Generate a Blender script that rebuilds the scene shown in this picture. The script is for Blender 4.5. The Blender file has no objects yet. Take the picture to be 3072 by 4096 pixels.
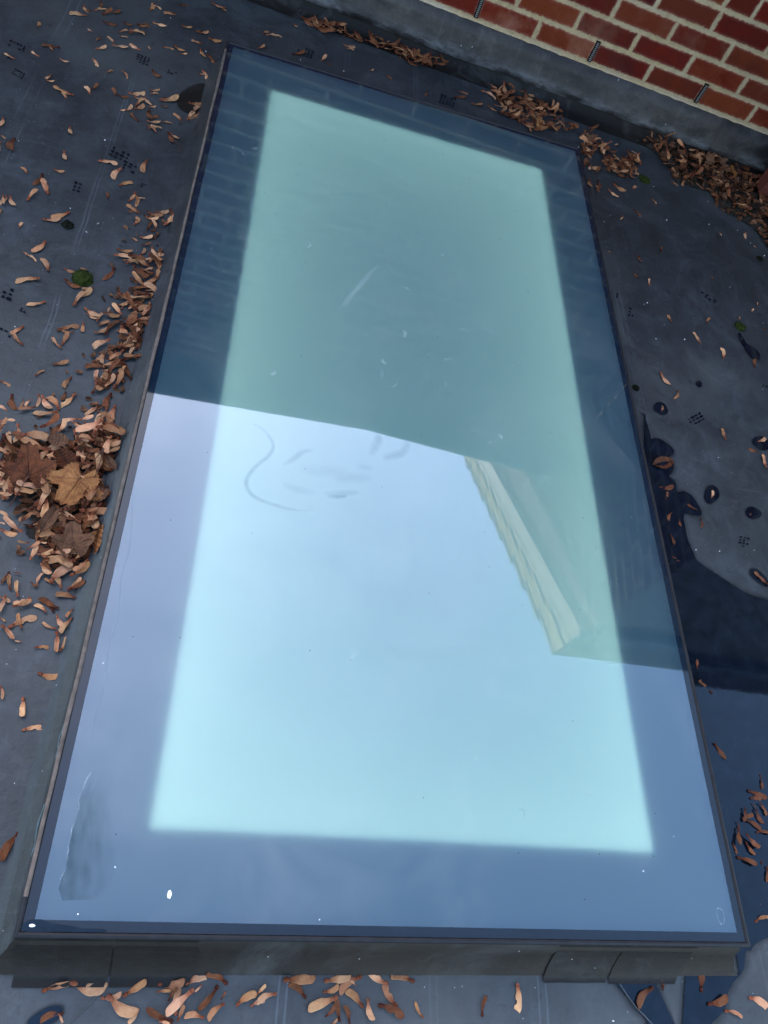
import bpy, bmesh, math, random
import numpy as np
from mathutils import Vector, Matrix, noise
S = bpy.context.scene
C = S.collection
R = math.radians
rng = random.Random(11)

# ---------------------------------------------------------------- camera
cam = bpy.data.cameras.new('camera')
co = bpy.data.objects.new('camera', cam); C.objects.link(co)
cam.sensor_fit = 'VERTICAL'; cam.sensor_height = 36.0; cam.lens = 25.218
cam.clip_start = 0.02; cam.clip_end = 3000
co.matrix_world = Matrix(((0.95958253, -0.153729, -0.23573028, 0.16500267),
                          (0.01174282, 0.8587658, -0.51223374, 0.00424322),
                          (0.28118228, 0.48876241, 0.82586187, 1.33635128),
                          (0, 0, 0, 1)))
S.camera = co
# ---------------------------------------------------------------- light
TH = -0.09087746                      # the brick house stands a little askew to the rooflight
DR = Vector((math.cos(TH), math.sin(TH), 0)); NR = Vector((-math.sin(TH), math.cos(TH), 0))
sdir = (DR * -0.42 + NR * 0.74 + Vector((0, 0, 0.407))).normalized()
elev = math.asin(sdir.z); az = math.atan2(sdir.x, sdir.y)
sun = bpy.data.lights.new('sun', 'SUN'); sun.energy = 4.0; sun.angle = R(0.5); sun.color = (1, .93, .82)
so = bpy.data.objects.new('sun', sun); C.objects.link(so); so.location = sdir * 30
so.rotation_euler = (-sdir).to_track_quat('-Z', 'Y').to_euler()
w = bpy.data.worlds.new('World'); S.world = w; w.use_nodes = True
nt = w.node_tree; nt.nodes.clear()
sky = nt.nodes.new('ShaderNodeTexSky'); sky.sky_type = 'NISHITA'; sky.sun_disc = False
sky.sun_elevation = elev; sky.sun_rotation = az; sky.air_density = 1.15; sky.dust_density = 2.0; sky.ozone_density = 1.0
hs = nt.nodes.new('ShaderNodeHueSaturation'); hs.inputs['Saturation'].default_value = 0.92
bg = nt.nodes.new('ShaderNodeBackground'); bg.inputs['Strength'].default_value = 0.13
wo = nt.nodes.new('ShaderNodeOutputWorld')
nt.links.new(sky.outputs[0], hs.inputs['Color']); 
# thin bright high cloud on the sun's side of the sky
tc = nt.nodes.new('ShaderNodeTexCoord'); dt = nt.nodes.new('ShaderNodeVectorMath'); dt.operation = 'DOT_PRODUCT'
dt.inputs[1].default_value = Vector((-0.16, 0.66, 0.74)).normalized(); nt.links.new(tc.outputs['Generated'], dt.inputs[0])
nz = nt.nodes.new('ShaderNodeTexNoise'); nz.inputs['Scale'].default_value = 2.6; nz.inputs['Detail'].default_value = 6; nz.inputs['Roughness'].default_value = .62; nz.inputs['Distortion'].default_value = .6
nt.links.new(tc.outputs['Generated'], nz.inputs['Vector'])
mr = nt.nodes.new('ShaderNodeMapRange'); mr.interpolation_type = 'SMOOTHSTEP'
for i_, v_ in ((1, .66), (2, 1.0), (3, 0.0), (4, 1.0)): mr.inputs[i_].default_value = v_
nt.links.new(dt.outputs['Value'], mr.inputs[0])
mm = nt.nodes.new('ShaderNodeMath'); mm.operation = 'MULTIPLY'; nt.links.new(mr.outputs[0], mm.inputs[0]); nt.links.new(nz.outputs['Fac'], mm.inputs[1])
mx = nt.nodes.new('ShaderNodeMix'); mx.data_type = 'RGBA'; mx.blend_type = 'ADD'; mx.inputs[7].default_value = (3.9, 3.5, 3.7, 1)
nt.links.new(mm.outputs[0], mx.inputs[0]); nt.links.new(hs.outputs[0], mx.inputs[6]); nt.links.new(mx.outputs[2], bg.inputs['Color']); nt.links.new(bg.outputs[0], wo.inputs[0])
S.view_settings.view_transform = 'Standard'; S.view_settings.look = 'None'
S.view_settings.exposure = 3.15; S.view_settings.gamma = 1.0
S.cycles.max_bounces = 10; S.cycles.diffuse_bounces = 5; S.cycles.transparent_max_bounces = 12
S.cycles.use_denoising = True

# ---------------------------------------------------------------- measured layout (metres on the roof)
ZONES=['maple seeds above the brown leaf', 'maple seeds against the upper left frame', 'maple seeds alone left of the near left corner', 'maple seeds along the frame above the leaf pile', 'maple seeds along the frame below the leaf pile', 'maple seeds among the two big leaves', 'maple seeds around the bright moss cushion', 'maple seeds at the foot of the leaf pile', 'maple seeds at the top of the leaf pile', 'maple seeds below the dark leaf', 'maple seeds below the leaf pile', 'maple seeds below the near edge', 'maple seeds below the near right corner', 'maple seeds below the tan leaf', 'maple seeds beside the leaf pile', 'maple seeds between big leaf and frame', 'maple seeds between the rooflight and the wall', 'maple seeds by the near left corner', 'maple seeds in the arc above the leaf pile', 'maple seeds in the big puddle', 'maple seeds in the drift along the frame', 'maple seeds in the near left heap', 'maple seeds in the starburst below the glass', 'maple seeds in the upper drift', 'maple seeds in the wet by the near right corner', 'maple seeds in the wet heap right of the frame', 'maple seeds left of the drift', 'maple seeds left of the frame by the boot prints', 'maple seeds left of the two big leaves', 'maple seeds low in the leaf pile, left side', 'maple seeds low in the leaf pile, right side', 'maple seeds near the brown downpipe', 'maple seeds near the dark far left patch', 'maple seeds on the far left of the roof', 'maple seeds right of the frame above the puddle', 'maple seeds right of the frame halfway up']
SEEDS=[
(0.2547,-0.0629,0.0031,-2.4,0.0482,1,0,0.07,-0.2,'pale maple seed in the near left heap, farther, pointing near left', 21),
(0.0783,-0.0539,0.0015,-0.06,0.0524,2,0,0.04,0.06,'pale maple seed by the near left corner, pointing right', 17),
(-0.0403,0.1431,0.0015,-1.87,0.0452,7,2,0.05,0.15,'dark maple seed alone left of the near left corner, pointing nearer', 2),
(0.1333,-0.0702,0.0047,-0.39,0.0509,0,0,-0.05,-0.04,'pale maple seed in the near left heap, farther, pointing right', 21),
(0.4786,-0.0736,0.0047,-2.77,0.0493,1,0,-0.04,0.03,'pale maple seed below the near edge, pointing left', 11),
(0.2912,-0.059,0.0031,-2.26,0.0403,6,2,0.04,0.06,'dark maple seed in the starburst below the glass, pointing near left', 22),
(0.3917,-0.0521,0.0015,0.08,0.0506,1,1,-0.1,-0.05,'brown maple seed in the starburst below the glass, pointing right', 22),
(0.7911,-0.0565,0.0015,-1.6,0.0442,5,0,-0.04,-0.03,'pale maple seed below the near right corner, pointing nearer', 12),
(-0.1406,0.4699,0.0015,0.6,0.0477,5,0,0.04,-0.11,'pale maple seed along the frame below the leaf pile, nearest, pointing far right', 4),
(0.0418,-0.0652,0.0015,0.27,0.0381,6,1,-0.01,0.2,'brown maple seed by the near left corner, pointing right', 17),
(0.2313,-0.1029,0.0047,2.74,0.0441,6,2,0.02,-0.2,'dark maple seed in the near left heap, pointing far left', 21),
(-0.0924,0.5592,0.0095,1.03,0.0533,4,0,-0.06,0.08,'pale maple seed along the frame below the leaf pile, middle, pointing far right', 4),
(-0.0808,0.8978,0.04,0.09,0.0574,4,1,-0.02,-0.06,'brown maple seed at the top of the leaf pile, pointing right', 8),
(-0.2163,0.8587,0.026,0.13,0.0537,4,0,0.04,0.22,'pale maple seed above the brown leaf, pointing right', 0),
(0.2426,-0.0589,0.0015,0.4,0.0403,4,0,-0.0,-0.03,'pale maple seed in the near left heap, pointing far right', 21),
(-0.0726,0.9217,0.04,-2.46,0.059,4,0,0.01,0.18,'pale maple seed at the top of the leaf pile, nearest, pointing near left', 8),
(0.1554,-0.0722,0.0031,0.62,0.0361,1,1,0.01,-0.01,'brown maple seed in the near left heap, pointing far right', 21),
(0.5183,-0.0469,0.0015,-2.52,0.0427,0,1,-0.04,0.03,'brown maple seed below the near edge, pointing near left', 11),
(0.2015,-0.0569,0.0015,0.15,0.0404,7,1,0.07,0.02,'brown maple seed in the near left heap, farther, pointing right', 21),
(1.1543,-0.0697,0.0015,1.55,0.0426,7,2,-0.02,-0.18,'dark maple seed below the near right corner, middle, pointing at the wall', 12),
(0.5462,-0.0852,0.0063,-0.35,0.0455,5,2,0.09,0.1,'dark maple seed below the near edge, pointing right', 11),
(0.2346,-0.0954,0.0031,1.6,0.0346,5,0,-0.06,0.09,'pale maple seed in the near left heap, pointing at the wall', 21),
(0.5785,-0.0875,0.0031,2.2,0.04,5,1,-0.04,-0.19,'brown maple seed below the near edge, farthest, pointing far left', 11),
(0.4575,-0.0541,0.0015,0.19,0.0435,1,0,-0.05,-0.17,'pale maple seed below the near edge, pointing right', 11),
(-0.0729,1.0735,0.0031,-2.07,0.0643,1,1,0.03,0.19,'brown maple seed along the frame above the leaf pile, nearer, pointing near left', 3),
(-0.1677,0.9466,0.0031,-2.91,0.0498,3,0,-0.09,0.03,'pale maple seed beside the leaf pile, pointing left', 14),
(1.0548,-0.0625,0.0015,-2.42,0.0477,0,2,-0.04,-0.16,'dark maple seed below the near right corner, pointing near left', 12),
(-0.1999,0.7261,0.026,1.61,0.056,4,1,0.11,-0.2,'brown maple seed left of the two big leaves, pointing at the wall', 28),
(0.5627,-0.0565,0.0015,2.65,0.0404,5,0,0.11,-0.15,'pale maple seed below the near edge, pointing far left', 11),
(0.0763,-0.0921,0.0015,-2.79,0.0304,0,2,0.01,0.01,'dark maple seed by the near left corner, pointing left', 17),
(-0.2907,1.3081,0.0031,-2.64,0.0531,2,0,-0.05,0.18,'pale maple seed left of the drift, farther, pointing near left', 26),
(0.3223,-0.0847,0.0063,0.55,0.0335,4,1,0.09,-0.14,'brown maple seed in the starburst below the glass, pointing far right', 22),
(0.6076,-0.0542,0.0015,3.01,0.0414,7,1,-0.02,0.13,'brown maple seed below the near edge, pointing left', 11),
(0.522,-0.0881,0.0015,2.56,0.0373,7,1,0.05,0.17,'brown maple seed below the near edge, middle, pointing far left', 11),
(0.3032,-0.0806,0.0079,-2.29,0.0304,2,1,-0.08,-0.14,'brown maple seed in the starburst below the glass, pointing near left', 22),
(0.4851,-0.1057,0.0031,1.86,0.0314,1,2,-0.01,-0.08,'dark maple seed below the near edge, pointing at the wall', 11),
(-0.062,0.5793,0.0111,0.98,0.0432,2,1,0.05,-0.11,'brown maple seed along the frame below the leaf pile, farthest, pointing far right', 4),
(0.305,-0.0571,0.0015,2.81,0.0363,0,2,0.08,-0.09,'dark maple seed in the starburst below the glass, pointing left', 22),
(-0.1585,0.7863,0.022,-1.18,0.0528,1,1,-0.09,-0.16,'brown maple seed among the two big leaves, farther, pointing nearer', 5),
(0.3823,-0.0692,0.0047,-2.71,0.0328,0,0,-0.01,-0.22,'pale maple seed in the starburst below the glass, pointing near left', 22),
(0.5281,-0.0759,0.0079,-1.17,0.0309,2,0,0.03,-0.08,'pale maple seed below the near edge, pointing near right', 11),
(-0.1564,0.6388,0.044,2.57,0.0442,6,0,0.1,0.06,'pale maple seed low in the leaf pile, left side, pointing far left', 29),
(-0.2198,1.167,0.0015,0.62,0.0487,5,1,0.05,-0.13,'brown maple seed left of the drift, pointing far right', 26),
(-0.1005,0.6041,0.018,-0.15,0.0398,4,0,0.0,-0.16,'pale maple seed at the foot of the leaf pile, second nearest, pointing right', 7),
(-0.181,0.8734,0.04,1.11,0.0483,0,2,-0.09,-0.16,'dark maple seed at the top of the leaf pile, pointing far right', 8),
(0.4291,-0.0754,0.0015,2.61,0.0341,2,2,0.0,-0.04,'dark maple seed in the starburst below the glass, pointing far left', 22),
(1.2546,-0.0795,0.0015,-0.35,0.0419,4,0,0.03,0.08,'pale maple seed below the near right corner, pointing right', 12),
(0.7262,-0.1022,0.0015,1.28,0.0308,3,2,0.08,-0.1,'dark maple seed below the near right corner, nearest, pointing at the wall', 12),
(-0.0743,0.3954,0.0015,-0.01,0.0354,2,1,0.1,0.16,'brown maple seed alone left of the near left corner, nearer, pointing right', 2),
(0.1243,-0.0739,0.0015,0.26,0.0288,0,0,0.03,0.08,'pale maple seed in the near left heap, nearer, pointing right', 21),
(1.0728,-0.0672,0.0031,1.5,0.0326,2,2,-0.04,0.15,'dark maple seed below the near right corner, farthest, pointing at the wall', 12),
(-0.0445,0.9034,0.026,2.09,0.053,6,1,-0.06,0.13,'brown maple seed at the top of the leaf pile, pointing far left', 8),
(-0.1202,1.1792,0.0047,1.16,0.0583,3,2,-0.03,-0.05,'dark maple seed in the drift along the frame, pointing far right', 20),
(-0.0756,0.2962,0.0015,0.28,0.0316,5,0,0.04,-0.21,'pale maple seed alone left of the near left corner, pointing right', 2),
(-0.3759,2.0247,0.0015,3.06,0.0539,1,1,0.08,0.21,'brown maple seed on the far left of the roof, pointing left', 33),
(-0.0614,0.4708,0.0063,-1.34,0.039,6,1,0.05,0.21,'brown maple seed along the frame below the leaf pile, pointing nearer', 4),
(-0.0346,0.9007,0.022,-2.19,0.0454,5,1,0.07,-0.03,'brown maple seed at the top of the leaf pile, pointing near left', 8),
(-0.1118,0.5965,0.04,-0.22,0.0372,3,0,-0.05,-0.17,'pale maple seed at the foot of the leaf pile, nearest, pointing right', 7),
(-0.1027,0.6136,0.026,0.26,0.0357,1,0,0.09,0.11,'pale maple seed at the foot of the leaf pile, third nearest, pointing right', 7),
(-0.0946,0.6509,0.026,-2.92,0.0357,0,1,0.02,-0.12,'brown maple seed low in the leaf pile, right side, pointing left', 30),
(-0.045,0.5392,0.0047,-3.14,0.0348,7,1,-0.01,0.06,'brown maple seed along the frame below the leaf pile, pointing left', 4),
(-0.088,0.3508,0.0015,-1.29,0.0345,1,0,0.08,0.18,'pale maple seed alone left of the near left corner, pointing nearer', 2),
(1.2943,0.1553,0.0031,-0.3,0.0427,6,2,0.1,0.09,'dark maple seed in the wet by the near right corner, pointing right', 24),
(-0.1424,0.5065,0.0079,0.61,0.0323,1,1,-0.09,0.02,'brown maple seed along the frame below the leaf pile, nearest, pointing far right', 4),
(0.2758,-0.0996,0.0015,3.13,0.0294,0,1,0.07,0.18,'brown maple seed in the near left heap, pointing left', 21),
(-0.0792,0.9451,0.018,-0.99,0.049,0,2,0.04,-0.06,'dark maple seed at the top of the leaf pile, farthest, pointing near right', 8),
(-0.1473,0.9998,0.0015,-2.14,0.0445,5,0,-0.07,0.04,'pale maple seed in the arc above the leaf pile, pointing near left', 18),
(-0.2643,1.2457,0.0015,-2.61,0.042,3,0,0.01,0.08,'pale maple seed left of the drift, nearer, pointing near left', 26),
(-0.0755,0.5092,0.0015,2.57,0.037,0,2,0.04,0.14,'dark maple seed along the frame below the leaf pile, nearer, pointing far left', 4),
(1.3219,0.1994,0.0095,-0.61,0.0382,2,2,-0.04,-0.2,'dark maple seed in the wet heap right of the frame, second nearest, pointing near right', 25),
(1.2984,0.3802,0.0015,-0.92,0.0387,1,2,-0.07,0.09,'dark maple seed in the big puddle, pointing near right', 19),
(-0.0735,0.6401,0.0175,0.26,0.055,4,2,0.02,0.49,'dark maple seed low in the leaf pile, right side, pointing right', 30),
(1.5721,0.7954,0.0015,2.4,0.0477,1,2,-0.1,0.18,'dark maple seed right of the frame above the puddle, pointing far left', 34),
(-0.2571,1.7751,0.0015,0.13,0.0483,5,0,0.12,-0.04,'pale maple seed left of the frame by the boot prints, pointing right', 27),
(-0.0856,1.1485,0.0031,0.69,0.0456,3,0,0.12,-0.2,'pale maple seed in the drift along the frame, nearer, pointing far right', 20),
(1.3586,0.2856,0.0015,-0.22,0.0453,1,2,-0.05,0.04,'dark maple seed in the wet heap right of the frame, farther, pointing right', 25),
(-0.1075,1.166,0.0079,-2.15,0.0484,0,0,0.08,-0.04,'pale maple seed in the drift along the frame, pointing near left', 20),
(-0.1008,0.6532,0.0181,5.4,0.0539,0,2,0.01,0.01,'dark maple seed at the foot of the leaf pile, pointing near right', 7),
(1.1627,-0.0883,0.0031,0.33,0.042,7,2,0.08,-0.13,'dark maple seed below the near right corner, pointing right', 12),
(-0.0596,0.5495,0.0111,0.73,0.0337,1,2,0.06,-0.03,'dark maple seed along the frame below the leaf pile, pointing far right', 4),
(-0.1147,0.6417,0.0129,1.51,0.0545,2,2,-0.06,0.53,'dark maple seed low in the leaf pile, right side, pointing at the wall', 30),
(-0.1395,0.7308,0.0142,4.85,0.0548,6,0,0.29,-0.03,'pale maple seed below the dark leaf, pointing nearer', 9),
(-0.1523,0.4714,0.0063,-0.74,0.0358,6,1,0.11,0.01,'brown maple seed below the leaf pile, pointing near right', 10),
(-0.2817,1.5552,0.0015,-2.42,0.0479,4,1,0.03,0.08,'brown maple seed left of the frame by the boot prints, pointing near left', 27),
(-0.0365,0.7497,0.019,3.51,0.0546,1,2,-0.08,-0.06,'dark maple seed below the tan leaf, pointing left', 13),
(-0.1801,1.2495,0.0031,-0.36,0.0431,2,0,0.1,-0.2,'pale maple seed in the drift along the frame, pointing right', 20),
(-0.0732,0.7128,0.0192,0.24,0.0539,1,1,-0.09,0.5,'brown maple seed below the tan leaf, pointing right', 13),
(-0.0414,0.4985,0.0079,-1.92,0.0331,7,0,-0.02,0.15,'pale maple seed along the frame below the leaf pile, pointing nearer', 4),
(-0.1199,0.5306,0.0031,-2.6,0.0302,5,0,0.07,-0.05,'pale maple seed below the leaf pile, pointing near left', 10),
(0.5001,-0.1089,0.0047,2.01,0.0255,0,2,-0.03,0.2,'dark maple seed below the near edge, pointing far left', 11),
(-0.211,0.7165,0.0127,0.91,0.0546,3,0,-0.05,-0.01,'pale maple seed below the dark leaf, pointing far right', 9),
(0.1801,-0.0874,0.0031,-2.15,0.0218,5,0,-0.08,0.07,'pale maple seed in the near left heap, nearer, pointing near left', 21),
(-0.1795,0.788,0.0129,5.82,0.0547,0,0,-0.25,-0.05,'pale maple seed among the two big leaves, nearer, pointing near right', 5),
(-0.4575,2.2314,0.0015,-2.84,0.0492,6,2,-0.01,-0.05,'dark maple seed on the far left of the roof, pointing left', 33),
(-0.1236,0.7731,0.0177,6.05,0.054,6,1,0.09,0.16,'brown maple seed among the two big leaves, pointing right', 5),
(1.3234,0.4915,0.0015,2.44,0.0397,0,2,-0.02,0.19,'dark maple seed in the big puddle, pointing far left', 19),
(-0.3329,1.5059,0.0015,0.49,0.043,7,0,-0.06,-0.1,'pale maple seed left of the frame by the boot prints, pointing far right', 27),
(-0.1513,1.4335,0.0047,0.4,0.0439,4,0,-0.08,-0.04,'pale maple seed in the upper drift, pointing far right', 23),
(-0.1471,0.7545,0.0143,3.42,0.0539,1,0,0.42,0.24,'pale maple seed among the two big leaves, pointing left', 5),
(-0.1557,2.1102,0.0031,0.84,0.0647,0,0,-0.03,0.01,'pale maple seed near the dark far left patch, farthest, pointing far right', 32),
(-0.1015,0.8037,0.0138,5.14,0.0534,3,2,0.04,-0.03,'dark maple seed among the two big leaves, pointing near right', 5),
(1.1958,-0.0988,0.0031,-0.31,0.0349,3,1,0.1,0.04,'brown maple seed below the near right corner, pointing right', 12),
(-0.0757,1.1138,0.0063,-2.39,0.0419,6,1,-0.01,0.16,'brown maple seed along the frame above the leaf pile, farther, pointing near left', 3),
(-0.0347,0.8265,0.0157,2.95,0.0541,7,2,-0.05,0.5,'dark maple seed above the brown leaf, nearer, pointing left', 0),
(-0.0904,0.6876,0.0182,0.57,0.0518,4,2,-0.05,-0.34,'dark maple seed below the tan leaf, nearer, pointing far right', 13),
(-0.1061,0.7771,0.0199,5.05,0.0527,2,1,0.32,-0.04,'brown maple seed among the two big leaves, nearer, pointing nearer', 5),
(-0.0373,0.6117,0.022,-2.28,0.0329,5,1,-0.03,-0.11,'brown maple seed at the foot of the leaf pile, pointing near left', 7),
(-0.0359,0.6971,0.026,-2.26,0.0348,7,2,0.09,0.05,'dark maple seed below the tan leaf, nearest, pointing near left', 13),
(-0.2308,0.8885,0.018,-1.48,0.0439,3,0,-0.07,-0.13,'pale maple seed at the top of the leaf pile, pointing nearer', 8),
(-0.1608,0.5281,0.0063,-1.62,0.0331,6,0,0.01,0.07,'pale maple seed below the leaf pile, pointing nearer', 10),
(0.238,-0.103,0.0063,1.3,0.0216,1,1,-0.1,-0.14,'brown maple seed in the near left heap, pointing at the wall', 21),
(-0.196,0.7447,0.0123,0.64,0.0528,4,2,-0.01,-0.11,'dark maple seed among the two big leaves, pointing far right', 5),
(-0.0597,0.8035,0.018,1.47,0.0427,5,2,0.02,-0.04,'dark maple seed above the brown leaf, pointing at the wall', 0),
(-0.1256,0.8989,0.0157,5.6,0.0544,2,0,-0.02,-0.26,'pale maple seed at the top of the leaf pile, pointing near right', 8),
(-0.1681,0.9548,0.0015,2.46,0.0409,2,1,-0.02,-0.17,'brown maple seed beside the leaf pile, pointing far left', 14),
(-0.2024,0.7455,0.0122,0.51,0.0526,6,1,-0.06,-0.21,'brown maple seed among the two big leaves, pointing far right', 5),
(-0.0646,0.7165,0.018,1.91,0.041,1,1,0.04,-0.06,'brown maple seed below the tan leaf, pointing at the wall', 13),
(-0.072,0.7532,0.017,0.26,0.0517,1,2,-0.0,0.06,'dark maple seed between big leaf and frame, pointing right', 15),
(-0.036,0.7325,0.0171,4.27,0.0509,7,2,-0.26,0.23,'dark maple seed below the tan leaf, farthest, pointing near left', 13),
(0.6229,-0.1022,0.0015,2.11,0.0252,3,1,-0.02,0.08,'brown maple seed below the near edge, nearest, pointing far left', 11),
(-0.2407,1.3247,0.0015,-0.33,0.041,0,2,-0.1,-0.09,'dark maple seed around the bright moss cushion, pointing right', 6),
(-0.1181,0.717,0.0172,5.24,0.0507,4,1,0.03,0.29,'brown maple seed below the tan leaf, pointing near right', 13),
(1.31,0.2105,0.0063,-1.8,0.0345,1,2,0.11,0.12,'dark maple seed in the wet heap right of the frame, nearest, pointing nearer', 25),
(-0.1453,0.7013,0.0194,1.4,0.0512,6,0,-0.02,-0.05,'pale maple seed below the dark leaf, pointing at the wall', 9),
(-0.1922,0.639,0.044,-0.22,0.0317,7,1,0.08,0.09,'brown maple seed at the foot of the leaf pile, pointing right', 7),
(-0.0856,0.8938,0.0177,1.57,0.0539,1,0,0.0,0.1,'pale maple seed at the top of the leaf pile, farther, pointing at the wall', 8),
(-0.0495,0.7628,0.04,-1.84,0.0381,1,1,-0.01,0.06,'brown maple seed between big leaf and frame, pointing nearer', 15),
(1.3369,0.2251,0.0047,-0.41,0.037,4,2,0.01,-0.21,'dark maple seed in the wet heap right of the frame, third nearest, pointing near right', 25),
(-0.0955,0.9848,0.0015,-2.12,0.0402,6,0,-0.01,-0.06,'pale maple seed beside the leaf pile, pointing near left', 14),
(-0.0744,1.1422,0.0079,-2.1,0.0447,6,1,0.12,0.07,'brown maple seed in the drift along the frame, pointing near left', 20),
(-0.248,0.8533,0.0173,5.64,0.0529,0,2,-0.24,-0.58,'dark maple seed above the brown leaf, nearer, pointing near right', 0),
(-0.2037,1.2497,0.0031,1.27,0.0502,6,0,0.06,-0.08,'pale maple seed left of the drift, pointing at the wall', 26),
(-0.0618,0.5541,0.0063,1.05,0.0317,2,1,0.03,0.08,'brown maple seed along the frame below the leaf pile, middle, pointing far right', 4),
(-0.1622,0.8391,0.0172,2.87,0.0524,1,1,0.08,-0.49,'brown maple seed above the brown leaf, farther, pointing left', 0),
(-0.0926,0.716,0.0169,3.6,0.0497,5,0,-0.09,0.2,'pale maple seed below the tan leaf, pointing near left', 13),
(-0.0728,0.9026,0.0128,3.74,0.0525,3,2,-0.05,-0.15,'dark maple seed at the top of the leaf pile, pointing near left', 8),
(-0.0764,0.7403,0.0197,2.59,0.0502,5,2,0.06,0.16,'dark maple seed among the two big leaves, pointing far left', 5),
(-0.2134,0.9481,0.0047,-2.66,0.0327,1,1,0.1,0.05,'brown maple seed beside the leaf pile, pointing near left', 14),
(0.4558,-0.0674,0.0047,0.39,0.0266,2,1,0.1,-0.06,'brown maple seed below the near edge, pointing right', 11),
(-0.1069,0.8362,0.0133,5.1,0.0505,2,1,-0.1,-0.46,'brown maple seed above the brown leaf, pointing nearer', 0),
(-0.1384,1.2448,0.0063,0.1,0.0372,2,1,-0.05,-0.04,'brown maple seed in the drift along the frame, farther, pointing right', 20),
(-0.0692,0.5161,0.0031,2.61,0.0319,5,2,-0.01,0.2,'dark maple seed along the frame below the leaf pile, farther, pointing far left', 4),
(-0.0654,0.7169,0.0179,5.4,0.0484,4,0,0.15,0.01,'pale maple seed below the tan leaf, pointing near right', 13),
(-0.244,2.1064,0.0015,0.62,0.0518,2,0,-0.0,0.16,'pale maple seed near the dark far left patch, third nearest, pointing far right', 32),
(-0.3091,1.4352,0.0015,-1.96,0.0486,4,1,0.08,0.15,'brown maple seed around the bright moss cushion, pointing nearer', 6),
(-0.4281,2.4348,0.0015,-2.66,0.0497,0,0,0.02,-0.16,'pale maple seed between the rooflight and the wall, pointing near left', 16),
(-0.0651,1.238,0.0079,0.35,0.0386,3,1,-0.07,-0.14,'brown maple seed in the drift along the frame, nearer, pointing right', 20),
(-0.0906,0.6629,0.015,2.55,0.048,4,2,-0.18,0.16,'dark maple seed low in the leaf pile, right side, pointing far left', 30),
(-0.0979,1.076,0.0015,0.79,0.039,3,1,-0.01,-0.04,'brown maple seed along the frame above the leaf pile, pointing far right', 3),
(0.3436,-0.0858,0.0031,0.36,0.0244,5,0,-0.1,0.03,'pale maple seed in the starburst below the glass, pointing right', 22),
(-0.0893,0.6221,0.0157,3.04,0.0471,5,2,-0.03,-0.04,'dark maple seed at the foot of the leaf pile, pointing left', 7),
(-0.201,0.8019,0.0183,1.67,0.0506,1,1,-0.44,0.61,'brown maple seed above the brown leaf, pointing at the wall', 0),
(-0.0594,0.6084,0.0149,3.43,0.0465,0,1,0.12,-0.34,'brown maple seed at the foot of the leaf pile, pointing left', 7),
(-0.1709,0.813,0.0137,5.2,0.0496,1,0,-0.18,0.11,'pale maple seed among the two big leaves, farther, pointing near right', 5),
(-0.0995,0.8556,0.022,0.14,0.0323,0,2,-0.03,0.01,'dark maple seed above the brown leaf, farther, pointing right', 0),
(-0.1264,0.6099,0.018,0.57,0.0289,0,0,-0.09,0.04,'pale maple seed at the foot of the leaf pile, pointing far right', 7),
(-0.1447,1.3998,0.0015,-1.91,0.0509,3,2,-0.01,-0.12,'dark maple seed around the bright moss cushion, pointing nearer', 6),
(0.2207,-0.0782,0.0063,1.01,0.0204,5,2,0.11,0.07,'dark maple seed in the near left heap, pointing far right', 21),
(0.9001,2.7144,0.0015,-0.56,0.0631,3,0,0.06,0.18,'pale maple seed between the rooflight and the wall, pointing near right', 16),
(-0.2031,1.2776,0.0015,1.04,0.0443,7,0,0.02,0.02,'pale maple seed left of the drift, pointing far right', 26),
(-0.1474,0.9073,0.026,-1.96,0.037,1,2,-0.09,0.0,'dark maple seed at the top of the leaf pile, pointing nearer', 8),
(-0.2072,0.9787,0.0063,-0.83,0.0392,7,0,-0.06,-0.12,'pale maple seed beside the leaf pile, pointing near right', 14),
(-0.15,1.4644,0.0015,0.06,0.0382,7,1,0.09,-0.19,'brown maple seed left of the frame by the boot prints, pointing right', 27),
(-0.2069,1.0695,0.0015,0.52,0.0339,1,1,0.12,0.19,'brown maple seed in the arc above the leaf pile, pointing far right', 18),
(-0.193,0.7395,0.0139,2.27,0.0482,0,2,0.12,0.06,'dark maple seed left of the two big leaves, pointing far left', 28),
(1.3214,0.1848,0.0047,-0.84,0.0297,2,2,-0.02,-0.21,'dark maple seed in the wet heap right of the frame, nearest, pointing near right', 25),
(-0.1054,1.621,0.0031,0.15,0.0403,0,1,-0.03,0.06,'brown maple seed against the upper left frame, pointing right', 1),
(-0.0543,1.2017,0.0054,4.99,0.0543,3,2,-0.14,-0.46,'dark maple seed in the drift along the frame, pointing nearer', 20),
(-0.0471,0.8828,0.04,-1.56,0.0404,2,0,-0.1,0.13,'pale maple seed above the brown leaf, pointing nearer', 0),
(-0.2947,2.4029,0.0031,0.71,0.0556,3,1,-0.07,-0.14,'brown maple seed between the rooflight and the wall, pointing far right', 16),
(1.3652,0.2491,0.0063,-1.11,0.0296,2,2,-0.05,0.19,'dark maple seed in the wet heap right of the frame, fourth nearest, pointing near right', 25),
(-0.1404,0.5293,0.0031,1.9,0.0326,6,0,-0.05,-0.04,'pale maple seed below the leaf pile, pointing at the wall', 10),
(-0.0769,1.0194,0.0031,-1.59,0.0431,7,2,-0.06,-0.22,'dark maple seed along the frame above the leaf pile, pointing nearer', 3),
(-0.1346,0.5969,0.018,1.51,0.0318,1,0,-0.08,0.19,'pale maple seed at the foot of the leaf pile, pointing at the wall', 7),
(0.1068,2.6331,0.0031,0.42,0.0573,3,0,-0.03,-0.18,'pale maple seed between the rooflight and the wall, farther, pointing far right', 16),
(-0.1091,0.7037,0.0186,0.76,0.0455,6,0,-0.07,-0.21,'pale maple seed below the tan leaf, pointing far right', 13),
(-0.2561,0.871,0.044,0.3,0.0288,6,0,-0.06,-0.15,'pale maple seed at the top of the leaf pile, pointing right', 8),
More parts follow.
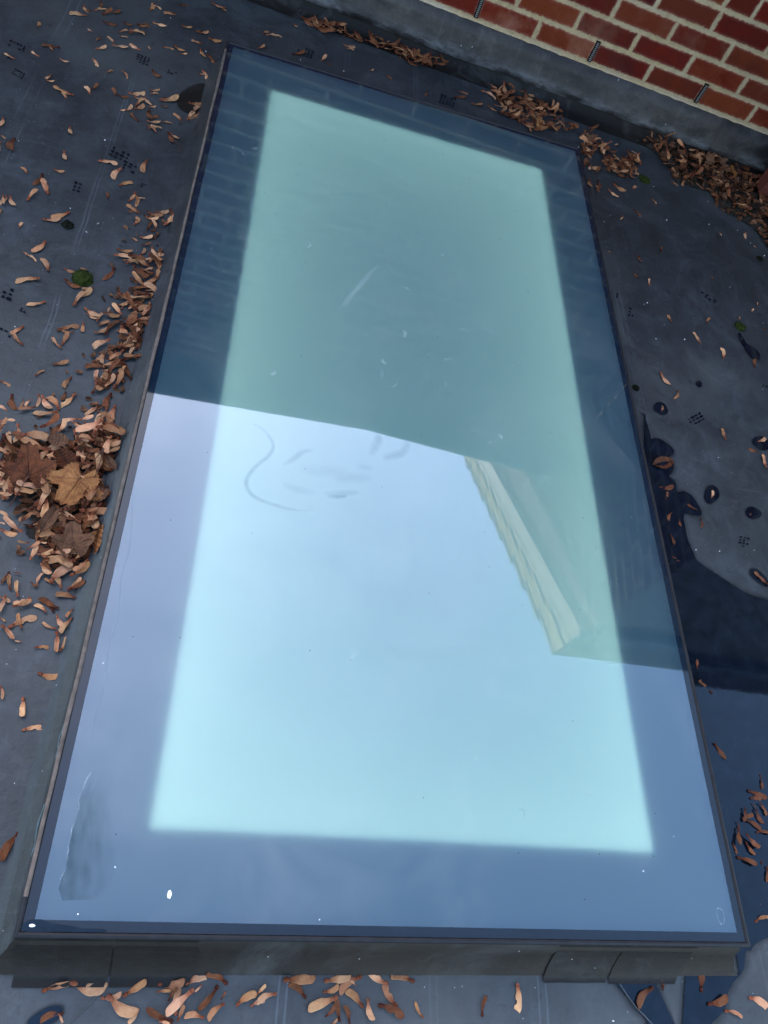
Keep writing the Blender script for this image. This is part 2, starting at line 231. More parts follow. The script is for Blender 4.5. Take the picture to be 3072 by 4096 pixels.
(-0.049,0.4364,0.0015,1.43,0.0283,7,0,-0.1,0.1,'pale maple seed along the frame below the leaf pile, nearer, pointing at the wall', 4),
(-0.1194,0.471,0.0031,2.02,0.0308,6,1,-0.09,-0.19,'brown maple seed along the frame below the leaf pile, pointing far left', 4),
(1.3963,1.468,0.0015,-1.02,0.0487,7,0,-0.07,-0.06,'pale maple seed right of the frame halfway up, pointing near right', 35),
(-0.0897,2.7385,0.0015,-0.4,0.0537,7,1,0.05,-0.19,'brown maple seed between the rooflight and the wall, pointing near right', 16),
(-0.1267,0.7097,0.018,-2.36,0.0289,4,2,-0.06,-0.22,'dark maple seed below the dark leaf, pointing near left', 9),
(-0.0434,0.7435,0.022,-1.78,0.0345,2,1,-0.08,0.06,'brown maple seed below the tan leaf, farther, pointing nearer', 13),
(-0.073,0.9616,0.026,-2.01,0.0373,3,0,-0.06,-0.15,'pale maple seed at the top of the leaf pile, farthest, pointing near left', 8),
(-0.0592,0.6679,0.0148,4.42,0.0442,7,0,0.17,0.62,'pale maple seed low in the leaf pile, right side, pointing nearer', 30),
(-0.0954,1.2183,0.0047,6.2,0.0535,1,2,-0.21,-0.07,'dark maple seed in the drift along the frame, nearest, pointing right', 20),
(-0.0935,1.2158,0.0053,5.15,0.0529,1,1,0.42,-0.07,'brown maple seed in the drift along the frame, pointing near right', 20),
(-0.0811,0.5991,0.0126,1.63,0.0437,7,1,0.03,0.06,'brown maple seed at the foot of the leaf pile, pointing at the wall', 7),
(-0.0905,0.636,0.0132,6.24,0.0438,2,0,0.01,-0.3,'pale maple seed at the foot of the leaf pile, farthest, pointing right', 7),
(-0.3269,2.3115,0.0031,0.44,0.0464,1,0,-0.1,-0.15,'pale maple seed on the far left of the roof, pointing far right', 33),
(-0.1284,1.4275,0.0047,0.04,0.0363,3,0,-0.02,0.12,'pale maple seed in the upper drift, pointing right', 23),
(-0.0773,0.8626,0.044,2.97,0.0309,0,1,-0.07,-0.12,'brown maple seed at the top of the leaf pile, pointing left', 8),
(-0.1242,0.9273,0.018,-2.52,0.0312,2,0,0.12,-0.0,'pale maple seed at the top of the leaf pile, middle, pointing near left', 8),
(-0.0685,1.2696,0.0053,2.19,0.0544,6,2,0.26,-0.23,'dark maple seed in the drift along the frame, pointing far left', 20),
(-0.1229,1.611,0.0015,2.64,0.0414,1,1,-0.07,0.04,'brown maple seed left of the frame by the boot prints, farther, pointing far left', 27),
(-0.0613,0.9887,0.0047,-1.49,0.0414,7,1,-0.05,0.12,'brown maple seed beside the leaf pile, pointing nearer', 14),
(-0.2962,2.4112,0.0047,0.33,0.046,3,0,-0.1,0.15,'pale maple seed between the rooflight and the wall, nearer, pointing right', 16),
(-0.1452,1.1791,0.0031,0.87,0.0378,2,0,-0.05,-0.15,'pale maple seed in the drift along the frame, farther, pointing far right', 20),
(-0.0643,0.4778,0.0031,2.77,0.0277,3,0,0.0,0.03,'pale maple seed along the frame below the leaf pile, pointing left', 4),
(-0.3411,1.6011,0.0015,2.11,0.0522,1,1,0.04,0.07,'brown maple seed left of the frame by the boot prints, nearer, pointing far left', 27),
(-0.1148,0.5529,0.0047,1.4,0.0295,3,0,0.01,-0.18,'pale maple seed along the frame below the leaf pile, farther, pointing at the wall', 4),
(-0.0248,0.754,0.0148,3.04,0.0446,7,2,-0.13,0.02,'dark maple seed between big leaf and frame, pointing left', 15),
(-0.1563,0.5409,0.0031,1.9,0.0312,6,1,-0.03,0.06,'brown maple seed below the leaf pile, pointing at the wall', 10),
(-0.0945,1.0633,0.0058,1.16,0.0498,6,2,0.24,0.09,'dark maple seed along the frame above the leaf pile, pointing far right', 3),
(2.0105,2.359,0.0015,-1.22,0.0667,7,2,0.11,-0.11,'dark maple seed near the brown downpipe, pointing nearer', 31),
(-0.2774,1.1086,0.0015,2.3,0.0392,3,1,0.01,0.09,'brown maple seed left of the drift, pointing far left', 26),
(-0.0729,0.5557,0.0047,2.33,0.0307,7,0,-0.02,-0.15,'pale maple seed along the frame below the leaf pile, farther, pointing far left', 4),
(0.4601,-0.0995,0.0063,0.85,0.0212,2,2,0.11,0.15,'dark maple seed below the near edge, pointing far right', 11),
(1.3607,0.1407,0.0031,-1.87,0.0295,6,2,-0.06,0.15,'dark maple seed in the wet by the near right corner, pointing nearer', 24),
(-0.1197,1.3073,0.0047,6.11,0.0539,5,1,-0.2,-0.06,'brown maple seed in the upper drift, pointing right', 23),
(-0.1214,0.923,0.022,0.54,0.0309,1,0,0.08,0.05,'pale maple seed at the top of the leaf pile, pointing far right', 8),
(-0.2639,0.9709,0.0015,-1.1,0.039,2,2,-0.07,-0.1,'dark maple seed beside the leaf pile, pointing near right', 14),
(-0.2889,1.1609,0.0015,-2.1,0.0359,1,1,-0.04,0.07,'brown maple seed left of the drift, pointing near left', 26),
(-0.1878,0.7711,0.0137,4.51,0.0448,6,2,0.15,0.13,'dark maple seed left of the two big leaves, pointing nearer', 28),
(-0.2029,0.7394,0.0199,6.17,0.0445,6,1,0.23,0.72,'brown maple seed below the dark leaf, pointing right', 9),
(-0.1174,0.5967,0.0111,-0.68,0.03,7,0,0.01,-0.19,'pale maple seed along the frame below the leaf pile, farther, pointing near right', 4),
(-0.0784,2.1414,0.0015,0.31,0.0445,2,1,0.12,0.15,'brown maple seed near the dark far left patch, pointing right', 32),
(-0.0641,0.7189,0.0156,0.66,0.0434,2,2,-0.2,-0.52,'dark maple seed below the tan leaf, farther, pointing far right', 13),
(-0.1208,1.4162,0.0047,0.68,0.0388,6,1,-0.08,0.09,'brown maple seed in the upper drift, farther, pointing far right', 23),
(-0.1847,0.7272,0.0122,2.38,0.0441,6,0,-0.24,0.1,'pale maple seed left of the two big leaves, pointing far left', 28),
(-0.085,0.9093,0.0134,5.7,0.0456,5,2,-0.07,-0.53,'dark maple seed at the top of the leaf pile, middle, pointing near right', 8),
(-0.057,0.856,0.0165,5.18,0.0446,2,2,-0.28,0.08,'dark maple seed above the brown leaf, farther, pointing near right', 0),
(-0.0494,0.7106,0.026,-1.68,0.0325,4,1,-0.09,0.11,'brown maple seed below the tan leaf, nearer, pointing nearer', 13),
(-0.1444,0.6169,0.022,0.8,0.0263,1,1,0.02,-0.14,'brown maple seed at the foot of the leaf pile, pointing far right', 7),
(-0.2221,0.722,0.026,0.26,0.0258,0,0,-0.07,0.17,'pale maple seed below the dark leaf, pointing right', 9),
(-0.0472,1.3273,0.0057,3.82,0.0524,1,0,0.23,0.48,'pale maple seed in the upper drift, pointing near left', 23),
(-0.0849,0.7218,0.0151,3.55,0.0427,4,1,-0.15,0.15,'brown maple seed below the tan leaf, pointing near left', 13),
(-0.0564,0.7315,0.0165,3.69,0.0425,2,2,-0.06,0.17,'dark maple seed below the tan leaf, middle, pointing near left', 13),
(-0.0955,0.7707,0.015,1.18,0.0433,7,2,-0.22,0.05,'dark maple seed between big leaf and frame, pointing at the wall', 15),
(-0.2007,1.1187,0.0031,2.32,0.0376,3,0,0.01,0.18,'pale maple seed left of the drift, pointing far left', 26),
(-0.1787,0.7555,0.0159,1.99,0.0435,6,1,0.03,-0.14,'brown maple seed among the two big leaves, pointing far left', 5),
(-0.1593,0.6993,0.0164,1.03,0.0424,5,2,-0.1,0.11,'dark maple seed below the dark leaf, pointing far right', 9),
(0.202,-0.0666,0.0047,0.09,0.0211,6,1,-0.03,0.21,'brown maple seed in the near left heap, nearer, pointing right', 21),
(-0.0558,1.5841,0.0031,1.23,0.053,1,0,-0.09,-0.16,'pale maple seed against the upper left frame, pointing at the wall', 1),
(1.4009,0.3213,0.0015,-1.74,0.0309,6,2,0.0,-0.18,'dark maple seed in the wet heap right of the frame, farthest, pointing nearer', 25),
(-0.2436,2.5095,0.0015,-0.09,0.0439,1,0,0.03,0.01,'pale maple seed between the rooflight and the wall, farther, pointing right', 16),
(-0.1554,0.7831,0.0126,1.03,0.0434,5,2,-0.03,0.26,'dark maple seed above the brown leaf, pointing far right', 0),
(-0.2299,0.7954,0.0138,4.6,0.0435,5,0,-0.3,-0.07,'pale maple seed left of the two big leaves, pointing nearer', 28),
(-0.111,1.037,0.0015,1.74,0.041,6,0,0.03,-0.06,'pale maple seed along the frame above the leaf pile, pointing at the wall', 3),
(-0.091,0.4384,0.0031,0.17,0.0236,5,1,-0.05,-0.09,'brown maple seed alone left of the near left corner, farther, pointing right', 2),
(-0.1263,0.6115,0.0135,0.55,0.0251,0,0,-0.06,-0.08,'pale maple seed along the frame below the leaf pile, farthest, pointing far right', 4),
(1.3789,0.262,0.0063,-1.1,0.0267,5,2,0.03,-0.06,'dark maple seed in the wet heap right of the frame, farthest, pointing near right', 25),
(-0.1681,0.5764,0.0015,-1.81,0.0266,6,2,0.09,0.07,'dark maple seed below the leaf pile, pointing nearer', 10),
(-0.2799,1.3404,0.0015,2.21,0.0422,7,0,-0.08,0.12,'pale maple seed around the bright moss cushion, pointing far left', 6),
(-0.1982,0.8374,0.0157,2.45,0.0439,7,2,0.18,-0.48,'dark maple seed above the brown leaf, pointing far left', 0),
(1.3906,2.3645,0.0015,-0.27,0.0534,7,1,-0.09,0.19,'brown maple seed near the brown downpipe, pointing right', 31),
(1.3047,0.0419,0.0015,0.24,0.0356,3,1,0.12,-0.12,'brown maple seed in the wet by the near right corner, pointing right', 24),
(-0.0428,0.8591,0.0165,3.53,0.043,5,2,0.01,-0.34,'dark maple seed above the brown leaf, farther, pointing left', 0),
(-0.3789,2.426,0.0015,0.4,0.0425,2,2,-0.08,0.03,'dark maple seed between the rooflight and the wall, pointing far right', 16),
(-0.0718,1.0762,0.0066,4.12,0.046,0,2,0.06,-0.14,'dark maple seed along the frame above the leaf pile, pointing near left', 3),
(-0.0631,0.8047,0.0182,1.78,0.0422,0,0,0.23,0.14,'pale maple seed above the brown leaf, pointing at the wall', 0),
(-0.2317,0.8437,0.044,-0.05,0.0265,6,2,0.08,-0.14,'dark maple seed above the brown leaf, nearer, pointing right', 0),
(-0.0748,1.2366,0.0056,6.23,0.0486,5,2,0.16,-0.02,'dark maple seed in the drift along the frame, middle, pointing right', 20),
(-0.0739,0.9562,0.0047,-1.94,0.034,2,0,-0.02,-0.06,'pale maple seed beside the leaf pile, pointing nearer', 14),
(-0.3719,1.6695,0.0031,-1.78,0.0493,3,2,0.01,-0.11,'dark maple seed left of the frame by the boot prints, nearer, pointing nearer', 27),
(-0.0684,0.5011,0.0079,-0.75,0.0271,2,0,-0.02,0.06,'pale maple seed along the frame below the leaf pile, nearer, pointing near right', 4),
(-0.0982,1.2495,0.0063,2.33,0.0378,1,0,-0.04,-0.18,'pale maple seed in the drift along the frame, pointing far left', 20),
(0.3513,-0.0711,0.0047,0.82,0.0191,1,0,0.04,-0.13,'pale maple seed in the starburst below the glass, pointing far right', 22),
(-0.2307,0.7618,0.0125,5.33,0.0416,4,0,-0.19,0.32,'pale maple seed left of the two big leaves, pointing near right', 28),
(-0.3799,1.5612,0.0015,1.26,0.0453,6,1,0.11,-0.08,'brown maple seed left of the frame by the boot prints, pointing at the wall', 27),
(-0.1666,0.6697,0.0162,1.11,0.0404,5,1,-0.28,-0.22,'brown maple seed below the dark leaf, pointing far right', 9),
(-0.103,0.7212,0.0149,2.55,0.0408,1,2,-0.17,-0.14,'dark maple seed below the tan leaf, pointing far left', 13),
(-0.0879,0.5061,0.0047,2.72,0.0256,2,0,-0.01,0.12,'pale maple seed along the frame below the leaf pile, nearer, pointing far left', 4),
(-0.1286,0.3669,0.0015,-1.17,0.0248,3,0,0.11,0.07,'pale maple seed alone left of the near left corner, pointing near right', 2),
(-0.286,2.469,0.0015,0.25,0.0417,6,2,0.07,-0.02,'dark maple seed between the rooflight and the wall, pointing right', 16),
(-0.4653,1.7787,0.0015,-1.42,0.0566,7,2,0.05,-0.18,'dark maple seed left of the frame by the boot prints, farther, pointing nearer', 27),
(-0.0643,0.8348,0.012,3.75,0.0414,1,2,0.2,-0.32,'dark maple seed above the brown leaf, farther, pointing near left', 0),
(-0.2003,0.8131,0.0175,2.78,0.0421,0,1,-0.15,-0.0,'brown maple seed above the brown leaf, nearer, pointing left', 0),
(1.3599,0.2702,0.0031,-0.03,0.0349,5,2,0.0,0.04,'dark maple seed in the wet heap right of the frame, nearer, pointing right', 25),
(-0.0895,1.2775,0.0063,0.14,0.0311,5,2,-0.06,-0.03,'dark maple seed in the drift along the frame, farthest, pointing right', 20),
(-0.1893,1.6983,0.0015,0.85,0.0415,4,1,0.02,-0.13,'brown maple seed left of the frame by the boot prints, pointing far right', 27),
(-0.0664,1.3554,0.0031,1.01,0.0403,4,1,-0.03,0.1,'brown maple seed in the upper drift, nearer, pointing far right', 23),
(-0.1723,1.993,0.0047,0.45,0.0394,7,0,-0.07,-0.17,'pale maple seed near the dark far left patch, second nearest, pointing far right', 32),
(-0.163,1.9637,0.0047,0.44,0.0391,3,0,0.05,0.12,'pale maple seed near the dark far left patch, nearest, pointing far right', 32),
(1.3367,0.2506,0.0063,-1.85,0.0285,5,2,0.09,-0.06,'dark maple seed in the wet heap right of the frame, middle, pointing nearer', 25),
(-0.0572,1.0553,0.0056,1.66,0.0446,3,1,0.14,-0.29,'brown maple seed along the frame above the leaf pile, pointing at the wall', 3),
(-0.0383,2.1132,0.0015,-2.13,0.0545,3,1,-0.02,-0.18,'brown maple seed near the dark far left patch, pointing near left', 32),
(-0.2463,0.8502,0.0141,4.83,0.0415,0,2,0.23,-0.31,'dark maple seed above the brown leaf, pointing nearer', 0),
(1.6863,1.1842,0.0015,1.55,0.0464,1,1,-0.03,0.18,'brown maple seed right of the frame above the puddle, pointing at the wall', 34),
(-0.1122,0.883,0.0126,5.41,0.041,6,2,0.22,0.69,'dark maple seed at the top of the leaf pile, nearest, pointing near right', 8),
(-0.0418,1.3016,0.0058,4.49,0.0472,6,1,0.12,0.17,'brown maple seed in the drift along the frame, pointing nearer', 20),
(-0.0983,1.335,0.0052,0.52,0.0479,4,2,0.07,-0.42,'dark maple seed in the upper drift, pointing far right', 23),
(-0.1636,1.0455,0.0015,-1.76,0.0349,0,1,-0.03,0.1,'brown maple seed in the arc above the leaf pile, pointing nearer', 18),
(-0.0697,2.5133,0.0031,0.13,0.0418,2,1,0.08,0.16,'brown maple seed between the rooflight and the wall, pointing right', 16),
(-0.1006,0.652,0.0119,0.25,0.0375,3,0,-0.33,0.07,'pale maple seed low in the leaf pile, right side, pointing right', 30),
(-0.1416,0.6984,0.0131,5.5,0.038,6,2,0.03,-0.01,'dark maple seed below the dark leaf, pointing near right', 9),
(-0.2201,0.7985,0.044,2.81,0.0258,2,0,0.11,0.1,'pale maple seed above the brown leaf, pointing left', 0),
(-0.1487,0.8734,0.04,1.46,0.0322,0,0,0.09,0.22,'pale maple seed at the top of the leaf pile, nearer, pointing at the wall', 8),
(-0.0592,0.632,0.0185,0.86,0.0372,5,1,0.12,-0.5,'brown maple seed low in the leaf pile, right side, pointing far right', 30),
(-0.25,2.3383,0.0015,2.67,0.0416,5,0,0.04,-0.19,'pale maple seed between the rooflight and the wall, pointing far left', 16),
(-0.0628,0.8529,0.0186,0.65,0.0398,0,0,-0.12,-0.39,'pale maple seed above the brown leaf, pointing far right', 0),
(-0.4102,2.4679,0.0031,0.83,0.0471,3,0,-0.08,-0.03,'pale maple seed between the rooflight and the wall, nearer, pointing far right', 16),
(-0.0416,0.7632,0.026,-1.96,0.0283,4,0,-0.04,0.18,'pale maple seed between big leaf and frame, pointing nearer', 15),
(-0.071,0.9004,0.0199,1.39,0.0404,7,2,0.12,-0.53,'dark maple seed at the top of the leaf pile, pointing at the wall', 8),
(1.5788,1.6382,0.0015,1.99,0.0454,0,0,0.0,0.18,'pale maple seed right of the frame halfway up, pointing far left', 35),
(-0.0667,0.6884,0.02,2.71,0.0375,6,0,0.02,-0.05,'pale maple seed below the tan leaf, pointing far left', 13),
(-0.2147,0.8244,0.022,-2.75,0.0236,3,2,-0.04,0.11,'dark maple seed above the brown leaf, nearer, pointing near left', 0),
(-0.0637,1.355,0.0061,2.43,0.0473,6,1,0.2,-0.19,'brown maple seed in the upper drift, pointing far left', 23),
(-0.15,1.6855,0.0015,-1.32,0.0505,3,1,-0.02,-0.22,'brown maple seed left of the frame by the boot prints, pointing nearer', 27),
(-0.0859,1.6317,0.0031,0.54,0.0354,2,0,0.04,0.1,'pale maple seed against the upper left frame, pointing far right', 1),
]
MORE_SEEDS=[
(-0.1072,1.5234,0.0031,0.52,0.0337,0,0,0.04,0.08),(1.3038,1.0446,0.0015,0.3,0.0452,0,2,-0.0,0.0),(-0.2124,0.7623,0.0179,4.24,0.0385,0,0,0.09,0.32),(-0.1055,1.5993,0.0047,0.28,0.0326,0,0,0.08,0.09),(-0.1652,0.8152,0.0149,5.83,0.0387,0,2,0.26,-0.47),(0.9414,2.7724,0.0031,-0.91,0.0562,5,0,0.07,0.15),(-0.0801,1.3101,0.0053,0.6,0.0459,1,1,0.02,0.07),
(1.3554,0.2038,0.0031,-0.05,0.0318,3,2,0.12,0.16),(-0.1898,0.6737,0.022,2.7,0.0247,0,0,-0.06,0.18),(-0.2247,2.0948,0.0031,-0.06,0.035,0,0,0.1,-0.06),(-0.1148,0.8513,0.0178,1.29,0.0387,0,1,-0.05,0.42),(-0.0796,0.8708,0.0145,1.66,0.0388,0,1,-0.15,0.43),(-0.1557,0.7775,0.0176,4.52,0.0375,0,1,-0.32,-0.3),
(1.3654,2.3274,0.0015,-0.53,0.0461,2,0,0.0,-0.07),(-0.0829,0.7136,0.0158,3.59,0.0365,0,1,-0.09,0.02),(-0.2017,1.13,0.0015,1.48,0.0362,1,1,0.11,-0.0),(-0.0806,1.4051,0.0031,0.65,0.0327,6,0,-0.09,-0.19),(-0.0952,0.968,0.0031,-0.09,0.0258,2,1,0.08,-0.04),(-0.0766,0.92,0.015,5.85,0.0384,7,2,-0.19,0.25),(-0.1318,1.0987,0.0015,1.05,0.0315,2,1,0.04,-0.19),
(-0.1322,0.9132,0.026,-0.65,0.0278,5,0,0.1,-0.1),(-0.0372,2.1541,0.0015,-1.92,0.0577,6,0,0.12,-0.04),(-0.0922,0.7303,0.013,6.04,0.0359,5,0,-0.03,0.04),(-0.2543,0.8855,0.0166,4.68,0.0383,0,0,0.12,0.25),(-0.0733,0.826,0.022,-2.37,0.025,5,1,-0.06,-0.03),(-0.0425,1.066,0.0055,2.1,0.0402,6,2,-0.03,0.09),(-0.1843,2.5906,0.0015,-2.84,0.039,7,1,-0.08,-0.18),
(-0.1778,0.7727,0.0145,5.52,0.0364,3,1,0.24,0.1),(1.3506,0.1446,0.0015,0.88,0.0285,4,2,-0.03,-0.12),(-0.1619,2.4166,0.0015,-0.43,0.0392,7,1,0.01,-0.08),(-0.1866,1.1719,0.0031,-3.04,0.0257,3,1,-0.05,-0.12),(-0.3391,1.3758,0.0031,-0.43,0.0292,3,0,-0.07,0.01),(-0.2153,0.9809,0.0063,-1.42,0.0324,3,0,0.04,0.05),
(-0.3757,2.4897,0.0031,0.7,0.0417,0,2,0.03,-0.05),(-0.0789,0.651,0.0152,5.15,0.0345,5,1,0.07,-0.04),(-0.0924,0.7532,0.0146,4.8,0.0355,2,2,0.28,-0.02),(-0.2024,2.2555,0.0015,-0.72,0.0423,0,2,0.01,0.07),(-0.145,0.6327,0.018,3.12,0.0214,3,1,0.03,-0.08),(-0.0885,0.6946,0.0153,2.04,0.0349,2,2,-0.23,0.15),
(-0.1908,0.7505,0.0183,1.92,0.036,3,2,0.29,0.07),(-0.0312,1.2687,0.0053,3.86,0.0419,5,1,-0.13,0.24),(-0.0468,1.3287,0.0052,3.09,0.0431,3,2,-0.14,0.26),(1.57,1.2577,0.0015,1.62,0.0415,6,1,-0.05,-0.21),(-0.1986,1.767,0.0015,-1.75,0.0476,2,0,-0.04,-0.14),(-0.0644,0.8753,0.0189,0.32,0.0366,0,0,0.19,0.11),
(-0.1002,0.8337,0.0194,3.57,0.0361,2,1,-0.1,0.32),(-0.1909,0.7235,0.026,1.5,0.0261,4,0,0.04,0.08),(-0.1884,0.7315,0.0127,1.87,0.0355,2,2,0.18,-0.03),(-0.0913,1.0818,0.0053,4.72,0.0388,2,1,0.31,-0.19),(-0.0329,1.1295,0.005,3.32,0.0395,2,1,0.25,0.19),(-0.14,1.2024,0.0047,0.87,0.0298,4,1,0.06,-0.13),(-0.0599,1.1274,0.0031,1.41,0.0349,6,0,0.05,-0.15),
(-0.0509,0.9041,0.0165,4.71,0.0362,2,2,0.06,0.12),(1.2953,0.8367,0.0015,-0.67,0.029,5,2,-0.03,0.15),(-0.203,0.8478,0.0131,4.33,0.036,4,2,0.18,-0.09),(0.2015,2.5739,0.0015,0.69,0.0501,7,2,0.12,-0.05),(-0.0963,0.8546,0.0132,2.11,0.036,3,2,0.36,-0.29),(-0.2506,1.361,0.0015,-0.07,0.0263,2,1,0.04,0.01),(-0.1596,2.5416,0.0015,0.07,0.0364,0,1,0.11,-0.06),
(1.296,0.5462,0.0015,1.08,0.0332,5,2,-0.09,0.09),(-0.5521,2.119,0.0015,2.84,0.0319,3,0,0.08,0.11),(-0.0934,0.7311,0.019,2.29,0.0341,1,1,0.11,-0.08),(-0.2332,1.0296,0.0015,0.96,0.0261,3,1,-0.06,0.19),(1.3267,0.2291,0.0031,0.34,0.0317,1,2,-0.07,0.04),(-0.049,1.1546,0.0031,1.46,0.035,1,2,0.04,-0.04),(1.8427,2.4866,0.0015,-1.5,0.0636,3,2,-0.08,0.17),
(-0.2955,1.0007,0.0015,-0.29,0.0237,5,1,-0.0,-0.17),(-0.1699,0.5238,0.0047,-0.32,0.0206,4,0,0.09,-0.01),(-0.1719,1.2346,0.0047,-0.28,0.0262,2,0,-0.01,0.09),(1.2904,0.1807,0.0031,-1.3,0.0205,5,2,0.09,-0.02),(-0.0818,0.8192,0.0159,0.79,0.0346,7,2,0.19,-0.02),(-0.057,0.7995,0.026,-1.78,0.0264,3,2,-0.07,-0.02),
(-0.1052,0.6346,0.0032,2.3,0.0548,3,2,0.07,-0.22),(-0.1928,2.3894,0.0015,0.3,0.0351,5,1,0.0,-0.17),(-0.0454,1.4291,0.0031,1.65,0.0415,3,1,0.08,0.12),(-0.1761,1.3198,0.0015,-2.68,0.0261,4,1,0.11,0.06),(-0.3525,1.6971,0.0015,0.25,0.0274,0,1,-0.1,0.1),(-0.1295,0.7504,0.0126,0.29,0.0336,6,1,0.13,0.15),(0.3724,2.7229,0.0015,0.62,0.0507,2,0,-0.1,-0.0),
(-0.116,1.2795,0.0031,0.4,0.0263,1,1,0.04,-0.01),(-0.1534,0.841,0.0155,6.12,0.0346,6,1,0.21,0.07),(-0.1573,0.8433,0.0187,4.35,0.0346,7,0,-0.05,-0.08),(-0.029,1.2917,0.0054,3.59,0.0401,2,1,0.04,-0.45),(-0.2682,2.0764,0.0031,0.52,0.0332,2,2,-0.1,0.13),(-0.2549,0.8595,0.044,1.21,0.0247,7,1,0.03,0.01),(-0.0404,1.1864,0.0052,2.76,0.0387,3,2,-0.01,-0.1),
(-0.0352,0.817,0.0147,2.34,0.0339,1,1,0.06,0.17),(-0.1022,1.271,0.0015,1.22,0.0339,3,0,-0.01,-0.15),(-0.1763,2.0524,0.0031,-1.18,0.0485,7,2,0.01,-0.11),(-0.1949,1.9896,0.0015,2.31,0.0391,3,2,0.05,-0.02),(-0.1105,0.7557,0.0054,6.05,0.0548,7,2,-0.06,-0.23),(-0.109,1.9706,0.0031,-1.07,0.0437,1,2,-0.08,0.18),
(-0.0836,2.4717,0.0015,3.12,0.0341,1,1,-0.06,-0.04),(-0.0698,0.7201,0.02,4.61,0.0321,4,2,0.04,-0.18),(-0.1215,0.8486,0.026,1.19,0.0251,5,2,0.06,0.11),(-0.0822,0.8082,0.026,-0.64,0.024,2,2,-0.06,0.05),(-0.1412,1.8263,0.0015,-1.56,0.0479,2,1,-0.09,0.09),(-0.148,2.1302,0.0031,-0.01,0.0311,0,2,-0.05,-0.1),
(1.3049,0.9001,0.0031,-1.5,0.031,6,2,0.09,0.18),(-0.1148,0.8073,0.0054,5.92,0.0547,6,2,-0.14,0.13),(-0.1486,0.7616,0.0142,0.69,0.0327,0,2,0.24,0.29),(0.2114,-0.1027,0.0095,-0.23,0.0165,5,0,0.09,-0.16),(-0.1282,0.6941,0.0104,4.86,0.0527,6,1,0.12,-0.16),(-0.0629,0.6344,0.0032,5.38,0.0514,3,2,-0.08,-0.24),
(-0.0756,1.4717,0.0064,5.85,0.0412,0,1,0.07,0.14),(1.4054,0.9912,0.0031,2.61,0.029,3,2,-0.08,-0.09),(-0.0438,0.5168,0.0063,-1.9,0.0201,7,1,0.12,0.11),(-0.0503,0.5601,0.0079,1.25,0.0211,1,0,-0.04,-0.12),(-0.1586,0.8232,0.0143,4.07,0.0329,3,0,-0.18,-0.51),(-0.0534,0.6167,0.0065,1.95,0.0514,0,2,0.12,0.07),
(-0.0804,1.1737,0.0063,0.56,0.0252,3,1,-0.09,-0.07),(-0.108,1.0778,0.0047,-0.03,0.023,6,0,0.1,-0.03),(-0.0451,0.7441,0.0068,4.62,0.0522,0,2,0.13,0.48),(-0.0837,2.0436,0.0015,2.47,0.0349,0,1,-0.03,-0.02),(-0.0673,2.0516,0.0031,1.32,0.0512,6,0,-0.03,0.05),(-0.2505,0.9031,0.04,2.91,0.0212,2,0,0.1,-0.2),
(-0.0876,1.4445,0.0031,0.53,0.0273,5,0,0.02,-0.02),(0.2677,-0.057,0.0063,-2.37,0.0141,6,0,0.07,0.18),(-0.026,0.6469,0.006,2.54,0.0507,0,2,-0.36,0.03),(-0.1045,1.969,0.0031,-0.38,0.0305,1,0,-0.08,-0.1),(1.9681,2.4063,0.0031,0.29,0.057,7,1,-0.1,-0.05),(-0.145,0.8614,0.0076,3.38,0.0542,4,2,0.17,0.35),(-0.2142,2.0374,0.0031,1.09,0.0415,2,1,0.03,0.12),
(-0.4178,1.5579,0.0047,-0.96,0.0339,0,0,-0.08,0.11),(-0.1367,0.7885,0.0079,5.62,0.052,0,2,0.12,0.09),(-0.1026,0.8326,0.0083,1.21,0.0532,5,2,0.08,-0.13),(-0.368,2.2746,0.0015,0.98,0.0395,7,0,-0.06,-0.07),(-0.1058,0.9216,0.0125,4.49,0.0323,6,2,0.12,-0.23),(-0.1814,0.7916,0.0086,4.74,0.0518,0,2,-0.02,0.58),
(-0.0924,0.7441,0.0083,3.35,0.0509,7,2,-0.2,0.06),(-0.0612,0.6061,0.022,1.06,0.0199,1,1,-0.06,0.07),(-0.446,2.1773,0.0031,-0.27,0.0288,0,0,0.07,-0.01),(-0.055,1.6596,0.0015,-1.21,0.0382,6,2,0.07,0.1),(-0.2135,2.0571,0.0015,1.18,0.0432,6,1,0.08,0.17),(-0.106,1.0361,0.0031,1.55,0.0289,2,0,-0.1,0.02),(1.6541,1.5967,0.0015,1.57,0.0428,2,0,0.1,-0.12),
(-0.1255,0.7143,0.0089,5.49,0.0496,7,2,-0.22,0.12),(-0.0496,1.4587,0.0064,4.85,0.0383,6,1,0.09,-0.51),(-0.0366,1.3897,0.0062,4.12,0.0374,0,1,-0.27,0.22),(-0.1034,0.7244,0.0045,5.3,0.0495,2,2,0.51,-0.22),(-0.3246,2.4643,0.0015,-0.23,0.0309,0,2,0.04,-0.0),(-0.0896,1.0386,0.005,1.37,0.0333,0,0,0.08,-0.01),
(-0.0706,0.6166,0.009,3.46,0.0479,5,2,0.17,0.68),(-0.1963,2.1054,0.0047,-0.85,0.0366,2,0,0.02,-0.21),(-0.0612,2.4146,0.0031,-0.8,0.0387,5,2,-0.07,0.02),(0.9191,2.6283,0.0015,-0.32,0.0377,2,1,-0.05,-0.1),(-0.088,0.5629,0.0031,2.77,0.019,1,1,0.03,0.16),(-0.3865,2.4637,0.0031,1.13,0.0454,1,2,0.11,0.06),
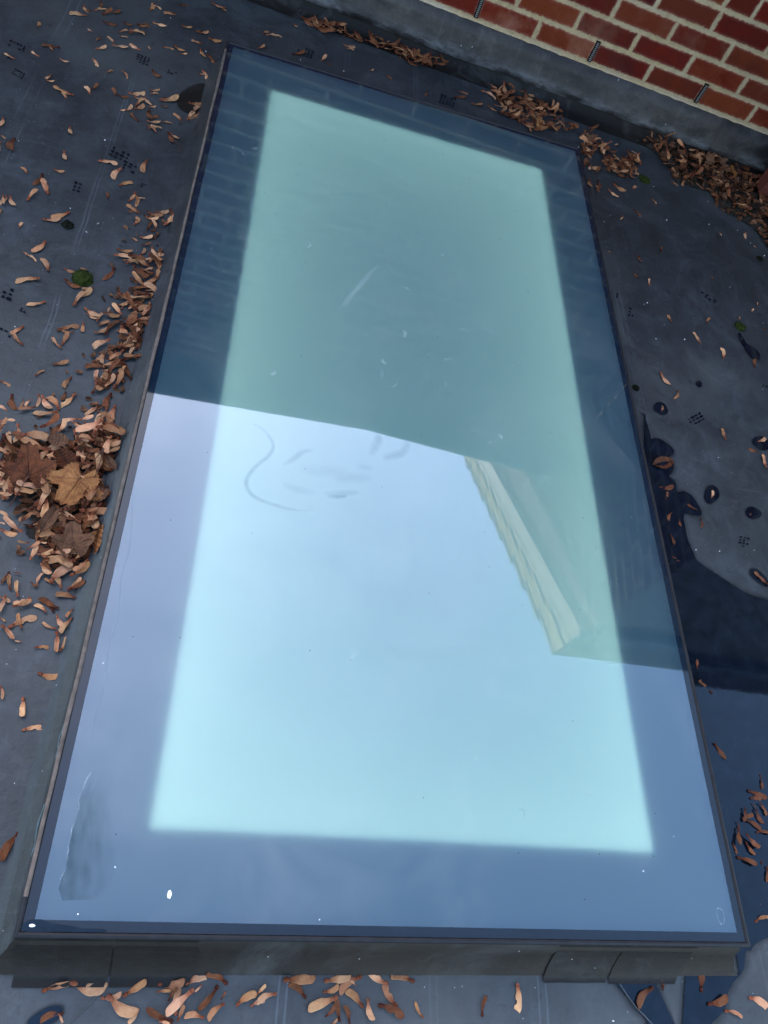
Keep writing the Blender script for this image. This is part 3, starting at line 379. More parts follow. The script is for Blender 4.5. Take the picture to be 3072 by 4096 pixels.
(0.07,-0.092,0.0031,-0.9,0.014,6,0,0.03,0.18),(-0.0961,1.2031,0.0031,0.86,0.0259,3,0,0.04,-0.18),(0.789,2.6164,0.0015,0.53,0.0478,1,2,-0.02,-0.03),(-0.1872,2.6567,0.0015,0.57,0.0364,5,2,-0.03,-0.07),(-0.1139,0.8366,0.0099,2.77,0.0515,0,0,-0.08,0.14),(-0.1109,0.8745,0.022,0.09,0.0198,4,0,0.04,-0.03),(-0.0894,0.6386,0.0115,2.0,0.0483,0,0,0.0,0.09),
(-0.2745,2.4571,0.0031,0.87,0.039,5,1,-0.03,0.13),(-0.0419,1.3607,0.0031,1.9,0.0335,1,2,-0.09,-0.12),(-0.0917,1.1399,0.0053,5.05,0.0336,6,1,0.07,0.19),(-0.1827,0.8174,0.0087,2.26,0.0513,2,2,0.06,0.65),(-0.0247,0.6229,0.0029,2.81,0.0471,0,2,0.34,0.02),(-0.1329,2.0121,0.0031,0.2,0.0277,3,1,0.06,-0.18),
(-0.1586,0.7168,0.0022,4.97,0.0482,5,2,0.04,-0.13),(-0.0766,1.1534,0.0057,3.34,0.0335,6,2,0.02,0.34),(-0.0375,0.9074,0.04,2.64,0.0218,1,2,-0.04,0.02),(-0.2483,0.861,0.04,-1.78,0.0223,0,2,-0.02,-0.03),(-0.0992,0.8269,0.003,5.84,0.0495,3,2,0.12,-0.16),(-0.0536,0.6059,0.0033,3.36,0.0464,6,2,-0.04,-0.02),
(-0.1907,2.1487,0.0015,0.64,0.0318,0,0,-0.04,-0.09),(-0.1081,0.7669,0.0067,4.78,0.0484,2,2,-0.06,0.26),(-0.1706,1.9712,0.0047,0.56,0.0293,5,1,-0.08,-0.11),(-0.063,2.3233,0.0031,-1.04,0.0424,5,0,0.04,0.05),(-0.146,1.2153,0.0047,1.37,0.0296,6,0,-0.0,0.09),(-0.2611,2.6122,0.0015,-0.51,0.0338,6,0,-0.06,-0.07),
(0.8542,2.6053,0.0015,0.56,0.0481,0,1,-0.04,-0.2),(1.327,2.3602,0.0031,-1.77,0.064,3,2,0.06,-0.2),(-0.0927,0.6164,0.009,2.18,0.0468,6,2,-0.23,0.27),(-0.0607,1.1046,0.0039,2.54,0.0547,3,2,0.05,0.09),(-0.0488,1.3866,0.0031,1.47,0.0345,7,1,0.11,-0.05),(-0.1744,1.2068,0.0015,-1.36,0.0302,1,1,-0.05,0.21),
(1.4113,0.9666,0.0031,-1.82,0.0327,3,2,0.06,-0.13),(-0.0668,1.4275,0.005,2.64,0.0368,4,1,0.28,-0.28),(-0.1926,0.8305,0.0031,0.5,0.05,1,2,-0.05,0.37),(-0.0736,1.0351,0.0044,1.52,0.0532,0,1,0.02,-0.48),(-0.1586,0.7607,0.0074,2.82,0.0487,7,2,-0.09,-0.24),(-0.2213,0.8239,0.0118,1.98,0.0503,6,0,0.1,-0.41),
(-0.1154,0.8335,0.0033,0.53,0.0494,7,2,-0.17,-0.37),(-0.0925,0.6695,0.0035,0.2,0.0466,7,2,0.14,-0.23),(-0.1113,0.6215,0.01,5.05,0.0458,2,2,-0.07,0.35),(-0.0756,1.1157,0.0027,0.36,0.054,6,2,0.16,-0.54),(-0.1967,0.7733,0.0033,4.29,0.0483,2,2,0.02,-0.17),(-0.0691,1.3015,0.0054,4.14,0.0343,3,1,0.06,0.17),
(-0.0521,1.6021,0.0031,1.29,0.0365,1,1,-0.02,-0.02),(1.4542,2.246,0.0015,-0.92,0.0371,6,2,-0.07,0.06),(-0.0402,1.3187,0.0031,2.4,0.0261,2,1,-0.1,0.19),(-0.2148,0.7349,0.0042,0.97,0.0477,5,2,-0.05,0.14),(-0.4357,1.5596,0.0015,-1.51,0.0347,3,0,-0.02,0.15),(-0.0838,1.3821,0.0047,0.74,0.0255,0,2,-0.04,0.1),
(-0.1406,1.9557,0.0047,1.95,0.0407,5,0,-0.07,0.17),(-0.0478,1.2099,0.0047,1.52,0.0303,3,2,0.1,-0.06),(-0.4264,1.5574,0.0031,-1.51,0.0347,6,0,0.12,0.21),(1.6765,1.2393,0.0015,3.0,0.0312,4,2,-0.03,-0.15),(-0.1374,0.8085,0.044,2.97,0.0186,2,1,-0.04,-0.13),(-0.0532,0.9039,0.0114,2.46,0.0494,5,0,0.37,-0.38),
(-0.0937,0.8434,0.0109,2.53,0.0484,1,2,-0.03,0.23),(-0.062,0.8659,0.011,1.37,0.0486,5,2,0.04,0.13),(-0.0879,0.7337,0.0089,4.62,0.0459,0,2,-0.06,-0.25),(-0.4977,2.1621,0.0015,2.61,0.029,3,0,0.01,-0.06),(-0.0718,1.2958,0.0015,1.4,0.0308,2,1,0.03,-0.08),(0.2981,-0.0767,0.0063,1.09,0.0121,1,2,-0.05,0.07),
(-0.0816,1.1504,0.006,0.74,0.032,0,1,-0.2,-0.13),(-0.0602,1.35,0.0058,2.62,0.0344,2,1,0.27,0.32),(-0.2168,0.766,0.044,2.21,0.0215,5,2,-0.06,-0.08),(-0.3257,2.3981,0.0015,0.67,0.0314,6,1,0.12,0.08),(-0.0923,0.8156,0.0108,1.6,0.0473,6,1,0.07,0.11),(1.311,2.4798,0.0111,1.97,0.0543,6,0,-0.63,-0.46),(-0.2215,0.7892,0.0062,1.39,0.0476,4,2,0.14,0.68),
(-0.0966,1.4951,0.0047,0.68,0.0254,1,2,0.05,-0.19),(-0.1277,1.5634,0.0015,1.59,0.0362,2,1,-0.04,0.05),(-0.1105,1.1229,0.0031,-1.55,0.0274,7,0,0.02,-0.19),(-0.0513,0.8158,0.004,1.39,0.0469,3,2,-0.04,0.26),(-0.1076,0.826,0.018,1.63,0.023,0,0,-0.1,-0.06),(-0.089,1.2105,0.0021,1.25,0.054,2,2,0.15,-0.34),
(-0.0313,0.7814,0.0073,3.96,0.0457,2,2,-0.1,-0.2),(0.2682,2.795,0.0129,0.43,0.0548,7,2,-0.2,-0.15),(-0.0269,0.86,0.0112,3.67,0.0467,6,2,0.16,0.48),(-0.3553,1.8864,0.0015,-1.23,0.0387,1,0,0.08,-0.18),(0.3393,2.8394,0.0148,-0.76,0.0547,1,1,0.36,0.36),(-0.0839,2.4387,0.0031,-1.0,0.0402,2,1,0.01,-0.13),(-0.1046,1.3779,0.0015,-0.54,0.0236,5,2,-0.02,-0.07),
(-0.345,1.7798,0.0015,-1.25,0.0369,1,0,-0.04,-0.17),(-0.1013,2.5283,0.0031,0.77,0.0365,2,1,0.06,-0.04),(0.8089,2.6617,0.0015,0.24,0.0378,4,1,-0.02,-0.05),(-0.0562,1.1903,0.0063,1.63,0.0289,7,0,0.03,0.12),(-0.1382,0.8123,0.0046,5.1,0.0457,2,2,-0.04,0.05),(-0.0857,0.7865,0.0021,4.19,0.0452,7,2,-0.23,-0.09),
(-0.1587,0.6721,0.0027,0.02,0.0441,1,2,0.22,-0.31),(-0.1522,0.7715,0.0063,3.49,0.0455,7,2,0.01,0.66),(1.1687,2.6166,0.0116,-1.36,0.0534,1,1,0.13,-0.54),(-0.1668,1.0035,0.0031,-1.67,0.024,4,2,0.04,-0.08),(1.4448,1.4115,0.0015,-2.09,0.0434,3,1,0.06,-0.14),(-0.0624,1.3434,0.0047,0.19,0.0213,6,1,0.08,-0.16),
(-0.3367,2.0527,0.0015,2.31,0.0323,2,0,0.12,-0.21),(-0.0379,1.4372,0.0047,2.33,0.0264,4,0,-0.06,-0.19),(-0.3268,2.3338,0.0015,2.42,0.0326,0,0,0.0,0.16),(-0.4057,1.6582,0.0015,2.34,0.0281,2,1,-0.04,0.13),(0.4536,2.8107,0.0132,-0.17,0.0538,0,2,-0.57,0.73),(0.7053,2.7828,0.0175,-0.33,0.0539,0,2,0.21,0.04),
(-0.068,0.6204,0.0052,0.19,0.0428,6,2,-0.24,0.02),(-0.0714,2.2994,0.0015,0.42,0.0291,5,1,0.1,-0.06),(-0.1009,0.8366,0.04,-0.7,0.0202,0,0,-0.02,-0.08),(1.2865,2.5508,0.0134,5.35,0.0527,7,1,0.05,0.58),(-0.1578,0.8011,0.0086,1.88,0.0458,3,2,0.03,0.2),(-0.0301,0.9043,0.0099,3.89,0.0462,2,2,0.01,-0.17),(-0.0774,1.1419,0.0044,1.15,0.0509,1,2,0.02,0.26),
(-0.1453,0.8274,0.04,-1.68,0.0211,7,0,0.03,0.2),(-0.1204,0.8233,0.0034,1.4,0.0457,4,2,-0.37,-0.15),(0.9958,2.5828,0.0153,0.61,0.0519,2,2,0.12,0.49),(-0.3662,2.224,0.0015,-0.99,0.0369,5,0,-0.0,0.19),(0.3505,2.7519,0.0153,1.4,0.0525,4,1,-0.28,0.35),(-0.0358,0.7664,0.0081,2.17,0.0443,6,2,-0.14,0.1),(-0.1263,0.7241,0.0106,2.51,0.0441,6,2,0.01,-0.12),
(-0.1139,0.6677,0.0051,5.75,0.0426,5,2,-0.31,0.66),(0.9806,2.7664,0.013,-1.12,0.0534,7,1,-0.5,-0.0),(0.6252,2.805,0.0151,-0.22,0.053,4,1,-0.27,-0.08),(0.9549,2.6637,0.0113,0.72,0.0523,7,2,0.37,-0.23),(-0.4547,2.0586,0.0031,0.18,0.0229,7,0,0.1,-0.03),(-0.1267,0.8293,0.0098,1.67,0.0451,7,2,0.01,0.26),(-0.2798,2.2045,0.0015,-0.94,0.0348,3,1,-0.03,-0.01),
(1.4894,1.7062,0.0015,1.66,0.0369,5,1,-0.04,-0.17),(-0.0524,0.8076,0.0109,4.46,0.0438,0,2,0.11,-0.13),(1.396,2.5651,0.0164,2.96,0.0526,5,1,-0.7,-0.21),(-0.1655,0.752,0.0031,1.85,0.0441,1,2,0.06,-0.47),(1.177,2.7317,0.0114,-0.32,0.0537,6,2,0.07,0.01),(-0.0792,0.8873,0.0045,3.89,0.045,0,2,-0.13,-0.17),
(-0.0731,1.5006,0.0031,-0.99,0.028,2,0,-0.03,0.07),(-0.0939,1.5551,0.0031,1.39,0.033,6,2,0.06,0.14),(0.2892,2.8068,0.0164,0.56,0.0521,7,2,0.04,0.75),(-0.1708,0.7419,0.0067,1.36,0.0437,2,2,-0.27,0.26),(-0.0963,0.7535,0.006,1.63,0.0434,0,2,0.07,-0.38),(-0.0262,1.4257,0.0027,2.74,0.0547,7,2,0.34,0.25),(-0.1302,0.8055,0.0023,2.08,0.0443,2,2,-0.09,0.2),
(1.3684,2.5862,0.017,4.63,0.0519,6,1,-0.21,0.24),(1.0063,2.649,0.0132,-1.76,0.0507,6,1,0.03,0.06),(-0.0435,1.1779,0.003,3.05,0.0496,1,2,0.04,-0.23),(0.2805,2.8145,0.0162,-1.6,0.0512,5,2,0.2,0.11),(-0.0384,0.6777,0.0116,1.99,0.042,7,1,-0.15,-0.4),(-0.0726,0.8686,0.002,6.18,0.0443,6,2,-0.2,-0.29),(1.3926,2.4589,0.0166,4.71,0.0501,1,2,0.19,0.4),
(1.6746,2.5253,0.0376,0.74,0.0536,1,2,-0.13,-0.15),(-0.0947,0.6735,0.018,2.93,0.0164,0,1,-0.0,0.12),(0.6249,2.8042,0.012,-0.69,0.0513,5,1,0.33,-0.61),(1.1206,2.7572,0.0113,-0.09,0.0528,2,2,-0.07,-0.16),(-0.0581,0.8351,0.0088,1.04,0.0437,3,2,0.08,-0.66),(1.0247,2.6081,0.0122,0.63,0.0503,7,2,-0.4,0.45),
(0.5174,2.7794,0.0131,1.13,0.0511,3,1,0.1,-0.59),(-0.0615,0.8047,0.01,2.45,0.0432,5,1,-0.15,0.09),(0.5459,2.793,0.0185,-0.5,0.0508,5,1,0.29,-0.4),(0.3813,2.7125,0.0031,0.08,0.031,6,1,-0.03,-0.16),(-0.2093,0.7555,0.0046,0.89,0.043,1,2,-0.14,0.1),(1.1123,2.6499,0.0158,0.52,0.051,1,2,-0.18,0.8),(0.5097,2.7967,0.0137,0.04,0.0508,6,2,-0.18,0.12),
(0.98,2.7323,0.0133,0.35,0.0513,0,2,0.19,0.13),(-0.0413,0.8413,0.0099,3.77,0.0429,7,1,-0.01,0.02),(-0.0713,1.436,0.0047,1.19,0.0282,5,1,0.06,-0.01),(0.4153,2.8131,0.0185,-1.12,0.0503,5,2,-0.02,-0.6),(1.3482,2.5579,0.0116,2.66,0.0505,4,1,-0.16,0.04),(-0.0971,1.0884,0.0038,3.43,0.047,0,2,-0.07,0.08),(0.9385,2.621,0.0145,-0.44,0.0491,0,1,0.34,-0.21),
(-0.1063,0.6814,0.0086,3.52,0.0409,2,2,0.06,-0.05),(-0.0804,0.7395,0.0042,2.94,0.0416,1,2,-0.41,-0.47),(-0.0452,1.1801,0.0031,2.21,0.0485,1,2,-0.27,0.08),(-0.0245,1.3346,0.0041,2.65,0.0511,2,0,0.19,-0.05),(2.0982,2.4542,0.0376,0.16,0.0548,3,2,-0.2,-0.09),(1.361,0.261,0.0047,-1.23,0.0158,3,2,-0.06,-0.14),
(0.9135,2.7786,0.0015,0.23,0.0361,6,1,-0.03,0.15),(-0.2394,0.9624,0.0047,-1.67,0.0212,3,1,-0.03,0.15),(-0.1662,2.0188,0.0015,0.71,0.0272,4,2,0.1,0.17),(-0.0751,1.5681,0.0031,2.08,0.0288,0,0,0.08,0.04),(-0.0743,1.2143,0.0063,0.86,0.0218,7,0,0.1,-0.2),(-0.0549,0.6567,0.0028,2.54,0.0403,7,2,-0.15,-0.13),
(1.0294,2.6834,0.0105,-2.48,0.0496,0,1,-0.02,-0.55),(-0.054,0.7129,0.0084,4.56,0.0405,1,2,-0.38,0.49),(-0.0888,0.8971,0.0074,5.72,0.043,3,2,0.13,-0.0),(-0.0636,0.8146,0.0086,0.66,0.042,4,2,-0.03,0.01),(1.8144,2.6039,0.0294,2.87,0.0533,4,2,-0.17,-0.26),(0.2861,2.7735,0.0157,0.11,0.049,7,2,0.06,0.25),(-0.491,1.75,0.0031,-1.37,0.0338,2,0,-0.01,-0.19),
(1.2978,2.3523,0.0015,-1.66,0.0506,0,1,0.08,0.06),(0.7126,2.8407,0.0181,0.2,0.0505,2,2,-0.28,-0.01),(1.4376,2.4889,0.0129,5.33,0.0488,0,2,-0.27,0.43),(-0.1396,1.6609,0.0047,0.46,0.022,3,0,0.01,-0.22),(-0.0556,0.8228,0.0097,1.15,0.0419,5,2,-0.15,0.21),(1.7713,1.5891,0.0015,1.28,0.0412,5,2,0.1,-0.16),(-0.1918,0.835,0.0045,0.7,0.0425,4,2,-0.28,-0.55),
(0.2808,2.8222,0.0147,-0.9,0.049,5,2,0.31,0.37),(1.8869,2.4011,0.0407,5.9,0.0512,3,1,0.37,-0.42),(1.7713,2.6268,0.0383,0.52,0.0532,6,1,-0.13,-0.49),(-0.1138,1.0091,0.0044,1.0,0.0447,3,2,0.06,0.03),(-0.1013,0.9204,0.004,4.95,0.0427,5,2,0.14,-0.11),(-0.2189,0.7099,0.044,0.32,0.0144,4,1,0.04,0.2),(0.5188,2.795,0.0142,-0.23,0.0489,6,2,0.32,0.24),
(0.6711,2.7664,0.0118,0.71,0.049,3,2,0.31,-0.46),(0.6026,2.7419,0.0129,1.7,0.0485,5,1,-0.12,0.43),(1.9916,2.6582,0.0356,6.28,0.0548,7,2,0.02,-0.05),(-0.0499,0.6318,0.022,-2.99,0.0149,2,1,0.12,0.13),(-0.0563,0.6839,0.0048,1.72,0.0397,1,2,0.18,0.16),(-0.1428,0.8387,0.0092,2.63,0.042,4,2,-0.18,0.33),(-0.0736,0.9276,0.0026,5.38,0.0423,5,2,-0.08,0.03),
(-0.1042,0.6676,0.0113,3.23,0.0393,5,1,-0.0,0.24),(-0.0921,1.0251,0.0039,2.21,0.0444,6,2,-0.24,0.26),(-0.1197,1.4507,0.0027,5.78,0.0512,6,2,0.36,0.22),(-0.2062,0.8382,0.004,1.2,0.0421,1,2,-0.12,0.06),(1.3159,2.5476,0.0153,2.67,0.048,2,1,0.15,-0.91),(-0.4462,2.4881,0.0015,-0.99,0.0363,2,1,-0.01,-0.2),
(-0.2267,0.9655,0.0047,-1.78,0.02,7,0,-0.03,0.05),(1.0036,2.6407,0.0127,1.91,0.0478,5,1,-0.0,0.12),(-0.5116,1.8497,0.0015,-1.53,0.0341,4,0,0.07,0.14),(-0.0699,1.2657,0.0079,-0.24,0.0189,3,2,0.06,0.15),(-0.0787,1.2378,0.0047,1.49,0.0259,4,0,-0.04,0.03),(-0.1546,0.8251,0.0059,1.8,0.0414,4,2,-0.25,-0.22),
(1.2357,2.6515,0.0133,-0.27,0.0486,5,2,0.22,0.64),(1.7431,2.5266,0.0327,0.73,0.0506,0,2,0.52,0.2),(-0.1846,0.7765,0.0045,5.65,0.0403,0,2,-0.19,0.08),(2.0188,2.4192,0.0287,0.1,0.0513,7,2,0.12,0.08),(0.9648,2.6446,0.0106,1.84,0.0473,4,2,0.18,0.88),(0.9567,2.7298,0.0107,-0.05,0.0482,3,2,0.11,0.35),(0.3708,2.7878,0.0157,1.71,0.0477,0,1,0.0,0.75),
(1.7924,2.5918,0.0337,2.47,0.0511,0,1,0.75,-0.23),(1.0177,2.6922,0.0105,-0.37,0.0477,2,2,-0.09,1.04),(-0.3185,2.3722,0.0031,0.68,0.0269,4,0,-0.04,-0.16),(1.8218,2.5311,0.0431,6.15,0.0506,5,1,0.05,-0.14),(-0.1566,1.6477,0.0015,1.29,0.0299,1,1,0.0,0.0),(1.8693,2.7559,0.0341,0.98,0.0535,7,1,0.1,0.34),(-0.1804,0.7802,0.009,3.47,0.04,5,2,0.18,0.04),
(1.0256,2.7171,0.0117,-1.85,0.0471,6,2,0.33,0.63),(0.5863,2.831,0.0134,-0.9,0.0474,5,2,-0.16,-1.36),(-0.0624,0.8708,0.0112,2.34,0.0406,0,1,-0.06,0.04),(1.7619,2.6336,0.0352,0.89,0.0508,1,2,0.33,-1.39),(1.0401,2.7942,0.0103,-0.09,0.0483,5,2,0.18,0.26),(-0.1849,2.1274,0.0031,0.87,0.0284,5,0,-0.04,-0.04),
(1.3115,0.2224,0.0047,-1.47,0.0147,3,2,-0.04,0.12),(-0.0888,0.8619,0.0088,4.88,0.0397,6,2,0.03,0.46),(1.0499,2.7086,0.0126,-0.13,0.0469,0,1,-0.02,-0.12),(0.3404,2.8051,0.0168,1.1,0.0466,3,2,-0.02,0.81),(-0.3389,2.0727,0.0031,1.26,0.0332,7,2,0.08,-0.16),(1.8277,2.5842,0.0417,0.59,0.0501,3,2,0.1,0.23),
(1.4072,2.4288,0.0165,6.21,0.0452,1,1,0.38,0.06),(-0.2349,0.8287,0.0062,5.71,0.0398,3,2,0.05,0.17),(1.0334,2.5507,0.0099,1.43,0.0449,6,2,-0.08,0.03),(1.6492,2.677,0.0347,4.07,0.0491,2,2,-0.78,0.64),(0.4745,2.8255,0.0164,-0.61,0.0464,5,2,0.31,-0.13),(2.0526,2.4728,0.0252,4.92,0.0499,3,2,0.16,0.93),(1.4735,2.4621,0.0175,1.89,0.0459,1,1,-0.16,-0.3),
(2.1766,2.7214,0.0302,5.24,0.0536,2,2,0.19,0.01),(1.6663,2.4984,0.0015,-0.4,0.0304,4,1,0.03,-0.06),(-0.2367,0.7646,0.0033,0.08,0.039,6,2,-0.14,-0.04),(2.0539,2.4923,0.0409,6.09,0.0503,5,2,0.14,0.8),(-0.0618,0.7767,0.0058,3.24,0.0384,0,2,-0.11,-0.34),(-0.0337,1.3314,0.0042,3.22,0.0465,0,2,0.06,0.47),(1.8039,2.5162,0.0267,6.28,0.0485,3,2,-0.04,-0.4),
(-0.0505,0.7773,0.0022,2.5,0.0384,0,2,0.06,-0.05),(-0.0378,0.6638,0.0053,4.19,0.0367,1,2,-0.14,0.1),(0.2922,2.7921,0.0141,0.04,0.0454,7,1,-0.2,-0.38),(2.0633,2.3658,0.0261,1.43,0.0487,1,2,-0.05,-0.18),(1.3891,1.0025,0.0015,1.53,0.0243,5,2,-0.0,-0.1),(-0.15,2.0892,0.0031,0.13,0.0216,7,2,0.07,-0.17),(-0.1994,1.373,0.0015,-3.11,0.0173,1,1,-0.08,-0.09),
(-0.1807,2.0658,0.0031,0.75,0.0255,2,0,-0.07,0.05),(1.428,1.9976,0.0015,-1.61,0.0388,0,2,0.08,-0.2),(1.3221,0.9673,0.0031,-1.96,0.027,2,2,-0.05,0.05),(1.4146,2.4834,0.0138,4.16,0.0447,5,1,0.34,-0.22),(1.2024,2.6009,0.0146,0.65,0.0455,0,2,-0.41,0.55),(-0.1089,0.7041,0.0052,2.57,0.0374,2,2,-0.03,-0.33),
(-0.0524,0.8455,0.0092,3.04,0.0388,3,2,-0.1,-0.69),(1.062,2.7025,0.0145,-1.18,0.0455,5,2,-0.13,-0.32),(2.0373,2.5788,0.0272,3.95,0.0499,5,2,-0.16,0.56),(1.8379,2.6709,0.0285,3.61,0.0495,7,2,0.27,-0.4),(-0.1186,0.8613,0.0087,4.26,0.0389,7,2,0.16,-0.43),(-0.2735,2.0776,0.0015,2.07,0.0317,7,2,0.04,-0.07),
(-0.066,0.8639,0.0049,6.1,0.0386,2,2,0.1,0.36),(0.9964,2.7911,0.0158,-0.83,0.046,3,2,0.22,0.82),(1.3238,2.6608,0.0143,6.1,0.0461,7,2,0.66,0.12),(2.0551,2.7709,0.0386,1.95,0.0522,1,1,-0.07,0.26),(-0.2062,1.6372,0.0015,1.7,0.0302,5,2,-0.05,0.2),(1.3444,0.9526,0.0015,-1.7,0.0238,1,2,0.1,0.1),(1.3148,1.008,0.0015,1.27,0.0268,0,2,0.08,0.21),
(-0.0837,1.2291,0.0041,1.13,0.0442,3,1,0.08,0.46),(0.9862,2.5941,0.0126,0.36,0.0437,1,1,0.46,-0.45),(-0.0862,1.0723,0.0035,4.72,0.0411,2,2,-0.13,0.34),(-0.3885,1.9991,0.0031,2.23,0.0277,7,1,-0.01,0.2),(-0.4501,2.0911,0.0015,-1.69,0.0342,1,0,0.1,0.12),(-0.0822,1.1306,0.0079,-1.86,0.0211,0,1,-0.03,0.03),
(1.5478,2.3487,0.0015,-1.16,0.0329,6,1,0.04,-0.09),(1.9761,2.4094,0.0015,-1.22,0.034,0,1,-0.07,-0.03),(0.5084,-0.0594,0.0063,2.6,0.0122,0,0,-0.1,-0.21),(1.0946,2.6389,0.0131,0.02,0.0445,1,2,-0.02,-0.23),(1.7872,2.6069,0.0281,3.95,0.0475,1,2,0.25,-0.18),(-0.0882,1.1658,0.0022,0.18,0.0425,4,2,-0.03,-0.13),
(-0.1327,0.6276,0.0029,1.83,0.0359,7,2,-0.07,-0.43),(2.1028,2.4642,0.0359,2.18,0.0485,6,2,-0.17,0.01),(-0.2342,2.0197,0.0031,1.29,0.0328,7,0,0.02,0.11),(2.0961,2.6562,0.0314,3.34,0.05,1,2,-0.22,-0.11),(0.4038,2.8144,0.0134,-0.69,0.0441,7,2,-0.19,0.29),(1.8728,2.4942,0.037,1.03,0.047,7,1,-0.08,-0.19),
(1.4205,2.5502,0.0131,4.83,0.0441,7,1,0.09,-0.27),(0.2281,2.8004,0.0015,-0.23,0.0261,2,1,-0.1,-0.19),(-0.0896,0.7007,0.0037,5.84,0.0358,5,2,0.16,0.34),(1.7336,2.5156,0.0366,6.19,0.0458,0,2,0.08,-0.33),(-0.0528,0.6371,0.0041,3.78,0.0349,3,2,0.12,-0.48),(-0.3148,2.1728,0.0015,1.2,0.0318,5,1,-0.08,-0.18),
(-0.1272,0.6335,0.026,0.01,0.0132,0,0,-0.09,-0.16),(-0.168,0.6857,0.022,-1.76,0.0152,0,1,-0.1,-0.0),(0.2998,2.8425,0.0187,-1.46,0.0437,7,1,0.14,-0.44),(1.5867,2.7021,0.0405,1.11,0.0468,3,2,-0.23,-0.29),(-0.0356,0.745,0.0114,3.16,0.0359,2,1,0.25,-0.29),(1.31,2.5844,0.0132,5.8,0.0435,5,0,0.01,-0.64),(-0.1404,0.8026,0.0107,4.96,0.0365,5,2,-0.12,-0.13),
(-0.0864,0.8038,0.007,1.09,0.0366,2,2,0.28,-0.47),(1.3657,2.5574,0.0158,0.33,0.0435,4,2,0.08,0.4),(1.7238,2.5754,0.0388,2.79,0.0455,6,1,0.45,0.18),(-0.2411,0.8059,0.0045,0.18,0.037,2,2,-0.28,0.26),(0.7255,2.8235,0.019,-0.18,0.0438,2,2,-0.01,0.21),(1.2126,2.6751,0.0145,-1.33,0.0435,6,2,-0.31,-0.94),(-0.0446,1.4551,0.0027,1.68,0.0459,6,2,-0.01,-0.5),
(-0.0457,1.2094,0.0029,1.99,0.0419,6,2,-0.09,-0.18),(-0.0309,0.7166,0.0031,2.73,0.0351,4,2,-0.21,0.03),(-0.0473,1.3956,0.0028,2.73,0.0447,7,2,-0.3,0.53),(-0.075,1.1578,0.0033,3.73,0.0405,2,2,0.08,0.43),(0.5953,2.7929,0.018,-0.48,0.0425,6,1,-0.46,-0.38),(-0.1285,0.8426,0.0117,3.02,0.0366,0,0,-0.05,-0.47),
(1.9883,2.5358,0.0283,1.51,0.0466,6,2,-0.7,-0.24),(1.8869,2.6294,0.0253,0.46,0.0467,4,2,0.2,0.71),(-0.1435,0.8735,0.0033,3.67,0.0368,7,2,0.06,0.18),(-0.2636,2.5705,0.0015,1.58,0.0449,7,1,-0.04,0.21),(1.1216,2.6857,0.0148,-0.88,0.0426,7,2,0.17,0.55),(-0.095,0.6542,0.0118,0.42,0.0342,5,0,-0.26,0.18),(0.6037,2.8177,0.0139,-0.33,0.0427,1,1,-0.14,-0.04),
(0.5305,2.6236,0.0015,-0.64,0.027,4,2,0.1,0.09),(1.8505,2.6808,0.0301,5.84,0.0465,1,2,0.17,-0.53),(1.6883,1.2781,0.0015,0.63,0.0347,2,0,0.12,-0.19),(2.0193,2.6117,0.0396,4.65,0.0466,7,2,-0.66,-0.4),(-0.104,1.1087,0.0043,0.09,0.0395,7,2,-0.23,0.54),(0.724,2.8106,0.014,0.41,0.0428,2,2,-0.41,-0.1),(2.0251,2.5008,0.0413,4.95,0.0453,1,1,-0.4,-0.02),
(2.0315,2.6545,0.0259,2.53,0.047,3,2,0.05,-0.21),(1.5311,2.5252,0.0145,2.13,0.0425,5,1,0.48,-0.12),(-0.0755,0.9329,0.0056,5.1,0.0365,5,2,-0.1,0.09),(0.7394,2.8717,0.0127,-0.16,0.043,2,2,0.05,-0.15),(2.0936,2.5266,0.0334,2.87,0.0459,1,2,0.1,-0.63),(-0.1856,0.8169,0.0111,6.15,0.0356,6,1,0.16,0.22),(1.4107,2.5372,0.0126,5.53,0.0416,3,1,-0.06,-0.31),
(-0.0642,0.701,0.0047,4.45,0.0337,7,2,-0.21,0.09),(-0.0813,0.6284,0.006,6.0,0.0331,0,2,-0.12,-0.27),(1.4287,2.4837,0.0158,5.93,0.0411,2,2,0.19,-0.76),(1.0351,2.7321,0.0117,-0.17,0.0421,5,2,0.01,0.52),(-0.2097,0.77,0.0094,4.1,0.035,5,1,0.16,-0.1),(-0.0944,1.4619,0.0031,1.37,0.0247,0,1,0.04,0.06),(2.0009,2.7639,0.0402,5.72,0.0475,3,2,0.1,-0.89),
(-0.0704,1.1569,0.004,1.41,0.0396,6,0,-0.04,0.02),(0.5692,2.8044,0.0169,-0.21,0.0415,1,2,-0.22,0.1),(-0.126,0.5606,0.0063,-0.61,0.0136,7,2,0.02,0.1),(-0.1122,0.7039,0.0114,3.06,0.0338,6,1,0.25,0.1),(-0.0748,0.8766,0.0098,4.95,0.0353,1,1,0.13,-0.29),(0.962,2.59,0.011,1.02,0.0401,1,1,0.24,0.61),(1.4541,2.4498,0.0165,1.69,0.0407,0,2,0.23,0.76),
(1.1404,2.6587,0.0149,1.33,0.0414,4,1,0.02,-0.56),(1.7408,2.6864,0.0425,2.24,0.0446,1,1,0.07,-0.9),(0.5828,2.8248,0.0184,-1.01,0.0411,2,1,-0.08,0.41),(1.3041,2.4691,0.0137,4.28,0.0394,4,1,0.54,-0.2),(2.1308,2.6184,0.0421,5.75,0.0462,0,2,0.43,0.5),(-0.1849,0.7552,0.0033,2.26,0.0344,1,2,0.36,0.49),(0.0873,2.5424,0.0015,1.12,0.0375,0,1,-0.04,-0.19),
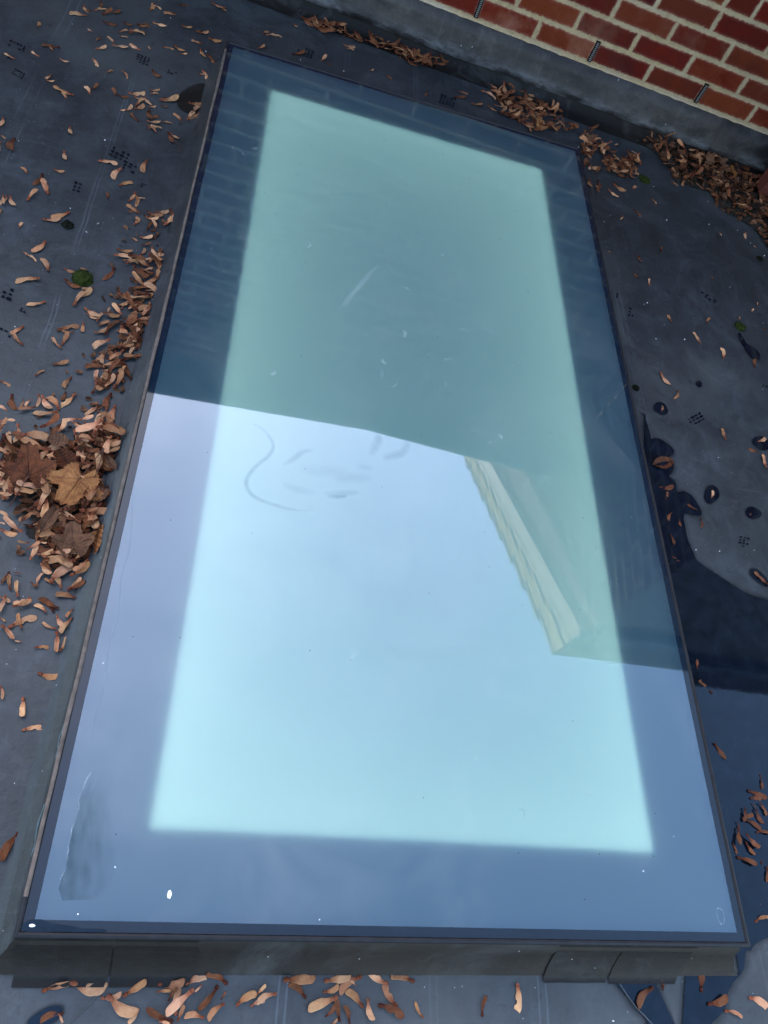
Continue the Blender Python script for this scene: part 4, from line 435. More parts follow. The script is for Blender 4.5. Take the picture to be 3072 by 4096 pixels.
(-0.1839,0.8429,0.0083,1.63,0.0353,3,2,-0.11,0.62),(-0.2441,0.8317,0.003,5.65,0.035,0,2,-0.52,0.01),(-0.2259,0.772,0.0058,4.57,0.0343,1,2,0.17,0.22),(-0.4083,2.537,0.0015,-1.43,0.0406,3,2,-0.09,-0.03),(-0.138,2.3845,0.0015,0.33,0.0214,1,0,0.06,0.11),(1.6578,2.7219,0.0394,0.1,0.044,7,1,0.58,-0.97),(-0.0302,0.8607,0.0084,3.39,0.0346,4,2,0.11,-0.11),
(-0.0582,0.7668,0.0032,3.11,0.0337,3,2,-0.0,-0.34),(-0.1122,0.7401,0.0077,0.47,0.0335,2,2,-0.15,-0.08),(-0.1291,0.6498,0.0065,0.38,0.0326,3,2,-0.06,-0.35),(1.441,1.8562,0.0015,1.37,0.036,3,0,0.05,-0.09),(1.4664,1.0411,0.0015,1.32,0.0242,7,0,0.08,-0.17),(-0.0862,1.3041,0.0044,5.75,0.0403,4,2,-0.06,0.32),
(0.5959,2.8171,0.0137,-0.76,0.0404,4,2,-0.04,0.77),(1.7024,2.537,0.0348,1.45,0.0421,1,2,-0.09,-0.53),(2.1072,2.369,0.039,4.85,0.0428,5,1,0.38,-0.97),(1.3268,2.5111,0.0169,1.03,0.0397,3,2,0.07,-0.0),(2.0718,2.2621,0.0319,4.92,0.0415,1,1,0.23,-0.57),(1.3224,2.2922,0.0015,1.8,0.0328,7,1,0.04,-0.16),(1.652,2.6469,0.0274,5.06,0.0423,5,1,-0.29,0.29),
(2.1402,2.6414,0.0252,4.97,0.0453,2,2,-0.17,1.4),(2.122,2.7,0.0266,3.95,0.0456,2,2,-0.03,0.11),(-0.1892,0.7543,0.0108,2.32,0.0337,4,1,-0.16,-0.14),(-0.1231,0.81,0.0024,2.07,0.034,2,2,0.2,-0.27),(1.5102,2.579,0.0164,5.23,0.0407,2,1,-0.02,0.72),(1.0953,2.7156,0.01,0.35,0.0405,4,1,-0.17,-0.14),(-0.1702,0.825,0.0058,1.68,0.0343,3,2,-0.02,0.13),
(2.1793,2.6689,0.0358,0.89,0.0461,7,1,-0.48,-0.49),(1.8919,2.4969,0.0369,4.83,0.0421,2,2,-0.49,0.51),(0.9604,2.7132,0.0159,1.2,0.04,4,1,0.33,-1.04),(1.7591,2.6536,0.0372,0.29,0.0431,7,1,0.2,0.49),(0.5032,2.7904,0.0137,1.3,0.0398,2,2,-0.02,0.03),(-0.3477,1.383,0.0015,-0.33,0.0156,3,0,-0.05,0.07),(1.9856,2.5925,0.026,4.76,0.0434,6,2,-0.21,-0.13),
(-0.2248,0.7321,0.04,0.55,0.012,7,0,-0.06,0.22),(-0.1838,0.7749,0.0113,4.34,0.0332,4,2,0.1,-0.25),(1.5863,2.6778,0.0434,1.39,0.0419,0,1,0.05,0.6),(1.7889,2.6744,0.0388,0.37,0.043,1,1,-0.13,0.23),(-0.0555,1.2604,0.004,1.12,0.039,2,2,-0.0,-0.21),(0.7288,2.8245,0.013,-0.65,0.0398,3,1,-0.53,-0.54),(1.0474,2.7052,0.0129,0.78,0.0396,6,2,-0.65,0.02),
(0.5541,2.8005,0.0129,-1.69,0.0389,1,2,0.28,0.88),(-0.1188,0.7288,0.0084,3.31,0.0322,0,2,-0.22,0.05),(-0.0788,0.859,0.0071,2.62,0.0334,7,2,-0.13,0.03),(1.0553,2.5837,0.0118,-0.34,0.0376,2,2,0.2,1.09),(-0.0333,0.8519,0.0043,3.46,0.0329,3,2,0.13,-0.33),(1.9531,2.7656,0.0435,3.22,0.0438,0,1,0.11,0.3),(-0.5005,1.7791,0.0015,-0.56,0.0182,6,1,-0.07,0.18),
(0.302,2.5866,0.0015,1.3,0.0426,1,0,0.03,-0.16),(1.6279,1.7406,0.0015,0.94,0.0388,6,1,-0.06,-0.12),(1.9631,2.7488,0.0266,1.6,0.0439,2,2,0.23,-0.21),(-0.2065,0.6627,0.022,-0.01,0.012,5,0,-0.06,-0.05),(1.1542,2.6201,0.0114,-0.75,0.038,6,1,-0.31,-0.06),(1.3734,2.453,0.0179,6.12,0.0374,2,1,0.16,0.12),(-0.0948,2.5517,0.0015,-2.16,0.0294,1,2,0.01,-0.12),
(-0.4239,1.4882,0.0015,1.61,0.0228,6,1,-0.06,-0.18),(-0.3727,1.4622,0.0015,1.59,0.0226,4,0,-0.02,-0.08),(0.095,2.6462,0.0015,0.96,0.0323,4,1,0.0,-0.01),(-0.1261,1.5135,0.0031,-0.2,0.0158,4,1,-0.1,0.13),(-0.0564,0.8533,0.0101,0.96,0.0326,3,1,0.21,-0.11),(-0.3939,2.357,0.0015,2.35,0.024,5,0,-0.08,0.09),
(-0.4681,2.2041,0.0031,2.37,0.0228,6,1,-0.09,-0.19),(-0.087,1.1911,0.0031,2.41,0.0165,0,1,-0.08,-0.01),(1.4015,1.8759,0.0015,2.25,0.0223,7,2,-0.09,-0.16),(-0.0275,1.4766,0.004,3.41,0.0405,2,0,-0.06,-0.11),(1.1031,2.6237,0.0157,0.67,0.0377,3,2,0.06,1.09),(-0.1893,0.8546,0.0037,5.51,0.0325,5,2,-0.12,0.39),
(2.0438,2.3115,0.0383,1.77,0.0395,6,2,0.24,-0.16),(-0.1372,0.8556,0.0065,2.51,0.0325,5,2,-0.21,-0.13),(0.9698,2.6796,0.0133,1.83,0.0374,1,1,-0.7,-0.83),(-0.1025,1.4123,0.0024,6.01,0.0391,0,2,-0.33,0.38),(0.9625,2.727,0.0124,-0.98,0.0375,0,1,0.17,0.08),(1.1652,2.5937,0.0128,0.13,0.0371,2,2,0.41,0.89),
(0.458,2.8205,0.0127,-1.14,0.0373,3,2,0.69,1.04),(0.6123,2.7762,0.015,-0.52,0.0372,5,2,-0.08,-0.24),(0.6639,2.8119,0.0162,-2.33,0.0375,0,2,0.33,-0.13),(1.1634,2.6988,0.0163,0.66,0.0381,0,1,0.36,-0.05),(1.1264,2.6031,0.0122,-1.1,0.0366,0,1,-0.22,0.2),(1.1277,2.7204,0.0125,0.34,0.038,7,2,0.26,0.53),(1.4987,2.5013,0.0148,4.68,0.0371,5,1,-0.08,1.16),
(1.304,2.605,0.0172,1.39,0.0375,5,1,-0.51,0.45),(1.984,2.4444,0.0286,1.51,0.0397,4,2,-0.06,-0.1),(0.988,2.5996,0.0147,0.35,0.0361,2,2,0.11,0.8),(1.913,2.4835,0.0392,0.84,0.0396,1,2,-0.26,0.03),(-0.2349,0.8366,0.0084,0.78,0.0322,1,2,0.07,-0.16),(1.0029,2.5932,0.0133,0.29,0.036,0,1,0.53,0.77),(1.3403,2.4293,0.0148,3.7,0.0354,4,1,-0.09,-0.65),
(-0.1283,1.2454,0.0047,1.6,0.02,6,0,0.01,0.09),(2.0454,2.395,0.0293,1.32,0.0395,4,2,-0.17,0.32),(1.3736,2.5712,0.013,2.52,0.0371,1,2,-0.01,0.11),(2.0569,2.4936,0.0371,1.59,0.0402,4,1,-0.04,0.64),(1.0225,2.677,0.0105,0.85,0.0367,4,2,-0.11,-0.24),(-0.1597,0.5745,0.0047,-0.09,0.012,3,2,0.05,0.06),(2.0146,2.7412,0.0376,3.51,0.0414,0,1,-0.06,-0.95),
(-0.1329,0.8673,0.026,-2.35,0.0126,0,1,-0.07,0.05),(0.1892,2.7658,0.0015,-0.68,0.024,1,1,0.05,0.08),(1.8632,2.7187,0.0308,5.54,0.0404,5,1,0.46,0.06),(1.1071,2.5915,0.0149,-0.92,0.0352,4,2,0.4,0.14),(1.1137,2.6215,0.0159,-0.67,0.0355,0,1,-0.51,0.36),(-0.2521,2.0146,0.0031,0.54,0.0176,7,0,-0.03,0.21),(0.2599,2.8023,0.0174,-1.01,0.0355,4,1,-0.45,-0.18),
(1.9504,2.3097,0.0015,-1.86,0.0409,2,0,-0.02,-0.18),(1.3688,1.315,0.0015,1.36,0.0244,2,1,-0.0,-0.15),(2.0731,2.5939,0.041,3.41,0.0396,0,2,0.17,-0.94),(2.1547,2.526,0.0318,4.16,0.0395,4,2,-0.18,0.37),(1.957,2.6295,0.0276,1.72,0.0395,1,1,-0.17,-0.35),(1.8716,2.7678,0.0319,2.31,0.04,7,2,-0.11,0.31),(1.3842,2.551,0.0135,4.38,0.0353,0,0,-0.35,-0.2),
(1.0413,2.5855,0.016,0.31,0.0346,2,2,0.19,-0.23),(0.9952,2.5673,0.0115,0.89,0.0342,7,2,-0.09,-0.11),(1.0433,2.7844,0.0106,-0.41,0.0362,3,2,0.14,-0.33),(2.0929,2.4742,0.0362,2.15,0.0382,7,1,0.4,0.15),(0.3159,2.5796,0.0031,-0.3,0.0201,4,2,0.11,-0.16),(0.6978,2.8245,0.0126,-0.12,0.0353,1,1,0.12,0.04),(2.0913,2.4418,0.0373,1.51,0.0378,1,2,0.02,-0.7),
(0.3096,2.801,0.0122,-0.82,0.0343,7,1,-0.04,-0.07),(-0.3672,2.3459,0.0031,-1.96,0.0256,5,2,0.03,-0.08),(-0.0732,0.7739,0.044,2.94,0.012,6,0,0.12,0.06),(1.0007,2.6765,0.0125,0.88,0.0342,6,2,0.42,0.62),(0.9846,2.6554,0.0116,-1.76,0.0335,6,2,-0.01,0.18),(1.3678,2.4813,0.0137,0.63,0.0336,5,1,-0.0,-0.27),
(-0.0482,2.7387,0.0015,-1.2,0.0317,7,1,-0.04,-0.05),(-0.258,0.9538,0.0031,-2.36,0.012,2,2,0.1,-0.17),(1.3065,2.425,0.0121,4.45,0.0325,7,0,-0.01,0.17),(1.3938,2.5505,0.017,5.92,0.0341,7,2,0.3,0.05),(1.4253,2.4577,0.0124,2.41,0.0334,3,2,0.3,0.26),(2.1123,2.629,0.0367,5.78,0.0384,7,2,-0.39,-0.3),(1.0728,2.7711,0.0111,-1.45,0.0346,6,2,-0.62,0.48),
(1.9771,2.6843,0.044,4.34,0.0377,7,2,0.19,-0.67),(0.2677,2.7796,0.0164,0.34,0.0333,2,2,0.04,0.4),(1.533,2.5848,0.0127,2.39,0.0346,2,0,-0.13,0.45),(1.3888,2.4444,0.0045,1.15,0.0544,4,2,-0.24,0.7),(0.9645,2.5916,0.0088,0.16,0.0538,4,2,0.02,-0.08),(2.038,2.6063,0.0367,4.54,0.0367,3,2,0.14,-0.38),(2.1901,2.6206,0.0398,3.59,0.0377,5,2,-0.04,-0.38),
(-0.0491,0.7645,0.026,-1.24,0.0132,4,1,-0.06,0.06),(1.3219,2.5711,0.0044,4.86,0.0544,3,2,0.32,0.57),(0.2152,2.8251,0.0046,-0.39,0.0547,2,2,-0.03,0.4),(1.1672,2.6347,0.0107,0.94,0.033,3,2,-0.06,-0.49),(2.206,2.7038,0.0334,4.23,0.0381,4,1,0.33,0.2),(1.8047,2.7149,0.0345,3.51,0.036,4,1,-0.03,0.05),(0.6777,2.7562,0.006,0.66,0.0546,4,2,0.13,-0.53),
(1.4085,2.5026,0.0147,0.51,0.0326,3,0,-0.18,-0.55),(0.5354,2.8334,0.0042,-0.89,0.0548,1,1,0.2,-0.38),(0.9607,2.6951,0.0036,0.36,0.0545,3,2,0.01,-0.55),(0.4468,2.7908,0.0084,-0.28,0.054,3,2,-0.06,0.25),(1.9012,2.6792,0.0434,1.76,0.0363,7,2,0.2,0.69),(2.1142,2.426,0.0263,1.15,0.0354,7,1,0.19,-0.28),(1.0727,2.6343,0.0096,-0.24,0.0535,3,1,-0.16,1.32),
(-0.0728,1.3774,0.0025,4.65,0.0332,5,2,0.04,0.25),(-0.0928,1.3345,0.0037,5.25,0.0327,3,2,0.05,0.21),(1.1257,2.6158,0.0055,1.54,0.0536,1,1,0.01,-0.75),(-0.1601,0.4864,0.0047,-0.49,0.012,5,1,0.03,-0.17),(-0.0447,1.2033,0.0063,2.21,0.0151,1,0,0.04,0.09),(1.9563,2.4056,0.035,3.01,0.0338,0,2,-0.12,1.03),(1.8723,2.5214,0.0297,0.62,0.0344,6,2,-0.11,0.21),
(-0.5375,2.3014,0.0015,1.69,0.0293,2,1,0.02,0.03),(0.6385,2.7679,0.0099,-0.02,0.0533,1,2,0.2,0.15),(0.9925,2.6646,0.0068,1.13,0.0533,7,2,0.16,0.24),(1.9953,2.6421,0.0328,3.46,0.0355,0,1,0.01,0.11),(1.1371,2.5989,0.0088,0.35,0.0528,4,2,0.11,1.26),(1.4662,2.5727,0.0078,4.31,0.0538,3,2,0.17,-0.96),(1.2413,2.6216,0.0085,0.77,0.0537,5,2,0.08,0.38),
(1.1788,2.7234,0.0148,1.45,0.0328,0,1,0.56,0.31),(0.2668,2.7859,0.004,-0.36,0.0525,1,2,0.17,0.69),(0.5996,2.7666,0.0039,-0.31,0.0526,2,2,-0.02,-0.01),(1.963,2.5072,0.0386,6.16,0.0343,1,1,-0.1,-0.34),(0.6103,2.8042,0.0034,1.05,0.0536,4,1,-0.19,-1.29),(-0.1134,0.4472,0.0031,3.1,0.012,6,0,0.0,-0.15),(0.2589,2.8435,0.0065,-1.29,0.0527,2,1,-0.15,-0.26),
(1.0707,2.7174,0.0066,-0.36,0.0533,4,2,-0.26,0.87),(2.1107,2.5365,0.0269,2.78,0.0349,0,2,0.42,0.12),(1.5284,2.0519,0.0015,1.28,0.0324,3,2,-0.0,-0.07),(0.6598,2.7573,0.0039,1.08,0.0525,0,2,0.14,-0.03),(1.0335,2.7065,0.0023,-0.44,0.0524,1,2,0.54,0.86),(2.0886,2.3127,0.042,1.36,0.0331,1,2,-0.58,0.42),(1.1496,2.7625,0.0118,-0.72,0.0322,5,2,0.05,-0.35),
(2.0099,2.6421,0.0342,4.89,0.0348,1,2,-0.14,-0.07),(0.575,2.789,0.0022,0.45,0.052,2,1,0.29,0.22),(1.4544,2.4678,0.0028,5.81,0.0513,0,2,-0.11,-0.2),(1.4662,2.5696,0.0072,5.98,0.0527,5,2,-0.54,0.16),(1.9409,2.4547,0.0405,2.79,0.0328,7,2,-0.13,-0.04),(1.4455,2.4712,0.0106,0.84,0.0513,0,1,-0.21,-0.54),(0.6103,2.7717,0.0102,0.68,0.0513,7,2,0.48,0.61),
(0.9432,2.741,0.0035,-0.24,0.0515,4,2,-0.17,0.8),(-0.0635,0.6955,0.018,-0.69,0.012,6,1,0.05,0.0),(1.4843,2.5247,0.0027,3.44,0.0512,7,2,-0.55,-0.43),(2.0245,2.6438,0.0437,4.0,0.0341,3,2,0.03,-0.56),(1.9542,2.5354,0.0371,3.72,0.0329,0,2,0.27,-0.05),(1.938,2.5784,0.0088,4.35,0.0549,0,2,0.35,0.83),(1.719,2.6487,0.0023,0.7,0.0546,5,2,0.06,-0.63),
(1.3583,2.5795,0.0089,6.18,0.051,5,1,0.04,-0.14),(1.1957,2.697,0.0052,1.42,0.0516,1,1,0.52,-0.64),(1.918,2.5291,0.0126,4.15,0.0536,6,1,-0.1,0.35),(1.1869,2.6527,0.0093,0.9,0.0509,4,2,0.24,-0.65),(1.1219,2.6153,0.0099,-0.01,0.0498,1,2,0.15,-0.71),(-0.221,2.3505,0.0031,2.18,0.0212,6,0,-0.07,-0.11),(2.1309,2.5973,0.0268,1.38,0.034,0,1,0.13,-0.3),
(-0.4229,2.4742,0.0031,-2.0,0.0223,1,2,-0.02,-0.19),(2.1029,2.2653,0.0132,2.64,0.0522,1,1,0.28,-0.7),(1.073,2.5868,0.0069,-1.38,0.0484,5,1,0.06,-0.56),(1.7059,2.759,0.0029,2.5,0.0547,5,2,0.34,0.28),(1.7308,2.6433,0.0135,1.63,0.0537,7,2,0.1,-0.53),(0.3287,2.7916,0.0059,0.63,0.0496,2,1,0.07,-0.42),(2.1923,2.6647,0.0413,2.32,0.0344,5,2,-0.35,-0.57),
(1.1041,2.6838,0.0021,-0.64,0.0497,5,1,-0.1,0.16),(2.0844,2.4927,0.0158,3.82,0.0536,2,2,-0.23,0.63),(1.6363,2.7445,0.0306,5.25,0.032,5,2,-0.09,0.44),(1.1618,2.6086,0.0049,0.09,0.049,0,1,0.65,-0.5),(0.6942,2.8122,0.007,-1.29,0.0493,0,2,-0.63,0.1),(2.0372,2.3187,0.0065,1.79,0.0515,0,2,0.29,-0.0),(2.1506,2.5522,0.0378,5.52,0.0329,2,2,0.13,-0.95),
(1.7136,2.65,0.0233,0.87,0.0528,2,2,0.21,0.44),(1.3813,2.5006,0.0052,5.84,0.0483,4,2,-0.63,0.6),(1.7534,2.5452,0.02,3.68,0.0509,5,2,-0.59,-0.93),(1.9282,2.5796,0.0091,4.4,0.0526,1,2,-0.16,0.17),(-0.0606,0.8805,0.04,-0.27,0.012,3,0,0.1,-0.03),(1.0704,2.6502,0.0077,-0.48,0.0482,4,2,-0.52,0.64),(2.0359,2.564,0.0108,4.19,0.0531,3,1,0.19,0.03),
(0.6213,2.7471,0.0066,0.47,0.0482,2,2,0.42,-0.14),(1.1174,2.7441,0.0096,-1.31,0.0493,1,2,0.51,-0.05),(0.3754,2.8064,0.0057,0.1,0.0483,1,2,0.05,-0.3),(1.0219,2.596,0.0037,0.45,0.0472,7,2,-0.02,0.6),(1.8861,2.5076,0.0111,6.19,0.0515,1,2,-0.18,-0.51),(1.2798,2.5326,0.009,0.21,0.0477,0,2,0.16,-0.99),(1.282,2.5045,0.005,0.16,0.0472,0,2,0.16,0.22),
(0.6334,2.828,0.0113,-1.6,0.0484,5,2,0.48,0.39),(1.0669,2.7038,0.0055,-0.43,0.0484,4,1,0.17,-0.07),(0.9356,2.7262,0.0086,-0.9,0.0479,5,1,0.46,0.48),(1.0913,2.5955,0.0074,-0.74,0.0469,2,2,-0.13,-0.47),(1.3058,2.5564,0.0058,4.73,0.0472,1,2,0.1,-0.46),(1.0517,2.5774,0.0047,-0.41,0.0464,2,1,0.24,-0.03),(2.0205,2.4918,0.0044,2.35,0.0518,3,2,0.23,-1.27),
(0.5647,2.8429,0.0068,-0.71,0.0482,0,2,0.28,-0.21),(1.475,2.3727,0.0015,0.9,0.0343,4,1,0.06,0.21),(1.8675,2.4221,0.0015,-1.16,0.0213,6,1,0.04,-0.03),(1.6171,2.6837,0.0191,2.16,0.051,6,2,-0.16,0.27),(0.3752,2.7699,0.008,0.26,0.0471,6,2,-0.25,-0.45),(1.4258,2.4602,0.0043,2.8,0.0466,5,2,0.26,0.3),(2.0048,2.3782,0.0063,1.16,0.0503,1,2,0.11,-1.07),
(0.7024,2.8428,0.0027,0.4,0.0484,6,1,0.08,0.4),(1.6985,2.6149,0.025,5.29,0.0499,1,1,0.52,0.84),(-0.0474,1.2933,0.0047,1.52,0.0159,7,1,-0.02,0.12),(1.2911,2.6034,0.0094,0.89,0.0476,5,1,0.04,-0.67),(1.8425,2.7899,0.0221,5.82,0.0528,2,1,0.34,0.63),(0.625,2.809,0.0075,-0.19,0.0471,1,2,-0.18,-0.81),(0.6142,2.8051,0.0106,-0.81,0.0468,0,2,-0.08,0.17),
(1.2713,2.4997,0.0067,0.27,0.0457,1,2,0.3,0.1),(1.3711,2.5148,0.0062,4.94,0.046,5,2,-0.26,0.06),(1.7483,2.6388,0.0206,4.0,0.0496,3,2,-0.21,-0.13),(1.8699,2.6087,0.0145,0.35,0.0507,3,1,0.26,0.07),(1.3367,2.5874,0.0099,0.61,0.0469,3,1,0.15,0.35),(1.4884,2.526,0.0049,4.45,0.0465,2,2,0.09,0.14),(1.9756,2.3735,0.0106,0.55,0.0489,4,2,0.07,-0.05),
(2.1115,2.5402,0.0222,0.95,0.0519,1,1,0.06,-0.64),(1.7021,2.6925,0.0167,2.3,0.0502,7,2,0.18,1.13),(1.19,2.6347,0.0097,-0.08,0.0464,3,1,-0.43,-0.14),(2.0232,2.582,0.0087,1.01,0.0514,4,2,0.42,-0.61),(1.7549,2.56,0.0067,4.6,0.0485,4,2,-0.51,-0.11),(0.6023,2.8477,0.009,-0.0,0.047,4,1,-0.07,-0.86),(1.9622,2.7225,0.0077,2.55,0.0521,2,2,-0.34,0.37),
(2.0168,2.5088,0.0076,0.03,0.0503,5,1,-0.05,0.07),(0.2211,2.818,0.0051,0.02,0.046,0,2,0.35,0.36),(2.0281,2.2403,0.0124,0.52,0.0474,0,2,0.1,0.36),(0.6766,2.771,0.0107,1.77,0.0459,6,1,-0.18,-0.59),(1.856,2.8244,0.0077,5.04,0.0517,2,2,-0.23,0.23),(0.9642,2.6708,0.0044,0.62,0.0454,7,2,0.08,0.1),(2.0653,2.2357,0.012,5.03,0.0469,3,2,-0.7,-0.02),
(2.0288,2.5056,0.0194,2.11,0.0496,3,2,-0.21,-0.35),(1.0335,2.5979,0.0053,1.25,0.0446,5,1,-0.15,-0.52),(0.5211,2.7782,0.0026,2.7,0.0451,1,2,-0.25,0.6),(1.0801,2.7745,0.0088,-0.95,0.0463,0,1,0.14,0.62),(0.5389,2.8007,0.0105,-0.37,0.0451,5,2,-0.42,-0.13),(1.3185,2.4906,0.0079,2.42,0.0442,5,2,0.27,-0.45),
(-0.103,0.9149,0.022,2.3,0.012,4,2,0.04,-0.12),(1.1338,2.7099,0.0049,0.73,0.0461,4,2,0.07,0.13),(0.5334,2.8037,0.0083,0.47,0.0453,2,2,0.6,-0.25),(1.4604,2.4298,0.0074,3.03,0.0439,5,2,0.07,-0.39),(1.8526,2.751,0.012,3.68,0.0499,7,2,0.15,-0.15),(1.7033,2.5337,0.0053,2.27,0.0468,0,1,0.15,-0.2),(1.6951,2.5985,0.0095,3.21,0.0471,2,1,-0.18,0.47),
(1.3492,1.078,0.0015,-1.79,0.0159,2,2,-0.0,0.13),(1.415,2.4984,0.0029,0.09,0.0445,6,2,-0.01,0.72),(0.642,2.7882,0.0074,-0.07,0.0448,4,2,0.4,0.33),(1.073,2.7811,0.0092,-0.42,0.0459,3,1,0.19,-1.0),(0.5578,2.7846,0.0077,0.76,0.0447,5,2,0.1,0.72),(1.4042,2.4839,0.0021,4.43,0.0437,2,2,-0.18,0.32),(1.6498,2.6545,0.0074,2.33,0.0474,6,2,0.2,-0.56),
(1.9043,2.4861,0.0108,3.76,0.0469,7,1,-0.32,0.05),(1.0049,2.6707,0.0033,-0.34,0.0441,6,1,0.24,-0.11),(0.6545,2.8638,0.0095,-1.05,0.0451,2,2,-0.1,1.26),(0.9997,2.6596,0.0064,-0.08,0.0438,6,2,0.25,0.84),(2.0247,2.7365,0.0071,4.97,0.0502,6,1,0.03,0.8),(2.0658,2.4803,0.0099,5.99,0.0475,2,1,-0.44,-0.51),(1.4015,2.1959,0.0015,-2.06,0.0296,3,0,0.01,0.14),
(1.3059,0.9252,0.0015,-2.54,0.0162,4,2,-0.06,-0.19),(0.9619,2.6736,0.0047,-1.44,0.0427,6,2,0.8,-0.48),(0.9392,2.729,0.0023,-0.62,0.0433,1,2,-0.31,-0.19),(0.2696,2.7927,0.0022,0.17,0.0428,1,2,0.1,-0.01),(1.8726,2.4048,0.0054,0.23,0.0448,1,2,0.1,-0.26),(1.978,2.376,0.0212,0.13,0.0452,4,2,-0.12,-0.38),(1.8613,2.7342,0.0077,5.38,0.0478,5,2,0.41,-0.13),
(0.4882,2.7963,0.0046,-0.36,0.0427,2,1,0.5,-0.73),(1.69,2.7713,0.0144,3.41,0.0469,2,1,-0.55,-0.52),(1.2818,2.4209,0.0034,1.25,0.0412,4,2,0.39,0.45),(1.9266,2.6068,0.0218,0.5,0.047,2,2,0.15,0.42),(1.6955,2.5683,0.016,0.29,0.0448,1,2,-0.11,-0.63),(1.9902,2.6282,0.0037,2.71,0.0471,4,2,0.05,-0.59),(2.0976,2.4704,0.0128,1.81,0.0465,0,2,0.37,-0.35),
(1.9729,2.5191,0.018,5.55,0.0458,7,2,-0.01,-0.65),(1.6501,2.6817,0.0171,2.38,0.0454,5,1,-0.28,-0.09),(1.301,2.5773,0.0089,4.51,0.0419,2,0,0.22,-0.92),(2.0376,2.3086,0.0122,1.06,0.0443,6,1,-0.09,0.41),(1.4964,2.5361,0.0103,1.74,0.0429,2,2,0.18,-0.36),(0.3429,2.8341,0.0082,-0.58,0.0422,2,2,0.12,-0.18),
(1.7069,2.5088,0.013,0.93,0.0439,1,2,-0.08,-0.41),(1.8061,2.4998,0.0076,2.44,0.0442,1,1,0.01,0.4),(1.9184,2.7618,0.0068,1.1,0.0478,2,2,0.11,0.09),(1.8554,2.7673,0.0109,5.5,0.0471,4,2,0.12,0.0),(1.7896,2.6266,0.0055,4.55,0.0448,2,2,-0.01,-0.21),(1.8278,2.5322,0.0048,0.27,0.0443,3,2,0.52,-0.18),(1.8678,2.4543,0.0117,2.48,0.0434,2,2,-0.09,-0.32),
(1.1388,2.6804,0.0047,0.91,0.0419,3,2,-0.28,0.23),(1.8358,2.7452,0.0135,3.51,0.0458,5,1,0.16,0.26),(2.1075,2.6034,0.0132,1.96,0.0465,7,2,0.06,0.45),(1.8336,2.7226,0.0072,0.28,0.0458,2,1,-0.25,0.34),(0.95,2.6462,0.0088,0.11,0.0405,1,1,-0.46,0.2),(0.4704,-0.1093,0.0063,0.66,0.012,7,1,0.05,-0.16),(1.5311,2.5531,0.0027,2.99,0.0419,0,2,0.53,-0.57),
(1.1026,2.6937,0.0087,0.19,0.0415,1,1,0.21,0.84),(1.9909,2.4414,0.0113,3.6,0.0435,5,1,-0.3,-0.53),(1.9441,2.4204,0.0028,4.48,0.0429,4,2,-0.24,-0.26),(1.4599,2.5272,0.0042,1.05,0.0413,7,2,-0.08,-1.14),(0.6232,2.8307,0.009,-0.83,0.0411,0,2,-0.35,-0.29),(1.3996,2.4745,0.0038,2.38,0.0401,3,2,-0.21,0.75),
(0.9937,2.6853,0.0087,0.76,0.0407,1,1,-0.46,0.29),(1.5199,2.5752,0.0027,1.04,0.0419,1,2,0.25,0.81),(1.8083,2.6332,0.0049,1.45,0.044,1,1,0.23,-0.2),(-0.1395,0.6782,0.018,-2.39,0.012,3,1,0.09,-0.02),(1.1226,2.6447,0.0033,-2.07,0.04,4,2,0.01,0.44),(1.6789,2.6262,0.0038,2.95,0.0427,3,2,-0.42,0.46),(1.9563,2.4113,0.0208,6.27,0.0425,0,2,-0.22,0.22),
(1.0315,2.6405,0.0043,0.86,0.0399,2,1,0.04,-0.3),(1.7336,2.5443,0.0241,1.92,0.0423,6,2,0.19,0.77),(2.126,2.6029,0.0194,0.82,0.0454,6,2,-0.11,-0.19),(1.1037,2.8017,0.0033,-0.87,0.0414,3,1,-0.73,-0.25),(0.654,2.7989,0.0102,0.39,0.0402,2,2,0.44,0.14),(2.0099,2.4287,0.0087,4.29,0.0422,3,2,0.18,0.17),(2.0204,2.5447,0.014,1.55,0.0436,5,1,0.02,-0.11),
(1.9374,2.5445,0.0162,3.73,0.0425,4,2,-0.27,-0.16),(1.7459,2.6783,0.0175,1.96,0.0429,2,1,-0.69,0.14),(1.0339,2.6965,0.0028,-0.69,0.0394,4,1,0.03,0.11),(2.073,2.2441,0.0155,5.58,0.0407,0,2,0.58,-0.57),(1.9137,2.7968,0.0217,5.77,0.0448,4,2,-0.44,0.16),(2.0216,2.7025,0.0059,2.78,0.0444,2,2,-0.67,0.1),(1.9429,2.6732,0.0113,0.72,0.0439,0,2,-0.16,0.21),
(0.6063,2.7915,0.0088,0.88,0.0393,2,2,-0.05,0.57),(0.5576,2.797,0.0059,1.35,0.0391,6,2,0.3,-0.1),(1.9995,2.7937,0.0242,1.04,0.0451,2,1,-0.34,0.0),(1.0703,2.6731,0.005,0.88,0.039,5,2,0.4,-0.3),(1.8603,2.6829,0.0224,2.19,0.0426,5,2,0.38,-0.24),(1.8534,2.5082,0.0105,3.17,0.0406,3,2,-0.16,0.07),(1.0145,2.6487,0.0081,-1.01,0.0379,4,2,-0.12,0.0),
(0.5588,2.8162,0.0056,0.9,0.0388,2,2,0.99,-0.63),(1.8695,2.7433,0.0083,1.62,0.043,2,2,0.43,0.28),(1.8635,2.4977,0.0179,0.62,0.0406,0,2,-0.47,0.68),(2.0082,2.6078,0.0118,2.55,0.0423,7,2,0.1,0.57),(1.5218,2.5119,0.0023,3.28,0.0383,5,2,-0.2,-0.37),(0.4713,2.6212,0.0015,0.74,0.0187,7,0,0.1,-0.01),(-0.027,2.3651,0.0015,1.82,0.0204,4,0,0.12,0.16),
